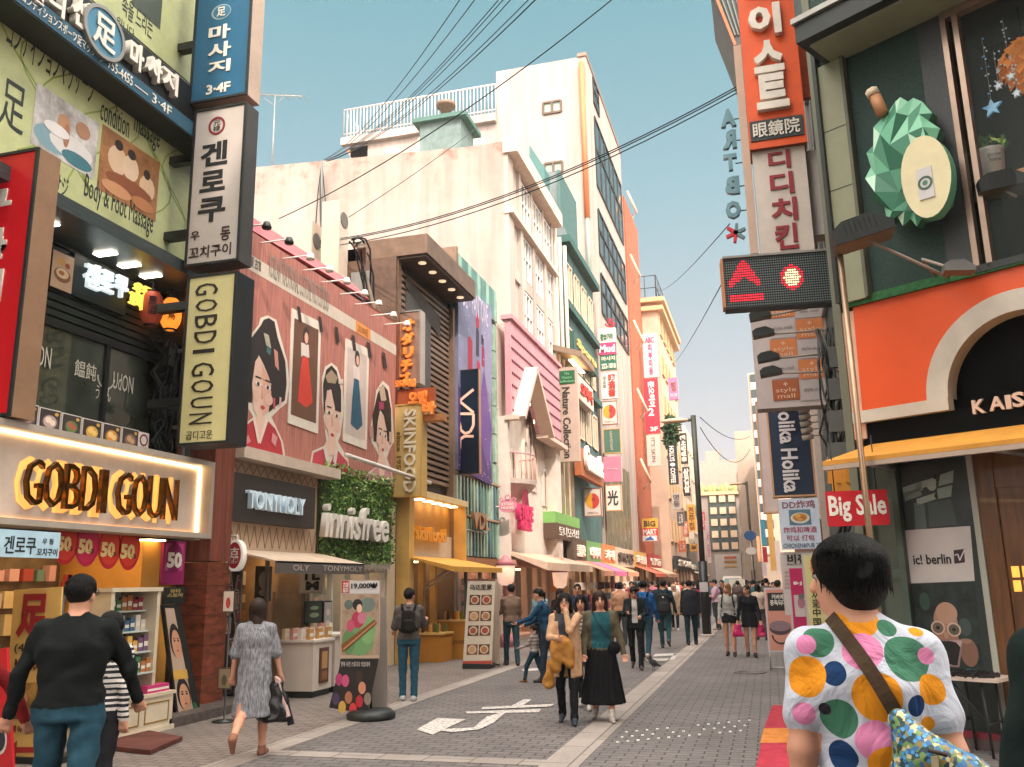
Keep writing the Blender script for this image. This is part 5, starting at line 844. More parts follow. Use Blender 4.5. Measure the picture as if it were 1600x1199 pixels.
for lab, px, h in (('pink street lantern lit in front of the pink roofed shop, nearer one', (789, 985), 2.0), ('pink street lantern by the orange board, farther one', (890, 940), 2.0)):
    p = gnd(*px); p = np.array([p[0], p[1], 0]); 
    if px[0] == 789: fr = SF(24.5); u, v = fr.px(790, 897); p = fr.at(u, 0)
    else: fr = SF(31.5); u, v = fr.px(875, 905); p = fr.at(u, 0)
    t = thing('street_lantern', lab, 'lantern', p, 'pink lanterns by the pink roofed shop'); b = MB(); b.lathe(p, [(.2, 0), (.18, .3), (.06, .4), (.05, v-.35), (.1, v-.32)], C('#d98a90'), 12); b.build('post', t); b = MB(); b.lathe(p+[0, 0, v-.32], [(.12, 0), (.24, .1), (.28, .55)], mat('lantern_glass', '#f0c4a8', .3, emit=.5), 8); b.lathe(p+[0, 0, v+.23], [(.3, 0), (.2, .14), (.05, .28), (.001, .3)], C('#d98a90'), 8); b.build('lamp', t)
goods_wall(bpy.data.objects['pink_roof_shop'], 27.5, 33.6, .4, 2, -1.36, 80, 5)
# ================================================================== teal building, tower and beyond
t = thing('teal_building', 'teal rendered narrow building with rows of sash windows and shop signs', 'building', L.at(40, 0)); tz0, tz1 = LF().px(882, 374), LF().px(929, 455); tzt = (tz0[1]+tz1[1])/2
b = MB(); b.wbox(-18, -9.6, 36, 46, 0, tzt-.2, m_tealw); b.box(L, 38.2, 46, 0, tzt, -1.4, 0, m_tealw); b.box(L, 38.2, 46, tzt-.35, tzt, 0, .4, mat('teal_trim', '#2f5650', .7)); b.box(L, 38.2, 46, tzt-3.6, tzt-3.3, 0, .3, MATS['teal_trim']); b.box(L, 38.2, 46, tzt-6.9, tzt-6.6, 0, .3, MATS['teal_trim']); b.box(L, 35.9, 38.2, 0, 9.0, -1.4, .1, m_cream); b.build('wall', t)
for k, vz in enumerate((tzt-2.9, tzt-6.1, tzt-9.3)):
    for u in (38.8, 40.6, 42.4, 44.2):
        q = MB(); q.box(L, u, u+1.2, vz, vz+1.8, .0, .02, m_gdk); wd = q.build('window', t); q = MB()
        for a in (u, u+.57, u+1.14): q.box(L, a, a+.07, vz, vz+1.8, .01, .09, m_cream)
        for a in (vz, vz+1.73): q.box(L, u, u+1.2, a, a+.07, .012, .095, m_cream)
        q.build('frame', wd)
b = MB()
for x in (869, 876, 884): u, _ = LF(.1).px(x, 500); b.tube([L.at(u, 4, .15), L.at(u, tzt-.6 if x > 870 else 18, .15)], .09, C('#c9b8a6'), 8)
b.build('drain_pipes', label='pale drain pipes between the white building and the teal building', cat='pipe')
G_ = SF(39.5); t = thing('grey_roof_block', 'plain grey rooftop block with a teal edge between white building and tower', 'building', G_.at(-9, 14)); m_gb = mat('grey_block', '#6d7676', .8, scale=1.2); r = G_.rect((853, 268), (911, 265), (913, 365), (853, 365)); b = MB(); b.box(G_, r[0], -8.5, 10, r[3], -4, 0, m_gb); b.box(G_, r[0]+.5, -8.2, 10, r[3]-3.2, 0, .5, m_gb); b.box(G_, -8.6, -8.45, 10, r[3]+.05, -4, .06, C('#3f5f5c')); b.build('wall', t)
G2_ = SF(36.3); q = [G2_.px(*p) for p in Q(827, 226, 851, 262, 851, 330, 827, 300)]; b = MB(); b.prism(G2_, [q[3], q[2], q[1], q[0]], -1, 0, C('#3f6a66')); b.build('roof_screen', label='slanted teal screen behind the cornice of the white building', cat='screen')
TS_ = SF(46.8); t = thing('office_tower', 'tallest pale tower with slanting dark window bands on its street side', 'building', L.at(53, 0)); zt = TS_.px(912, 88)[1]; zr = TS_.px(775, 181)[1]; xl = TS_.px(775, 107)[0]; xr = TS_.px(548, 215)[0]
m_tw = mat('tower_panel', '#ab9b91', .8, var=.2, stretch=(1.5, 1.5, .15), scale=.8, bump=.2, bscale=6)
b = MB(); b.prism(TS_, [(xr, 0), (-8.2, 0), (-8.2, zt), (xl, zt), (xl, zr), (xr, zr)], -13, 0, m_tw); b.box(L, 46.7, 59.9, zt-.02, zt+.2, -.5, .06, C('#8a6a58')); b.prism(TS_, [(xr-.4, zr-.6), (xr+1.2, zr-.6), (xr+1.2, zr-3.4), (xr+.7, zr-2.2)], -3, .0, C('#c09070')); b.box(TS_, xr-.5, xl, zr-.5, zr, 0, .4, m_tw); b.build('wall', t)
b = MB(); n = 44; zrl = TS_.px(548, 182)[1]
for i in range(n+1): x = xr-.4+(xl-xr+.4)*i/n; b.tube([TS_.at(x, zr, .2), TS_.at(x, zr+2.0, .2)], .035, C('#c9bcb4'), 4)
b.tube([TS_.at(xr-.4, zr+2.0, .2), TS_.at(xl, zr+2.0, .2)], .06, C('#c9bcb4'), 5); b.tube([TS_.at(xr-.4, zr+.3, .2), TS_.at(xl, zr+.3, .2)], .04, C('#c9bcb4'), 5)
for i in range(6): b.tube([TS_.at(xr-.4, zr, .2-i*.5), TS_.at(xr-.4, zr+2, .2-i*.5)], .035, C('#c9bcb4'), 4)
b.build('roof_railing', t)
for q in (Q(849, 160, 877, 160, 877, 177, 849, 177), Q(851, 255, 879, 255, 879, 271, 851, 271)): r = TS_.rect(*q); window(t, TS_, r[0], r[1], r[2], r[3], .0, 2, 1, C('#5a4438'), C('#8a9a8c'), .12)
b = MB(); b.tube([TS_.at(-8.45, zt-.5, .2), TS_.at(-8.45, 22, .2)], .16, C('#b8683a'), 8); b.tube([TS_.at(-8.45, 22, .2), TS_.at(-8.45, 17.5, .2)], .12, C('#7d8a80'), 8); b.build('downpipe', t)
for q in (Q(926, 120, 935, 145, 936, 182, 928, 160), Q(930, 197, 976, 298, 977, 372, 933, 310), Q(934, 335, 981, 420, 983, 482, 938, 400), Q(938, 430, 985, 508, 987, 560, 942, 492)):
    r = LF(.04).rect(*q); r = (max(r[0], 47.2), min(r[1], 59), r[2], r[3]); g_ = MB(); g_.box(L, r[0], r[1], r[2], r[3], 0, .03, m_glass); wd = g_.build('window_band', t); g_ = MB(); nn = max(2, int((r[1]-r[0])/1.6))
    for i in range(nn+1): u = r[0]+(r[1]-r[0])*i/nn; g_.box(L, u-.06, u+.06, r[2], r[3], .03, .08, m_dark)
    for v in (r[2], r[2]*.45+r[3]*.55, r[3]): g_.box(L, r[0], r[1], v-.06, v+.06, .032, .09, m_dark)
    g_.build('frame', wd)
b = MB(); b.quad(L, 47, 56, 2.5, 8.5, .03, mat('tower_lobby_glass', '#6a7264', .12, var=.3)); wd = b.build('lobby_glass', t); b = MB()
for i in range(7): b.box(L, 47+i*1.5, 47.1+i*1.5, 2.5, 8.5, .03, .1, C('#7a6a50'))
b.build('mullions', wd)
def simple_building(name, label, X, Y0, Y1, h, m, floors=0, wm=None, trim=None, back=8, wcol=None):
    t = thing(name, label, 'building', (X, (Y0+Y1)/2, 0)); b = MB(); s = 1 if X < 0 and name != 'r' else 1
    b.wbox(X-back, X, Y0, Y1, 0, h, m); b.build('wall', t); F = Frame((X, 0, 0), (0, 1, 0), (1, 0, 0))
    if trim: b = MB(); b.wbox(X-back-.2, X+.45, Y0-.45, Y1+.2, h-.9, h-.55, trim); b.wbox(X-back-.2, X+.6, Y0-.6, Y1+.2, h-.25, h+.1, trim); b.build('cornice', t)
    for k in range(floors):
        z = h-2.6-k*3.2
        if z < 3: break
        n = max(1, int((Y1-Y0)/2.6))
        for i in range(n):
            u = Y0+.5+(Y1-Y0-1)*i/n; q = MB(); q.box(F, u, u+1.5, z, z+1.6, -.02, .02, m_gdk); wd = q.build('window', t); q = MB(); q.box(F, u-.08, u+.0, z, z+1.6, .0, .1, trim or m_cream); q.box(F, u+1.5, u+1.58, z, z+1.6, 0, .1, trim or m_cream); q.box(F, u-.1, u+1.6, z-.1, z, 0, .14, trim or m_cream); q.build('frame', wd)
    return t, F
m_ob = mat('orange_brick', '#a5583a', .8, var=.2, scale=6); m_cc = mat('cream_cornice', '#c9a47c', .75)
t, F = simple_building('brick_building', 'narrow orange brick building next to the pale tower', -8.1, 60, 67, LF().px(985, 338)[1], m_ob, 0)
b = MB()
for z in (9, 14, 19, 24, 29): b.tube([F.at(61, z+1, .1), F.at(61.4, z-.6, .7), F.at(61.4, z-1.1, .2)], .1, C('#d9b89a'), 6)
b.build('awning_brackets', t)
cz = SF(67).px(1018, 470)[1]; cxr = SF(67).px(1034, 600)[0]
t, F = simple_building('cornice_building', 'cream classical building with a heavy cornice and roof railing', cxr, 67, 80, cz, mat('cream_stone', '#bda48e', .8, scale=.6), 6, None, m_cc, 10)
b = MB()
for i in range(8): b.tube([(cxr-6+i*.85, 66.8, cz), (cxr-6+i*.85, 66.8, cz+2)], .03, m_dark, 4)
for i in range(7): b.tube([(cxr, 66.8+i*1.5, cz), (cxr, 66.8+i*1.5, cz+2)], .03, m_dark, 4)
for z in (1, 2): b.tube([(cxr-6, 66.8, cz+z), (cxr, 66.8, cz+z), (cxr, 77, cz+z)], .035, m_dark, 4)
b.build('roof_railing', t)
t = thing('bare_tree', 'bare thin branched little tree on the roof behind the railing', 'tree', (cxr-4.2, 69, cz)); b = MB(); rr = random.Random(4)
def branch(p, d, l, r, k):
    q = p+d*l; b.tube([p, (p+q)/2+np.array([rr.gauss(0, .03), 0, rr.gauss(0, .03)]), q], r, mat('bark', '#7d5f52', .9), 5, r*.6)
    if k:
        for _ in range(3): e = d+np.array([rr.gauss(0, .55), rr.gauss(0, .4), rr.gauss(0, .25)]); branch(q, e/np.linalg.norm(e), l*.72, r*.6, k-1)
branch(np.array([cxr-4.2, 69., cz]), np.array([0, 0, 1.]), 1.3, .07, 4); b.build('branches', t)
for nm, lab, X, Y0, Y1, h, m in (('dark_glass_building', 'dark glass fronted building hung with sideways signs', -7.6, 80, 92, 17.5, mat('dark_front', '#2d3336', .4)), ('tan_building', 'tan mid rise beyond the dark glass building', -7.9, 92, 104, 14.5, C('#a88f7a', .8)), ('pale_lattice_building', 'pale building with lattice balconies far down the left side', -8.3, 104, 118, 19.5, C('#c0ab98', .8)), ('far_white_building', 'last white building on the left before the street end', -9.4, 118, 130, 14, C('#cdb9a8', .8))):
    simple_building(nm, lab, X, Y0, Y1, h, m, 4, None, None, 9)
# end of the street
ES = SF(132); t = thing('street_end_building', 'stepped pale office block closing the far end of the street', 'building', ES.at(-5, 0)); m_es = mat('end_pale', '#94857a', .8); m_ed = mat('end_dark', '#3a4440', .4)
r0 = ES.rect((1098, 735), (1168, 735), (1170, 905), (1098, 905)); r1 = ES.rect((1100, 705), (1122, 705), (1122, 720), (1100, 720)); rw = ES.rect((1108, 770), (1152, 770), (1152, 862), (1108, 862)); zt_ = ES.px(1130, 715)[1]; zm = ES.px(1130, 768)[1]
b = MB(); b.box(ES, r0[0]-3, r0[1]+6, 0, zm, -10, 0, m_es); b.box(ES, r0[0], r0[1]+1, zm, zt_-2, -12, -2, m_es); b.box(ES, r0[0], r0[1]-1, zt_-2, zt_, -12, -3, m_es); b.box(ES, r1[0], r1[1], zt_, zt_+1.6, -9, -4, m_es); b.box(ES, rw[0], rw[1], rw[2], rw[3], 0, .1, m_ed); b.box(ES, r0[0]-3, r0[1]+2, zm-.5, zm, 0, .5, m_cc); b.build('wall', t)
for k in range(5):
    for i in range(3): u = rw[0]+.3+i*(rw[1]-rw[0])/3; v = rw[2]+.3+k*(rw[3]-rw[2])/5; q = MB(); q.box(ES, u, u+.9, v, v+.95, .1, .35, C('#c9a88c')); q.build('window_box', t)
b = MB()
for i in range(11): u = r0[0]-1+(r0[1]-r0[0])*i/11; b.ball(ES.at(u, zm+.3, -.5), (.55, .5, .5+.3*(i % 3)), C(['#6a7a48', '#8a8a50', '#a08a5a'][i % 3]), 7, 5)
b.build('roof_planting', t)
b = MB(); b.wbox(-40, -12, 134, 140, 0, 24, C('#bfae9f', .9)); b.wbox(6, 50, 134, 140, 0, 26, C('#b8a898', .9)); b.build('far_city_block', label='pale blocks hidden behind the two ends of the street', cat='building')
# ------------------------------------------------------------------ blade signs down the left side
def bs(name, label, y, q, face, letters=(), side='#c9b09c', rim=None, depth=.25, group='blade signs down the left side', em=0.):
    fm = face if not isinstance(face, str) else C(face, .5, **({'emit': em} if em else {})); t, f, r = blade(name, label, y, q, depth, fm, C(side), C(rim) if rim else None, group); 
    for s, bx, c_, kw in letters: textpx(f, s, bx, kw.pop('ext', .02), C(c_), t, **kw)
    return t, f, r
t, f, r = bs('nature_sign', 'tall beige blade sign reading Nature Collection sideways under a green emblem', 35.6, Q(868, 575, 903, 573, 904, 721, 869, 722), '#b39d8e', [('Nature Collection', (880, 605, 892, 716), '#3a3430', dict(rot=1, bold=.02))])
b = MB(); b.box(f, *f.rect((873, 580), (898, 579), (898, 600), (873, 600)), 0, .03, C('#1f5a38')); b.build('emblem', t); textpx(f, 'The\nNature\ncollection', (875, 582, 896, 598), .02, C('#7ac08a'), t, d=.03)
b = MB(); c_ = LF(); A_ = [L.at(35.4, 11.6, .1), L.at(38.4, 11.6, .1), L.at(38.4, 11.2, 1.3), L.at(35.4, 11.2, 1.3)]; b.mesh(A_+[p-np.array([0, 0, .25]) for p in A_], [(0, 1, 2, 3), (7, 6, 5, 4), (3, 2, 6, 7), (0, 3, 7, 4), (1, 5, 6, 2)], C('#8a7460')); b.wbox(-7.5, -7.3, 35.6, 38.2, 10.9, 10.94, m_light); b.build('lamp_canopy', label='slanted brown lamp canopy above the beige Nature Collection sign', cat='canopy')
t = thing('spa_emblem', 'red hot spring mark with three steam waves on top of the sign stack', 'sign', SF(46).at(*SF(46).px(953, 513))); f = SF(46); u, v = f.px(953, 506); b = MB(); b.ring(f, u, v, .2, .29, -.1, 0, C('#b8283a'), 18, math.pi*.9, math.pi*2.1, .6)
for k in (-1, 0, 1): wave_stroke(b, f, [(u+k*.1, v-.02), (u+k*.1+.05, v+.1), (u+k*.1-.02, v+.2), (u+k*.1+.03, v+.3)], .05, -.1, .1, C('#b8283a'))
b.build('emblem', t)
bs('spa_sign', 'white blade sign with green hangul at the top of the spa stack', 46, Q(936, 513, 962, 513, 962, 535, 936, 536), '#d9c9bc', [('참숯가마', (938, 521, 958, 532), '#2f6a50', dict(bold=.04))])
bs('mud_sign', 'pink blade sign reading Mud in the spa stack', 46, Q(934, 537, 963, 535, 963, 553, 935, 555), '#c83a6a', [('Mud', (936, 539, 961, 551), '#ecd8d4', dict(bold=.04))])
bs('phone_sign', 'green blade sign with a phone number at the foot of the spa stack', 46, Q(937, 556, 963, 555, 964, 578, 938, 578), '#2f6654', [('마사지', (940, 557, 961, 564), '#d9d0b4', dict(bold=.03)), ('252-1818', (940, 568, 962, 576), '#d9d8c4', dict(bold=.03))])
bs('red_script_sign', 'white blade sign with four red stacked characters and small green writing', 46, Q(940, 584, 964, 582, 964, 622, 940, 624), '#ddd0c4', [('明\n洞\n香', (950, 585, 962, 620), '#c23a2a', dict(bold=.05)), ('한의원', (942, 588, 947, 606), '#3a5a48', dict(rot=1))])
def dsign(name, label, y, q):
    t, f, r = bs(name, label, y, q, '#d8c8ba', rim='#8a5a4a'); u, v = (r[0]+r[1])/2, (r[2]+r[3])/2+.06; w_ = (r[1]-r[0])*.4; b = MB(); b.disc(f, u, v, w_, w_*1.1, .01, C('#d99a2e'), 20); b.disc(f, u, v, w_*.98, w_*1.08, .016, C('#c23a3a'), 14, -math.pi/2, math.pi/2); b.ring(f, u+w_*.15, v+w_*.2, w_*.15, w_*.25, .016, .024, C('#8a2a2a'), 10); b.build('round_mark', t); text(f, '더페이스', (r[0]+.15, r[1]-.15, r[2]+.1, r[2]+.2), .012, .006, C('#6a4a3a'), t)
dsign('round_mark_sign', 'white blade sign with a half red half yellow disc, upper one', 46, Q(940, 628, 965, 626, 965, 663, 940, 664)); dsign('round_mark_sign', 'rounded blade sign with a half red half yellow disc, lower one beside the black character', 41, Q(912, 764, 939, 762, 940, 806, 913, 808))
bs('green_gold_sign', 'dark green blade sign with a gold rim and pale writing', 46, Q(943, 671, 970, 670, 970, 708, 943, 709), '#4a6a5a', [('KOREAN RESTAURANT', (953, 674, 957, 704), '#d8ccb4', dict(rot=1))], rim='#c89a4a')
bs('plain_pink_sign', 'plain pink blade sign below the green and gold one', 46, Q(943, 714, 971, 713, 971, 752, 943, 754), '#c8788c', [('beauty', (949, 731, 965, 735), '#e4c4c4', {})])
bs('black_character_sign', 'white blade sign with one large black brush character', 46, Q(946, 758, 971, 757, 971, 798, 947, 799), '#ddd0c2', [('光', (949, 766, 966, 790), '#2f2a24', dict(bold=.02))], rim='#c8843a')
bs('pink_hangul_sign', 'pale pink tall blade sign with magenta hangul by the cornice building', 64, Q(1004, 520, 1027, 522, 1028, 590, 1006, 590), '#dcb8b4', [('ABC\n피\n부\n미\n용', (1009, 527, 1023, 586), '#a8386a', dict(bold=.03))])
bs('hair_salon_sign', 'crimson tall blade sign with white hangul and a 2, marked 3F', 64, Q(1006, 593, 1029, 590, 1031, 677, 1008, 678), '#c2283c', [('준오헤어', (1013, 596, 1023, 636), '#ecdcd4', dict(rot=1, bold=.04)), ('2', (1013, 638, 1022, 650), '#ecdcd4', dict(bold=.03)), ('3F', (1016, 667, 1028, 674), '#ecdcd4', dict(bold=.03))])
bs('skin_sign', 'grey blade sign reading ITS SKIN sideways below the crimson one', 64, Q(1010, 681, 1031, 679, 1032, 728, 1012, 729), '#c4b4a8', [("IT'S SKIN", (1018, 684, 1024, 722), '#4a4038', dict(rot=1))])
t, f, r = bs('mart_sign', 'yellow and red blade sign reading BIG MART with a blue peak mark', 60, Q(1003, 811, 1028, 809, 1029, 845, 1004, 846), '#c8382c', [('BIG', (1006, 814, 1024, 823), '#4a3a14', dict(d=.03, bold=.03)), ('MART', (1005, 827, 1026, 836), '#ecdcd0', dict(bold=.03))])
b = MB(); b.box(f, r[0], r[1], (r[2]+r[3])/2+.1, r[3], 0, .02, C('#d8a23a')); b.box(f, r[0], r[1]-.1, r[2], r[2]+.35, 0, .02, C('#d8d0d0')); b.prism(f, [(r[0]+.15, r[2]+.05), (r[1]-.3, r[2]+.05), ((r[0]+r[1])/2, r[2]+.33)], .02, .035, C('#2f5a9a')); b.build('colour_bands', t)
bs('pink_shop_sign', 'small pink blade sign with a picture high on the far left side', 55, Q(1044, 590, 1059, 591, 1060, 625, 1045, 624), '#cc6a90', [('정', (1048, 597, 1056, 612), '#7a4a38', dict(bold=.05)), ('SALON', (1047, 615, 1058, 620), '#ecd4d4', {})])
bs('coffee_sign', 'black blade sign reading HOLLYS COFFEE sideways', 55, Q(1043, 695, 1058, 695, 1060, 757, 1045, 757), '#1f2426', [('HOLLYS ● COFFEE', (1047, 697, 1055, 755), '#e0d4cc', dict(rot=1, bold=.03))])
bs('white_hangul_sign', 'black blade sign with a column of white hangul beyond the coffee sign', 62, Q(1062, 677, 1073, 677, 1075, 725, 1064, 725), '#2f2a26', [('한식당명동', (1064, 680, 1072, 722), '#e0d4c4', dict(rot=1, bold=.05))])
bs('boxed_hangul_sign', 'black blade sign with boxed hangul below the white column one', 62, Q(1066, 730, 1077, 730, 1079, 775, 1068, 775), '#2a2422', [('삼\n겹\n살', (1068, 732, 1077, 770), '#e4d8cc', dict(bold=.05))])
bs('ochre_sign', 'ochre blade sign with brown writing low on the far left side', 68, Q(1073, 789, 1086, 788, 1088, 830, 1075, 831), '#c8963a', [('전\n주\n집', (1076, 792, 1085, 828), '#7a4a1a', dict(bold=.03))])
bs('far_blue_sign', 'narrow white and blue blade sign beside the lamp post', 70, Q(1101, 814, 1106, 814, 1113, 880, 1106, 880), '#d8c4c4', [('서\n울', (1104, 830, 1110, 870), '#b85a7a', {})])
for i, (x, y, w_, h_, c_, d_) in enumerate(((1050, 770, 14, 26, '#b0a49a', 'grey'), (1058, 800, 11, 22, '#5a504c', 'dark brown'), (1066, 815, 10, 24, '#b8705a', 'brick red'), (1083, 790, 7, 20, '#4a8a9a', 'turquoise'), (1090, 860, 9, 26, '#c8a0a0', 'rose'), (1060, 845, 12, 18, '#c86a3a', 'orange'), (1078, 850, 12, 12, '#c8963a', 'amber'), (1096, 800, 6, 28, '#a8384a', 'wine red'))):
    bs('small_blade_sign', f'small plain {d_} blade sign among the far left shop fronts', (58, 60, 62, 70, 74, 60, 68, 76)[i], Q(x, y, x+w_, y, x+w_, y+h_, x, y+h_), c_, [('上海' if i % 2 else '명\n동', (x+2, y+3, x+w_-2, y+h_-4), '#e4d8cc' if i % 3 else '#3a2a24', {})], group='small blade signs far down the left side')
# hedge of ivy beside the coffee sign
b = MB(); rr = random.Random(8); f = SF(55.5)
for i in range(420): x, y = f.px(1048+rr.gauss(0, 4), rr.uniform(655, 698)); p = f.at(x, y, rr.uniform(-.4, .4)); a = np.array([rr.gauss(0, 1) for _ in range(3)])*.16; c_ = np.array([rr.gauss(0, 1) for _ in range(3)])*.12; b.face([p-a, p+c_, p+a, p-c_], C('#2c4a26'))
b.build('ivy', label='clump of dark green ivy hanging above the black coffee sign', cat='plant')
# ------------------------------------------------------------------ smaller shops along the left side
rr = random.Random(21)
def far_shop(label, Y0, Y1, X, fascia, ftext, awn=None, glow='#c89a6a', tcol='#efe0d0'):
    t = thing('small_shop', label, 'shop', (X, (Y0+Y1)/2, 0)); F = Frame((X, 0, 0), (0, 1, 0), (1, 0, 0)); b = MB(); b.box(F, Y0, Y1, 0, .1, 0, .3, C('#a08a7a')); b.box(F, Y0, Y1, .1, 2.5, .0, .05, mat('shop_glow_'+glow, glow, .6, var=.6, scale=1.6, emit=.25)); b.box(F, Y0, Y1, 2.5, 3.5, 0, .3, C(fascia)); 
    n = int((Y1-Y0)/1.3)
    for i in range(n+1): u = Y0+(Y1-Y0-.15)*i/n; b.box(F, u, u+.15, .1, 2.5, .05, .2, C('#cdb49c' if i % 2 else '#8a6a54'))
    b.build('shop_front', t)
    if ftext: text(F, ftext, (Y0+.6, Y1-.6, 2.75, 3.25), .31, .08, C(tcol), t, bold=.03)
    if awn:
        a0, a1, c0_, c1_ = F.at(Y0+.1, 2.6, .3), F.at(Y1-.1, 2.6, .3), F.at(Y0+.1, 2.15, 1.5), F.at(Y1-.1, 2.15, 1.5); q = MB(); q.mesh([a0, a1, c1_, c0_, c1_-[0, 0, .2], c0_-[0, 0, .2]], [(0, 1, 2, 3), (3, 2, 4, 5)], C(awn, .8)); q.build('awning', t)
    q = MB()
    for i in range(12): u = rr.uniform(Y0+.3, Y1-.3); z = rr.choice([.5, .9, 1.4]); q.box(F, u-.15, u+.15, z, z+.3, .2, .5, C(rr.choice(['#c84a4a', '#d8a04a', '#6a8a9a', '#d8c8b8', '#8a3a5a', '#4a3a34', '#d88a9a'])))
    q.build('goods_box', t, split=True)
far_shop('little shop with orange smiling board and striped brown awning', 35.9, 38.6, -7.9, '#5a4a3c', '클럽클리오', '#b8806a'); far_shop('shop with a pink cloth awning under the green fascia', 38.7, 42.2, -7.9, '#6a9a5a', '네이처', '#cc6a8c'); far_shop('shop with red and cream fascia below the spa signs', 42.4, 46.2, -7.9, '#c87a4a', '카페', '#c88a6a'); far_shop('wide shop with white fascia at the foot of the tower', 47, 53.5, -8.0, '#c9b09a', 'SHOES', None, '#a8886a', '#5a4a40'); far_shop('shop with yellow lit letters at the foot of the tower', 53.7, 59.5, -8.0, '#c8a05a', '화장품', '#c0604a'); far_shop('red fronted shop below the brick building', 60, 66.8, -7.9, '#a83a34', '명동', '#d8b090'); far_shop('black fronted shop under the cornice building', 67.2, 79.5, cxr+.1, '#2a2a2c', 'STORE', None, '#b8946a'); far_shop('coffee house front under the dark glass building', 80.2, 91.5, -7.5, '#3a3430', 'COFFEE', None, '#b89a70'); far_shop('far shop with a teal fascia', 92.3, 103.5, -7.8, '#5a8a8a', '약국', '#c8b0a0')
t = thing('orange_board', 'orange board with a round smiling mark beside the striped awning', 'sign', (-7.5, 33, 0)); f = SF(33.2); r = f.rect((861, 872), (881, 874), (881, 925), (861, 925)); b = MB(); b.box(f, *r, -.06, 0, C('#d08a2e')); b.ring(f, (r[0]+r[1])/2, (r[2]+r[3])/2+.1, .14, .17, .001, .01, C('#e0b060'), 18); b.ring(f, (r[0]+r[1])/2, (r[2]+r[3])/2+.1, .08, .1, .001, .01, C('#e0b060'), 12, math.pi*1.1, math.pi*1.9); b.build('board', t)
t = thing('green_fascia', 'bright green box fascia with brown lettered base above the pink awning', 'sign', (-8, 38, 4)); f = LF(.5); r = f.rect((868, 798), (906, 812), (906, 842), (868, 832)); b = MB(); b.box(f, r[0], r[1], r[2]+.4, r[3], -.5, 0, C('#7ab060')); b.box(f, r[0], r[1], r[2]-.2, r[2]+.4, -.5, .03, C('#5a4438')); b.build('box', t); text(f, '토니모리샵', (r[0]+.4, r[1]-.4, r[2]-.1, r[2]+.3), .034, .02, lw, t)
t = thing('rooftop_script_sign', 'red and white script letters leaning out from the teal building', 'sign', LF(.7).at(44, 8)); f = LF(.7); textpx(f, 'Cosmetic', (912, 705, 938, 742), .15, lw, t, bold=.05); b = MB(); r = f.rect((908, 700), (942, 722), (942, 760), (908, 742)); b.box(f, *r, -.3, -.02, C('#a8603a')); b.build('board', t)
for lab, q, s, c1_, c2_ in (('white board with red hangul on the teal building', Q(904, 590, 927, 606, 927, 640, 904, 625), '오박사', '#cdbfb2', '#c8382a'), ('dark green awning board with yellow lettering on the teal building', Q(896, 515, 934, 565, 934, 590, 898, 545), 'Sports', '#2f5248', '#d8b86a')):
    f = LF(.45); r = f.rect(*q); t = thing('wall_sign', lab, 'sign', f.at(r[0], r[2])); b = MB(); b.box(f, *r, -.4, 0, C(c1_)); b.build('board', t); text(f, s, sub(r, .1, .9, .2, .8), .004, .06, C(c2_), t, bold=.04)
# ================================================================== RIGHT: corner shop with the orange arch
K = KF
t = thing('corner_shop_building', 'dark green clad corner building with an orange arched shop fascia', 'building', K.at(2.5, 0)); m_gran_d = mat('dark_granite', '#3c3f40', .5, var=.3, scale=60)
b = MB(); b.box(K, -.1, 1.55, 4.95, 14, -5, 0, m_greenw); b.box(K, 1.55, 6, 8.2, 14, -5, 0, m_greenw); b.box(K, 1.25, 1.55, 4.95, 8.2, .0, .02, m_gran_d); b.box(K, 4.5, 6, 4.9, 8.2, -5, 0, m_greenw)
b.box(K, -.1, 6, 3.2, 4.95, -5, -.25, MATS.get('black_board') or mat('black_board', '#060708', .8, spec=.1, var=.2, scale=40)); b.box(K, -.15, -.05, 0, 14, -6, .02, C('#6a6a58')); b.build('wall', t)
b = MB(); b.box(K, .1, 6, 8.15, 8.4, 0, .75, m_dark); b.box(K, .08, 6, 8.4, 8.47, 0, .8, m_steel); b.box(K, .2, 6, 8.12, 8.15, .02, .6, C('#8a8f74')); b.build('canopy', t)
b = MB(); b.box(K, .0, .33, 4.95, 8.12, .02, .1, C('#8a8a70')); b.box(K, -.03, .02, 4.95, 8.4, .02, .16, m_dark); b.box(K, .33, .37, 4.95, 8.12, .02, .14, C('#5a5a48'))
for z in (5.6, 6.4, 7.2): b.box(K, .02, .31, z, z+.01, .1, .104, m_dark)
b.build('corner_pilaster', t)
# upper window with shelf
b = MB(); b.box(K, 1.5, 4.5, 4.95, 8.2, -1.2, -1.1, C('#0e1112')); b.box(K, 1.5, 4.5, 8.1, 8.2, -1.1, 0, m_black); b.build('window_recess', t)
b = MB()
for u in (1.53, 1.66, 3.6): b.box(K, u, u+.06, 4.95, 8.15, -.05, .06, mat('bronze_frame', '#a08878', .3, .6))
b.box(K, 1.53, 4.5, 8.02, 8.1, -.05, .06, MATS['bronze_frame']); b.box(K, 1.53, 4.5, 4.92, 5.0, -.05, .06, m_dark); wf = b.build('upper_window', t)
q = MB(); q.quad(K, 1.72, 4.5, 5, 8.02, -.02, mat('clear_glass', '#aab8b4', .05, var=0, alpha=.06)); q.build('pane', wf)
q = MB(); q.box(K, 1.75, 4.4, 5.95, 6.0, -.7, -.1, C('#b07a4a')); q.build('shelf', t)
f = K.off(-.4); u, v = f.px(1551, 272); p = f.at(u, 6.0); tt = thing('potted_plant', 'white pot with a small green plant on the upper window shelf', 'plant', p); q = MB(); q.lathe(p, [(.12, 0), (.15, .42), (.16, .45), (.13, .45), (.12, .4), (.001, .4)], C('#c9c4bc'), 16); q.build('pot', tt); q = MB(); rr = random.Random(2)
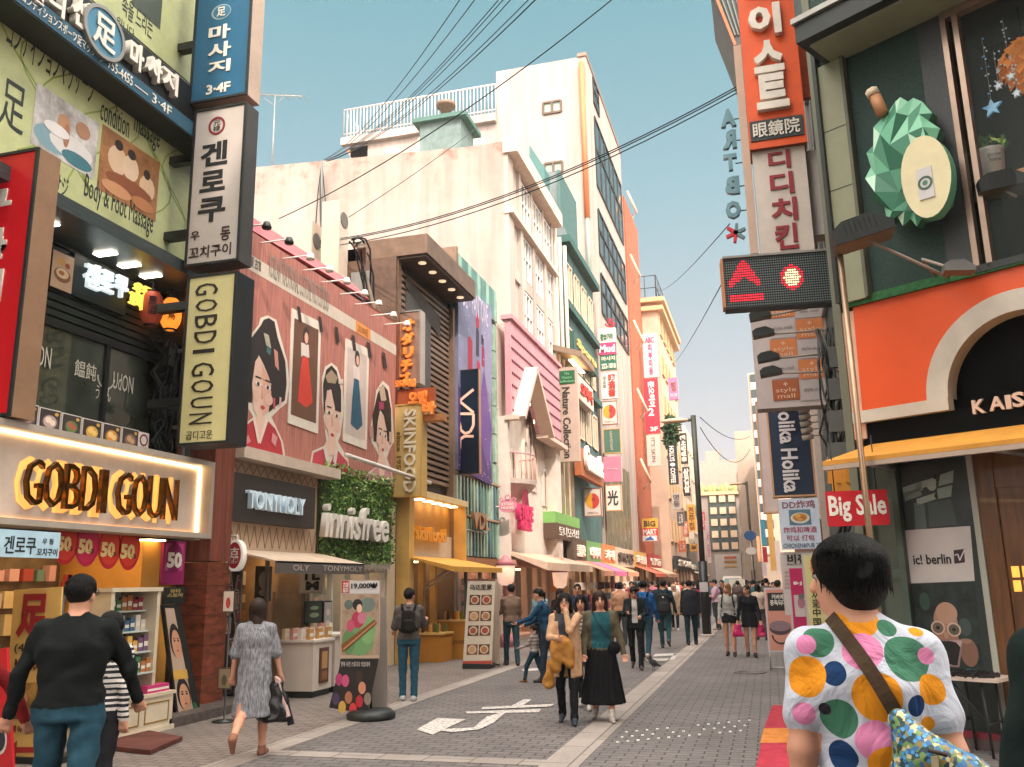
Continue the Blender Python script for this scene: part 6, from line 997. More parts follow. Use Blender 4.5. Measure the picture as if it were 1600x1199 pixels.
for i in range(120): c_ = p+np.array([rr.gauss(0, .07), rr.gauss(0, .07), .48+abs(rr.gauss(0, .06))]); a = np.array([rr.gauss(0, 1) for _ in range(3)])*.03; e = np.array([rr.gauss(0, 1) for _ in range(3)])*.025; q.face([c_-a, c_+e, c_+a, c_-e], lc[i % 3])
q.build('leaves', tt); text(SF(p[1]-.17), 'garden\nhome', (p[0]-.07, p[0]+.07, 6.25, 6.36), 0, .004, C('#4a4a48'), tt)
f = K.off(-.5); u, v = f.px(1598, 112); p = f.at(u+.05, v-.25); tt = thing('pinecone_lamp', 'orange pine cone shaped hanging lamp inside the upper window', 'lamp', p); q = MB(); mo = mat('pinecone_orange', '#e08a3a', .5, var=.3, emit=.15)
for k in range(6):
    for j in range(10):
        a = 2*math.pi*(j+.5*(k % 2))/10; r0_, z0_ = (.10, .2, .26, .26, .2, .1)[k], .1+.09*k; c_ = p+np.array([0, 0, z0_]); e1 = np.array([math.cos(a), math.sin(a), 0]); e2_ = np.array([-math.sin(a), math.cos(a), 0]); q.mesh([c_+e1*r0_+e2_*.1+[0, 0, .06], c_+e1*r0_-e2_*.1+[0, 0, .06], c_+e1*(r0_+.05)-[0, 0, .08]], [(0, 1, 2)], mo); 
q.ball(p+np.array([0, 0, .32]), (.2, .2, .25), mo, 12, 8); q.build('shade', tt); q = MB(); q.tube([p+[0, 0, .6], p+[0, 0, 1.2]], .008, m_black); q.build('cord', tt)
m_cry = mat('crystal_blue', '#6aa0c0', .1, var=.3, emit=.2); m_cryw = mat('crystal_white', '#c0ccd0', .1, var=.2, emit=.15); f = K.off(-.25)
for i, (x, y0, y1, n) in enumerate(((1534, 60, 175, 0), (1552, 80, 138, 1), (1566, 30, 125, 1), (1580, 90, 150, 1))):
    u, v0 = f.px(x, y0); _, v1 = f.px(x, y1); tt = thing('star_garland', ['garland of blue crystal stars ending in a big star in the upper window', 'short clear bead garland right of the blue star garland', 'long clear star garland beside the pine cone lamp', 'looped bead garland below the pine cone lamp'][i], 'garland', f.at(u, v1)); q = MB(); q.tube([f.at(u, v0), f.at(u, v1)], .003, m_steel, 4)
    for k in range(14): zz = v0+(v1-v0)*rr.random(); q.ball(f.at(u+rr.gauss(0, .025), zz, rr.gauss(0, .02)), .012, m_cryw if n or k % 2 else m_cry, 6, 4)
    R_ = .11 if not n else .05; c_ = (u, v1); q.prism(f, [(c_[0]+(R_ if k % 2 == 0 else R_*.42)*math.sin(k*math.pi/5), c_[1]+(R_ if k % 2 == 0 else R_*.42)*math.cos(k*math.pi/5)) for k in range(10)][::-1], -.02, .02, m_cryw if n else m_cry); q.build('beads', tt)
# orange fascia with arch
t2 = thing('arch_fascia', 'orange shop fascia with a cream half round arch and black name board', 'fascia', K.at(2, 3)); m_or = mat('orange_fascia', '#e0521a', .45, var=.06, scale=1.2); m_arch = mat('arch_cream', '#c9bfb2', .6, var=.12, scale=2)
ac, av, ri, ro = 1.88, 3.62, .80, 1.03
pts = [(.08, 3.60), (ac-ro, 3.60)]+[(ac-ro*math.cos(a), av+ro*math.sin(a)) for a in np.linspace(.1, math.pi-.1, 26)]+[(5.5, 3.60), (5.5, 4.9), (.1, 4.9)]
b = MB(); b.prism(K, pts, -.2, 0, m_or); b.build('orange_panel', t2)
b = MB(); b.ring(K, ac, av, ri, ro, -.2, .04, m_arch, 28, 0, math.pi); b.box(K, -.02, ac-ri, 3.6-.12, 3.72-.1, -.1, .06, m_arch); b.box(K, ac+ri, 5.5, 3.48, 3.62, -.1, .06, m_arch); b.build('arch_moulding', t2)
b = MB(); b.box(K, -.05, .1, 3.3, 4.86, -.5, -.005, C('#d9a890')); b.box(K, .0, 5.5, 4.9, 5.0, -.2, .05, mat('moss_green', '#2f6a3a', .8, var=.3, scale=20)); b.build('edges', t2)
b = MB(); b.box(K, .05, 5.5, 3.05, 3.48, -.25, -.03, mat('black_board', '#060708', .8, spec=.1, var=.2, scale=40)); b.build('name_board', t2)
for ch, bx in zip('KAISER', ((1521, 625, 1542, 647), (1547, 620, 1572, 642), (1573, 618, 1582, 640), (1583, 613, 1603, 637), (1606, 610, 1624, 633), (1628, 607, 1648, 630))): textpx(K.off(-.03), ch, bx, .04, mat('blush_letter', '#d9b8a4', .4), t2, bold=.03)
# awning
t3 = thing('yellow_awning', 'ochre yellow fabric awning over the corner shop window', 'awning', K.at(2, 3)); b = MB(); a0, a1, c0_, c1_ = K.at(.15, 3.22, .02), K.at(5, 3.22, .02), K.at(-.05, 2.98, .8), K.at(5, 2.98, .8); b.mesh([a0, a1, c1_, c0_]+[p-np.array([0, 0, .05]) for p in (a0, a1, c1_, c0_)], [(0, 1, 2, 3), (7, 6, 5, 4), (3, 2, 6, 7), (0, 3, 7, 4), (1, 5, 6, 2)], mat('ochre_cloth', '#cf8f34', .75, var=.12)); b.build('cloth', t3); b = MB(); b.box(K, -.05, 5, 2.88, 2.935, .74, .8, C('#b09a8a')); b.tube([K.at(.4, 2.9, .05), K.at(.45, 2.9, .75)], .025, m_steel); b.tube([K.at(1.8, 2.9, .05), K.at(1.7, 2.9, .75)], .025, m_steel); b.build('arms', t3)
# shop front
b = MB(); b.box(K, .1, 5.5, 0, .1, -1.2, .05, C('#5a4a48')); b.box(K, .35, 5.5, .1, .16, .0, .06, C('#7a2430')); m_gf = mat('greenish_frame', '#56645a', .4, .3)
for u in (.02, .34): b.box(K, u, u+.07, 0, 3.0, -.08, .06, m_gf)
b.box(K, .1, .34, 1.7, 1.8, -.06, .04, m_gf); b.box(K, 1.18, 1.24, .1, 3.0, -.06, .05, C('#a8a89c')); b.box(K, .4, 1.2, 2.97, 3.05, -.06, .05, m_gf); sf = b.build('shop_front', t)
q = MB(); q.quad(K, .41, 1.18, .16, 2.97, -.045, mat('poster_dark', '#2c3634', .3, var=.4, scale=2)); q.quad(K, .09, .34, .1, 3.0, -.03, m_glass_t); q.build('window_pane', sf)
m_wd = mat('oak_wood', '#6d4420', .45, var=.3, scale=3, stretch=(6, 6, .6), coat=.2); b = MB(); b.box(K, 1.24, 1.42, .1, 3.0, -.1, .02, m_wd); b.box(K, 1.42, 3.2, 2.6, 3.0, -.1, .0, m_wd); b.box(K, 1.42, 1.72, .1, 2.6, -.06, -.02, m_wd); b.box(K, 1.70, 1.75, .1, 2.6, -.06, .0, C('#3a2412')); dr = b.build('wood_door', t); q = MB()
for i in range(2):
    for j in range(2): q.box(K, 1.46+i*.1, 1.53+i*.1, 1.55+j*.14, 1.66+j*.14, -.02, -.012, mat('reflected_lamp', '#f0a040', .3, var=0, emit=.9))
q.build('painted_reflections', dr)  # glowing patches stand in for lamps mirrored in the wood door
b = MB(); b.box(K, 1.75, 5, .1, 2.6, -2.2, -2.1, mat('warm_optician', '#c89048', .6, var=.3, scale=2, emit=.3)); 
for k in range(6): b.box(K, 1.8, 5, .5+k*.36, .53+k*.36, -2.1, -1.8, C('#d8b070'))
b.build('interior', t); b = MB(); b.box(K, 1.5, 5, 2.7, 2.75, -1.5, -1.3, m_lightw); b.build('ceiling_lamp', t)
for k in range(5):
    for i in range(5): p = K.at(1.95+i*.3, .54+k*.36, -1.9); q = MB()
# posters in the window
P0 = K.off(-.03); t4 = thing('eyewear_poster', 'shop window poster: hinge close-up, white name band and a bald man in clear round glasses', 'poster', P0.at(.8, .6)); b = MB(); b.box(P0, .43, 1.17, .3, 2.93, -.01, 0, C('#28302e')); b.build('backing', t4)
def pk(bm, pts, d, c_): ppoly(bm, P0, pts, d, C(c_) if isinstance(c_, str) else c_)
b = MB(); pk(b, Q(1408, 730, 1510, 722, 1520, 820, 1416, 828), .002, mat('hinge_bg', '#333b3a', .5, var=.3, scale=3))
for q_, c_ in ((Q(1410, 762, 1440, 752, 1442, 766, 1412, 776), '#8a9a90'), (Q(1412, 770, 1438, 763, 1440, 774, 1414, 784), '#74847a'), (Q(1430, 755, 1462, 746, 1463, 756, 1432, 766), '#a0aca0'), (Q(1432, 780, 1462, 770, 1463, 780, 1433, 790), '#98a498'), (Q(1469, 742, 1490, 735, 1489, 754, 1466, 760), '#90a094'), (Q(1464, 764, 1488, 758, 1486, 776, 1466, 780), '#8a9a8e'), (Q(1428, 786, 1444, 788, 1448, 826, 1430, 828), '#5a6864'), (Q(1450, 786, 1486, 780, 1496, 820, 1452, 824), '#46504e')): pk(b, q_, .004, c_)
u, v = P0.px(1456, 760); b.disc(P0, u, v, .05, .05, .007, C('#a4b0a4'), 16); u, v = P0.px(1461, 745); b.disc(P0, u, v, .018, .03, .007, C('#16191a'), 10); u, v = P0.px(1463, 775); b.disc(P0, u, v, .018, .03, .007, C('#16191a'), 10); b.build('printed_hinge', t4)
b = MB(); pk(b, Q(1414, 829, 1516, 822, 1523, 908, 1420, 912), .003, C('#c9c0bc')); pk(b, Q(1490, 860, 1506, 858, 1508, 879, 1491, 881), .005, C('#3a2a34')); wave_stroke(b, P0, [P0.px(1492, 868), P0.px(1497, 866), P0.px(1500, 876), P0.px(1507, 860)], .012, .006, .002, C('#d8d0cc')); b.build('name_band', t4); textpx(P0, 'ic! berlin', (1427, 866, 1486, 882), .003, C('#23201f'), t4, d=.004, bold=.02)
b = MB(); pk(b, Q(1420, 914, 1523, 909, 1538, 1062, 1432, 1070), .002, mat('dark_teal_photo', '#22302f', .5, var=.6, scale=5))
def od(x, y, rx, ry, d, c_, n=22): u, v = P0.px(x, y); uu, _ = P0.px(x+rx, y); _, vv = P0.px(x, y-ry); b.disc(P0, u, v, uu-u, vv-v, d, C(c_), n)
od(1478, 975, 19, 32, .004, '#a8806a'); od(1479, 958, 17, 17, .0048, '#b48c76'); od(1480, 996, 18, 16, .0045, '#9a705c'); od(1466, 981, 11, 11, .0065, '#c8a896'); od(1466, 981, 8.5, 8.5, .0075, '#6a5a4c'); od(1491, 984, 11, 11, .0065, '#c8a896'); od(1491, 984, 8.5, 8.5, .0075, '#5a5248'); od(1466, 981, 3, 3, .0085, '#1c1a18'); od(1491, 984, 3, 3, .0085, '#1c1a18'); od(1479, 993, 3.5, 6, .0072, '#b08670'); od(1450, 1004, 12, 8, .0058, '#8a6452'); od(1515, 1020, 14, 22, .0055, '#7d5a4a'); od(1509, 1002, 10, 4, .0062, '#94705c'); od(1518, 1055, 16, 10, .0052, '#3a6a70'); od(1508, 980, 10, 14, .0035, '#3c4a48'); od(1445, 940, 8, 14, .0035, '#2f4a3a')
pk(b, Q(1466, 999, 1505, 999, 1499, 1043, 1461, 1041), .009, '#8a706c'); pk(b, Q(1469, 1002, 1502, 1002, 1496, 1040, 1464, 1038), .010, '#121314'); pk(b, Q(1482, 1001, 1503, 1001, 1501, 1012, 1494, 1004), .011, '#b89a98'); pk(b, Q(1463, 1030, 1490, 1040, 1464, 1041), .011, '#9a8480'); b.build('printed_man', t4)
# folding table with sunglasses
p = gnd(1520, 1193); tb = thing('folding_table', 'white topped folding table with sunglasses on it outside the poster window', 'table', p); TF = Frame(K.at(0, 0, .45), K.u, K.n); u0, _ = TF.px(1472, 1074); u1, _ = TF.px(1566, 1074); zt = .74
b = MB(); b.box(TF, u0, u1, zt-.035, zt, -.38, .1, C('#c9b4a8')); b.build('tabletop', tb); 
for u in (u0+.1, u1-.18):
    for d_ in (.03, -.33): q = MB(); q.tube([TF.at(u, zt-.03, d_), TF.at(u+.03, 0, d_)], .014, m_dark, 6); q.build('leg', tb)
q = MB(); q.tube([TF.at(u0+.12, .68, .03), TF.at(u1-.2, .35, .03)], .01, m_dark); q.tube([TF.at(u0+.1, .3, .03), TF.at(u0+.1, .3, -.33)], .01, m_dark); q.tube([TF.at(u1-.17, .3, .03), TF.at(u1-.17, .3, -.33)], .01, m_dark); q.build('brace', tb)
gp = None; rr = random.Random(11)
for i in range(22):
    if gp is None:
        q = MB(); fz = Frame((0, 0, 0), (1, 0, 0), (0, -1, 0))
        for s_ in (-1, 1): q.ring(fz, s_*.034, .02, 0, .027, -.002, .002, mat('lens', '#3a3230', .1, var=.2), 10); q.ring(fz, s_*.034, .02, .025, .03, -.003, .004, m_black, 10); q.tube([(s_*.064, 0, .03), (s_*.06, .12, .01)], .003, m_black, 4)
        q.tube([(-.008, -.002, .028), (.008, -.002, .028)], .003, m_black, 4); gp = q.build('sunglasses', origin=(0, 0, 0)); o = gp
    else: o = gp.copy(); COL.objects.link(o)
    o.location = tuple(TF.at(u0+.06+(u1-u0-.12)*(i % 8)/7.3+rr.uniform(-.02, .02), zt+.001, .05-.12*(i//8)+rr.uniform(-.02, .02))); o.rotation_euler = (0, 0, rr.uniform(-.6, .6)+.5); tag(o, 'pair of dark sunglasses laid out on the white folding table', 'sunglasses', 'sunglasses on the folding table')
# faceted green ornament
O_ = K.off(.3); t5 = thing('faceted_ornament', 'faceted mint green spiky ornament with a cream oval centre on the dark green wall', 'ornament', O_.at(1, 5.6)); out = Q(1366, 200, 1392, 172, 1400, 160, 1408, 153, 1420, 160, 1428, 154, 1442, 160, 1458, 178, 1452, 190, 1470, 202, 1462, 225, 1480, 262, 1488, 290, 1482, 318, 1466, 338, 1440, 345, 1434, 355, 1424, 343, 1412, 354, 1404, 340, 1388, 349, 1382, 320, 1362, 314, 1370, 300, 1353, 280, 1362, 262, 1355, 240, 1366, 228, 1357, 214)
n4 = len(out)//4*4; out = out[:n4]; rr = random.Random(16); b = MB(); mg = [C('#86c4a2'), C('#3f8064'), C('#bcdcc4'), C('#2f6a52'), C('#6aae8c')]; cx_, cy_ = 1436, 262
def fring(n, k, lo, hi): return [O_.at(*O_.px(cx_+(out[i*n4//n][0]-cx_)*k+rr.uniform(-3, 3), cy_+(out[i*n4//n][1]-cy_)*k+rr.uniform(-3, 3)), rr.uniform(lo, hi)) for i in range(n)]
A0 = [O_.at(*O_.px(x, y), .02) for x, y in out]; B0 = fring(n4//2, .78, .05, .16); C0 = fring(n4//4, .5, .04, .17); Pc = O_.at(*O_.px(cx_, cy_), .1)
tri = lambda *q: b.mesh(list(q), [(0, 1, 2)], rr.choice(mg))
for X_, Y_ in ((A0, B0), (B0, C0)):
    m_ = len(Y_)
    for i in range(m_): j = (i+1) % m_; tri(X_[2*i], Y_[i], X_[2*i+1]); tri(X_[2*i+1], Y_[i], X_[2*j]); tri(X_[2*j], Y_[i], Y_[j])
for i in range(n4//4): tri(C0[i], Pc, C0[(i+1) % (n4//4)])
for i in range(n4): j = (i+1) % n4; b.mesh([A0[i], A0[j], A0[j]-O_.n*.14, A0[i]-O_.n*.14], [(0, 1, 2, 3)], C('#3f6f58'))
b.build('facets', t5); b = MB(); oo = [O_.px(1447+39*math.cos(a)+5*math.sin(a), 273-67*math.sin(a)*(.9 if math.sin(a) > 0 else 1)+10*math.cos(a), .15) for a in np.linspace(0, 2*math.pi, 28)[:-1]]; b.prism(O_, oo, .0, .15, C('#5fa584'), front=C('#ddd0a8')); b.build('oval_panel', t5)
b = MB(); pr = O_.rect(*Q(1430, 266, 1456, 259, 1460, 308, 1438, 312), d=.16); b.box(O_, *pr, .15, .165, C('#c9c4c4')); u, v = (pr[0]+pr[1])/2, (pr[2]+pr[3])/2; b.ring(O_, u, v, .055, .08, .165, .169, C('#3f5a4c'), 20); b.disc(O_, u, v, .03, .03, .169, C('#4a7a5c'), 10); b.build('cup_sticker', t5)
b = MB(); b.tube([O_.at(*O_.px(1368, 148), .05), O_.at(*O_.px(1385, 182), .08)], .07, C('#b9825a'), 7); b.tube([O_.at(*O_.px(1366, 145), .07), O_.at(*O_.px(1370, 153), .07)], .075, C('#d9c4a8'), 7); b.build('twig', t5)
# floodlights on the corner wall
def flood(label, fr, x, y, L_=.42, ang=(.9, -.25), arm=None, m_=None, grp=None):
    u, v = fr.px(x, y); p = fr.at(u, v); tt = thing('floodlight', label, 'floodlight', p, grp); q = MB(); d1 = np.array([ang[0], 0, ang[1]]); d1 /= np.linalg.norm(d1); up = np.array([-d1[2], 0, d1[0]]); e = np.array([0, 1, 0]); h = L_*.3
    vs = []
    for s_, k_ in ((-1, .6), (-.6, 1), (.3, 1.05), (1, .25)):
        for (a, c_) in ((-1, -.15), (1, -.15), (1, 1), (-1, 1)): vs.append(p+d1*s_*L_/2+e*a*L_*.32+up*(h*k_*c_ if c_ > 0 else -h*.3))
    fs = [(i*4+j, i*4+(j+1) % 4, (i+1)*4+(j+1) % 4, (i+1)*4+j) for i in range(3) for j in range(4)]+[(3, 2, 1, 0), (12, 13, 14, 15)]; q.mesh(vs, fs, m_ or m_dark)
    for k_ in range(7): c_ = p+d1*(-.4+.12*k_)*L_/1.0*.7+up*h*.5; q.mesh([c_+e*L_*.33-up*h*.4, c_+e*L_*.33+up*h*.42, c_-e*L_*.33+up*h*.42, c_-e*L_*.33-up*h*.4], [(0, 1, 2, 3)], m_black)
    q.build('housing', tt); q = MB(); q.mesh([p-d1*L_*.5-up*h*.32+e*L_*.3, p+d1*L_*.5-up*h*.32+e*L_*.3, p+d1*L_*.5-up*h*.32-e*L_*.3, p-d1*L_*.5-up*h*.32-e*L_*.3], [(0, 1, 2, 3)], C('#6d6452')); q.build('lens', tt)
    if arm is not None: q = MB(); q.tube([p]+[np.array(a) for a in arm], .018, C('#9a8c80'), 6); q.build('arm', tt)
fr_ = K.off(1.0); flood('large black floodlight on an arm above the LED display board', fr_, 1348, 372, .62, (.95, .22), [K.at(1.25, 4.95, .3), K.at(1.25, 4.95, .02)]); flood('small grey floodlight above the orange fascia', K.off(.35), 1498, 423, .3, (1, -.1), [K.at(1.1, 5.15, .3), K.at(1.1, 5.0, .0)], C('#6a6864'))
flood('black ribbed floodlight inside the upper window below the shelf', K.off(-.1), 1565, 295, .5, (.98, .1), [K.at(2.0, 5.7, -.1)])
# steel pole at the corner
b = MB(); f = SF(9.9); u0, v0 = f.px(1318, 465); u1, v1 = f.px(1341, 650); p = f.at((u0+u1)/2, 0); b.tube([p, f.at((u0+u1)/2, 5.2)], .033, mat('warm_steel', '#a88a70', .35, .6), 10); b.build('steel_pole', label='thin steel pole at the corner left of the orange fascia', cat='pole')
# ================================================================== RIGHT ROW
t = thing('right_row_building', 'grey green building behind the orange and white blade signs', 'building', (4, 16, 0)); b = MB(); b.wbox(1.35, 14, 13.6, 21, 0, 13.5, mat('grey_green_wall', '#4a5450', .7, scale=1)); b.build('wall', t); b = MB()
for i, (x, c_) in enumerate(((1.36, '#8a8a80'), (1.6, '#c9b4a4'), (1.9, '#3a4440'), (2.15, '#b09a88'))): b.tube([(x, 13.5, 0), (x, 13.5, 13.4)], .07, C(c_), 8)
for z in np.arange(2, 13, .42): b.wbox(1.3, 2.3, 13.38, 13.42, z, z+.06, C('#9a8878'))
b.build('pipe_ladder', t)
for k, (z0_, z1_) in enumerate(((4, 5.4), (6.4, 7.8), (8.8, 10.2))): window(t, RF(1.35), -20, -14.5, z0_, z1_, .01, 5, 1, m_steel, m_glass, .07)
t = thing('right_row_building', 'pale building along the right side behind the navy blade sign', 'building', (5, 30, 0)); b = MB(); b.wbox(1.2, 14, 21, 40, 0, 12.5, C('#b8a698', .8)); b.box(RF(1.2), -40, -21, 0, 3, 0, .1, C('#6a4a40')); b.build('wall', t)
for z_ in (4, 7, 10): window(t, RF(1.2), -39, -22, z_, z_+1.6, .01, 9, 1, m_steel, m_glass, .08)
CB_ = SF(50); zc = CB_.px(1176, 583)[1]; xc0 = CB_.px(1169, 600)[0]; t = thing('right_row_building', 'building with alternating dark and white bands on its narrow edge', 'building', (4, 60, 0)); b = MB(); b.wbox(xc0, 14, 50, 85, 0, zc, C('#c9b09c', .8)); b.build('wall', t); b = MB(); z = 3.
k = 0
while z < zc-.3: b.box(CB_, xc0+.12, xc0+.75, z, z+.42, 0, .12, C('#3f4a4a' if k % 2 else '#d0c4ba')); z += .45; k += 1
b.build('banded_edge', t)
t = thing('right_row_building', 'last tan building on the right side before the street end', 'building', (4, 100, 0)); b = MB(); b.wbox(-2.2, 14, 86, 128, 0, 15.5, C('#a89484', .8)); b.build('wall', t)
for z_ in (4, 7, 10): window(t, Frame((-2.2, 0, 0), (0, -1, 0), (-1, 0, 0)), -127, -87, z_, z_+1.6, .01, 16, 1, m_steel, m_glass, .1)
# big eave at the top
E2 = SF(19); t = thing('eave_screen', 'dark ribbed eave with orange trim high above the orange blade sign', 'eave', E2.at(-.5, 14)); q = [E2.px(*p) for p in Q(1108, -30, 1190, -30, 1190, 80, 1163, 80, 1149, 72)]; b = MB(); b.prism(E2, q[::-1], -2.5, 0, C('#3a4240')); wave_stroke(b, E2, [q[0], q[4]], .06, 0, .05, C('#c8643a'))
for k in range(5): wave_stroke(b, E2, [(q[0][0]+.12+k*.13, q[0][1]), (q[4][0]+.02+k*.07, q[4][1]+.25)], .03, 0, .04, C('#6a7068'))
b.build('screen', t)
GR = 'blade signs on the right side'
def rs(name, label, y, q, face, side='#b09a8a', rim=None, depth=.3, em=0., grp=GR):
    return blade(name, label, y, q, depth, C(face, .5, **({'emit': em} if em else {})) if isinstance(face, str) else face, C(side), C(rim) if rim else None, grp)
m_lt = mat('letter_cream', '#dcd2c6', .45)
t, f, r = rs('optician_sign', 'big orange blade sign with thick white hangul over a dark plate, topmost on the right', 13.0, Q(1148, -60, 1238, -60, 1257, 226, 1171, 232), m_orange, '#8a3a1c', depth=.5)
for s, bx in (('미', (1163, -44, 1214, -2)), ('이', (1169, 12, 1220, 60)), ('스', (1177, 68, 1224, 118)), ('트', (1181, 120, 1232, 174))): textpx(f, s, bx, .1, m_lt, t, bold=.05)
b = MB(); b.box(f, *f.rect((1170, 190), (1253, 182), (1258, 212), (1174, 221)), 0, .02, C('#2c3436')); b.build('dark_plate', t); textpx(f, '眼鏡院', (1176, 188, 1250, 212), .012, m_lt, t, d=.02, bold=.01)
t, f, r = rs('orange_side_board', 'plain orange board tucked behind the orange blade sign', 13.4, Q(1239, 40, 1262, 40, 1277, 150, 1250, 154), m_orange, '#8a3a1c', depth=.1)
t, f, r = rs('chicken_sign', 'white blade sign with rounded red hangul, below the orange one', 13.1, Q(1176, 236, 1258, 228, 1272, 392, 1187, 398), mat('milky_white', '#c9bcb2', .4, var=.08), '#4a4440', depth=.35)
for s, bx in (('디', (1200, 236, 1235, 264)), ('디', (1203, 270, 1240, 304)), ('치', (1205, 310, 1246, 346)), ('킨', (1211, 350, 1247, 390))): textpx(f, s, bx, .02, C('#8a2028'), t, bold=.03)
rs('pale_side_panel', 'narrow pale upright panel right of the white and red blade sign', 13.3, Q(1260, 236, 1286, 234, 1297, 366, 1270, 368), '#b0a8a2')
rs('pale_edge_panel', 'thin pale upright panel left of the orange and white blade signs', 13.8, Q(1150, 72, 1160, 70, 1184, 396, 1168, 398), '#d0b09c')
f = SF(14.6); t = thing('reversed_letter_sign', 'steel letters ARTBOX seen from behind, standing off a thin frame in the sky', 'sign', f.at(*f.px(1145, 380))); m_tl = mat('teal_steel', '#6f8f98', .35, .5)
for s, bx in (('A', (1126, 174, 1150, 201)), ('R', (1129, 207, 1151, 235)), ('T', (1131, 244, 1152, 269)), ('B', (1133, 279, 1156, 306)), ('O', (1134, 317, 1158, 344))):
    textpx(f, s, bx, .09, m_tl, t, bold=.06, flip=True); q = MB(); u, v = f.px(bx[2], (bx[1]+bx[3])/2); q.tube([f.at(u-.03, v, .03), f.at(u+.22, v, .03)], .012, m_dark, 5); q.build('bracket', t)
b = MB(); u, v = f.px(1150, 366); 
for a in range(6): b.prism(f, [(u+.03*math.cos(math.radians(60*a+20+90)), v+.03*math.sin(math.radians(60*a+110))), (u+.03*math.cos(math.radians(60*a-70)), v+.03*math.sin(math.radians(60*a-70))), (u+.17*math.cos(math.radians(60*a+20-8)), v+.17*math.sin(math.radians(60*a+12))), (u+.17*math.cos(math.radians(60*a+28)), v+.17*math.sin(math.radians(60*a+28)))], 0, .08, C('#c8283c') if a in (2, 3, 4) else m_tl)
b.build('star_mark', t)
# LED board
f = Frame((0, 11.6, 0), (math.cos(.10), math.sin(.10), 0), (math.sin(.10), -math.cos(.10), 0)); u0, u1, v0, v1 = f.rect(*Q(1129, 403, 1350, 391, 1358, 466, 1134, 481)); t = thing('led_board', 'black LED display board showing red dots, under the white and red blade sign', 'display', f.at((u0+u1)/2, v0)); b = MB(); b.box(f, u0, u1, v0, v1, -.18, 0, mat('led_black', '#181c1e', .5)); b.box(f, u0-.03, u0, v0, v1, -.2, .03, C('#b87a54')); b.box(f, u0, u1, v1, v1+.03, -.2, .03, m_steel); b.box(f, u0, u1, v0-.03, v0, -.2, .03, m_dark); b.build('housing', t); b = MB(); lit = MB(); lity = MB(); nx, ny = 62, 20; m_ld = C('#6f7a7c'); m_lr = mat('led_red', '#e0283a', .4, var=0, emit=.9); m_ly = mat('led_yellow', '#ffe9b0', .4, var=0, emit=1.1)
for i in range(nx):
    for j in range(ny):
        x, y = (i+.5)/nx, (j+.5)/ny; u, v = u0+(u1-u0)*x, v0+(v1-v0)*y; r_ = .0085
        rc = math.hypot((i-29.5), (j-10)*1.0); tri = 2 <= i <= 15 and 8 <= j <= 18 and abs(i-8.5) < (18.5-j)*.72+.8 and not (j < 12 and abs(i-8.5) < (12-j)*1.2); bar = 2 <= i <= 16 and 2 <= j <= 4
        tgt = lity if rc < 3.6 else (lit if (rc < 5.2 or tri or bar) else b); k_ = 1.2 if tgt is not b else 1; tgt.quad(f, u-r_*k_, u+r_*k_, v-r_*k_, v+r_*k_, .004, m_ly if tgt is lity else (m_lr if tgt is lit else m_ld))
b.build('unlit_dots', t); lit.build('red_dots', t); lity.build('yellow_dots', t)
# style mall panels
t, f, r = rs('mall_panel_sign', 'tall pale signboard with orange and white mall name squares', 16.5, Q(1172, 470, 1290, 468, 1300, 632, 1182, 640), mat('pale_lilac', '#c4b4b0', .5, var=.08), depth=.4)
rows = [478, 499, 531, 562, 594, 628]; xo = 0
for k in range(5):
    for c_ in range(2):
        y0, y1 = rows[k], rows[k+1]; s_ = (k*5); x0 = 1199+c_*43+k*1.9; bx = Q(x0, y0, x0+42, y0-1, x0+43, y1-3, x0+1, y1-2); rr_ = f.rect(*bx); orange = (k+c_) % 2 == 0; q = MB(); q.box(f, *rr_, 0, .015, C('#cf7a45') if orange and k < 4 else (C('#a8582f') if orange else C('#b9acaa'))); q.build('square', t)
        if orange: text(f, 'style\nmall', sub(rr_, .12, .88, .1, .6), .018, .004, C('#e4c0a0'), t); text(f, '+', sub(rr_, .42, .58, .68, .88), .018, .004, C('#e4c0a0'), t, bold=.03)
        else: text(f, 'style mall', sub(rr_, .15, .85, .38, .62), .018, .004, C('#7a706e'), t)
fl = SF(14.4)
for i, (x, y, ax, ay) in enumerate(((1188, 496, 1262, 482), (1193, 523, 1322, 514), (1201, 561, 1324, 550), (1205, 584, 1324, 580))):
    u, v = fl.px(ax, ay); flood(['topmost', 'second', 'third', 'lowest'][i]+' of the four black floodlights before the mall name squares', fl, x, y, .34, (.95, .12), [fl.at(u, v, .0)], None, 'floodlights before the mall squares')
# pale board and navy sign
rs('pale_signboard', 'blank pale grey upright board beside the navy blade sign', 22.5, Q(1182, 628, 1206, 626, 1214, 801, 1190, 803), '#c4b0aa', rim='#c89a7a', depth=.3)
t, f, r = rs('holika_sign', 'navy blade sign reading Holika Holika sideways in white', 18.2, Q(1197, 618, 1266, 620, 1273, 774, 1206, 779), '#1c2c46', '#c89870', '#c89870', .3); textpx(f, 'Holika Holika', (1219, 626, 1245, 770), .03, C('#e4dcdc'), t, rot=1, bold=.025)
fz = SF(17.2)
for i in range(5): u, v = fz.px(1256+i*1.5, 640+i*10.5); tt = thing('spotlight', f'small pale spotlight beside the navy blade sign, {["topmost","second from top","middle","second from bottom","lowest"][i]} of its cluster', 'lamp', fz.at(u, v), 'spotlights beside the navy blade sign'); q = MB(); q.tube([fz.at(u+.1, v, 0), fz.at(u-.1, v-.03, 0)], .05, C('#c9b8a8'), 8); q.build('lamp_head', tt); q = MB(); q.tube([fz.at(u+.1, v, 0), fz.at(u+.75, v+.05, 0)], .012, m_steel, 5); q.build('arm', tt)
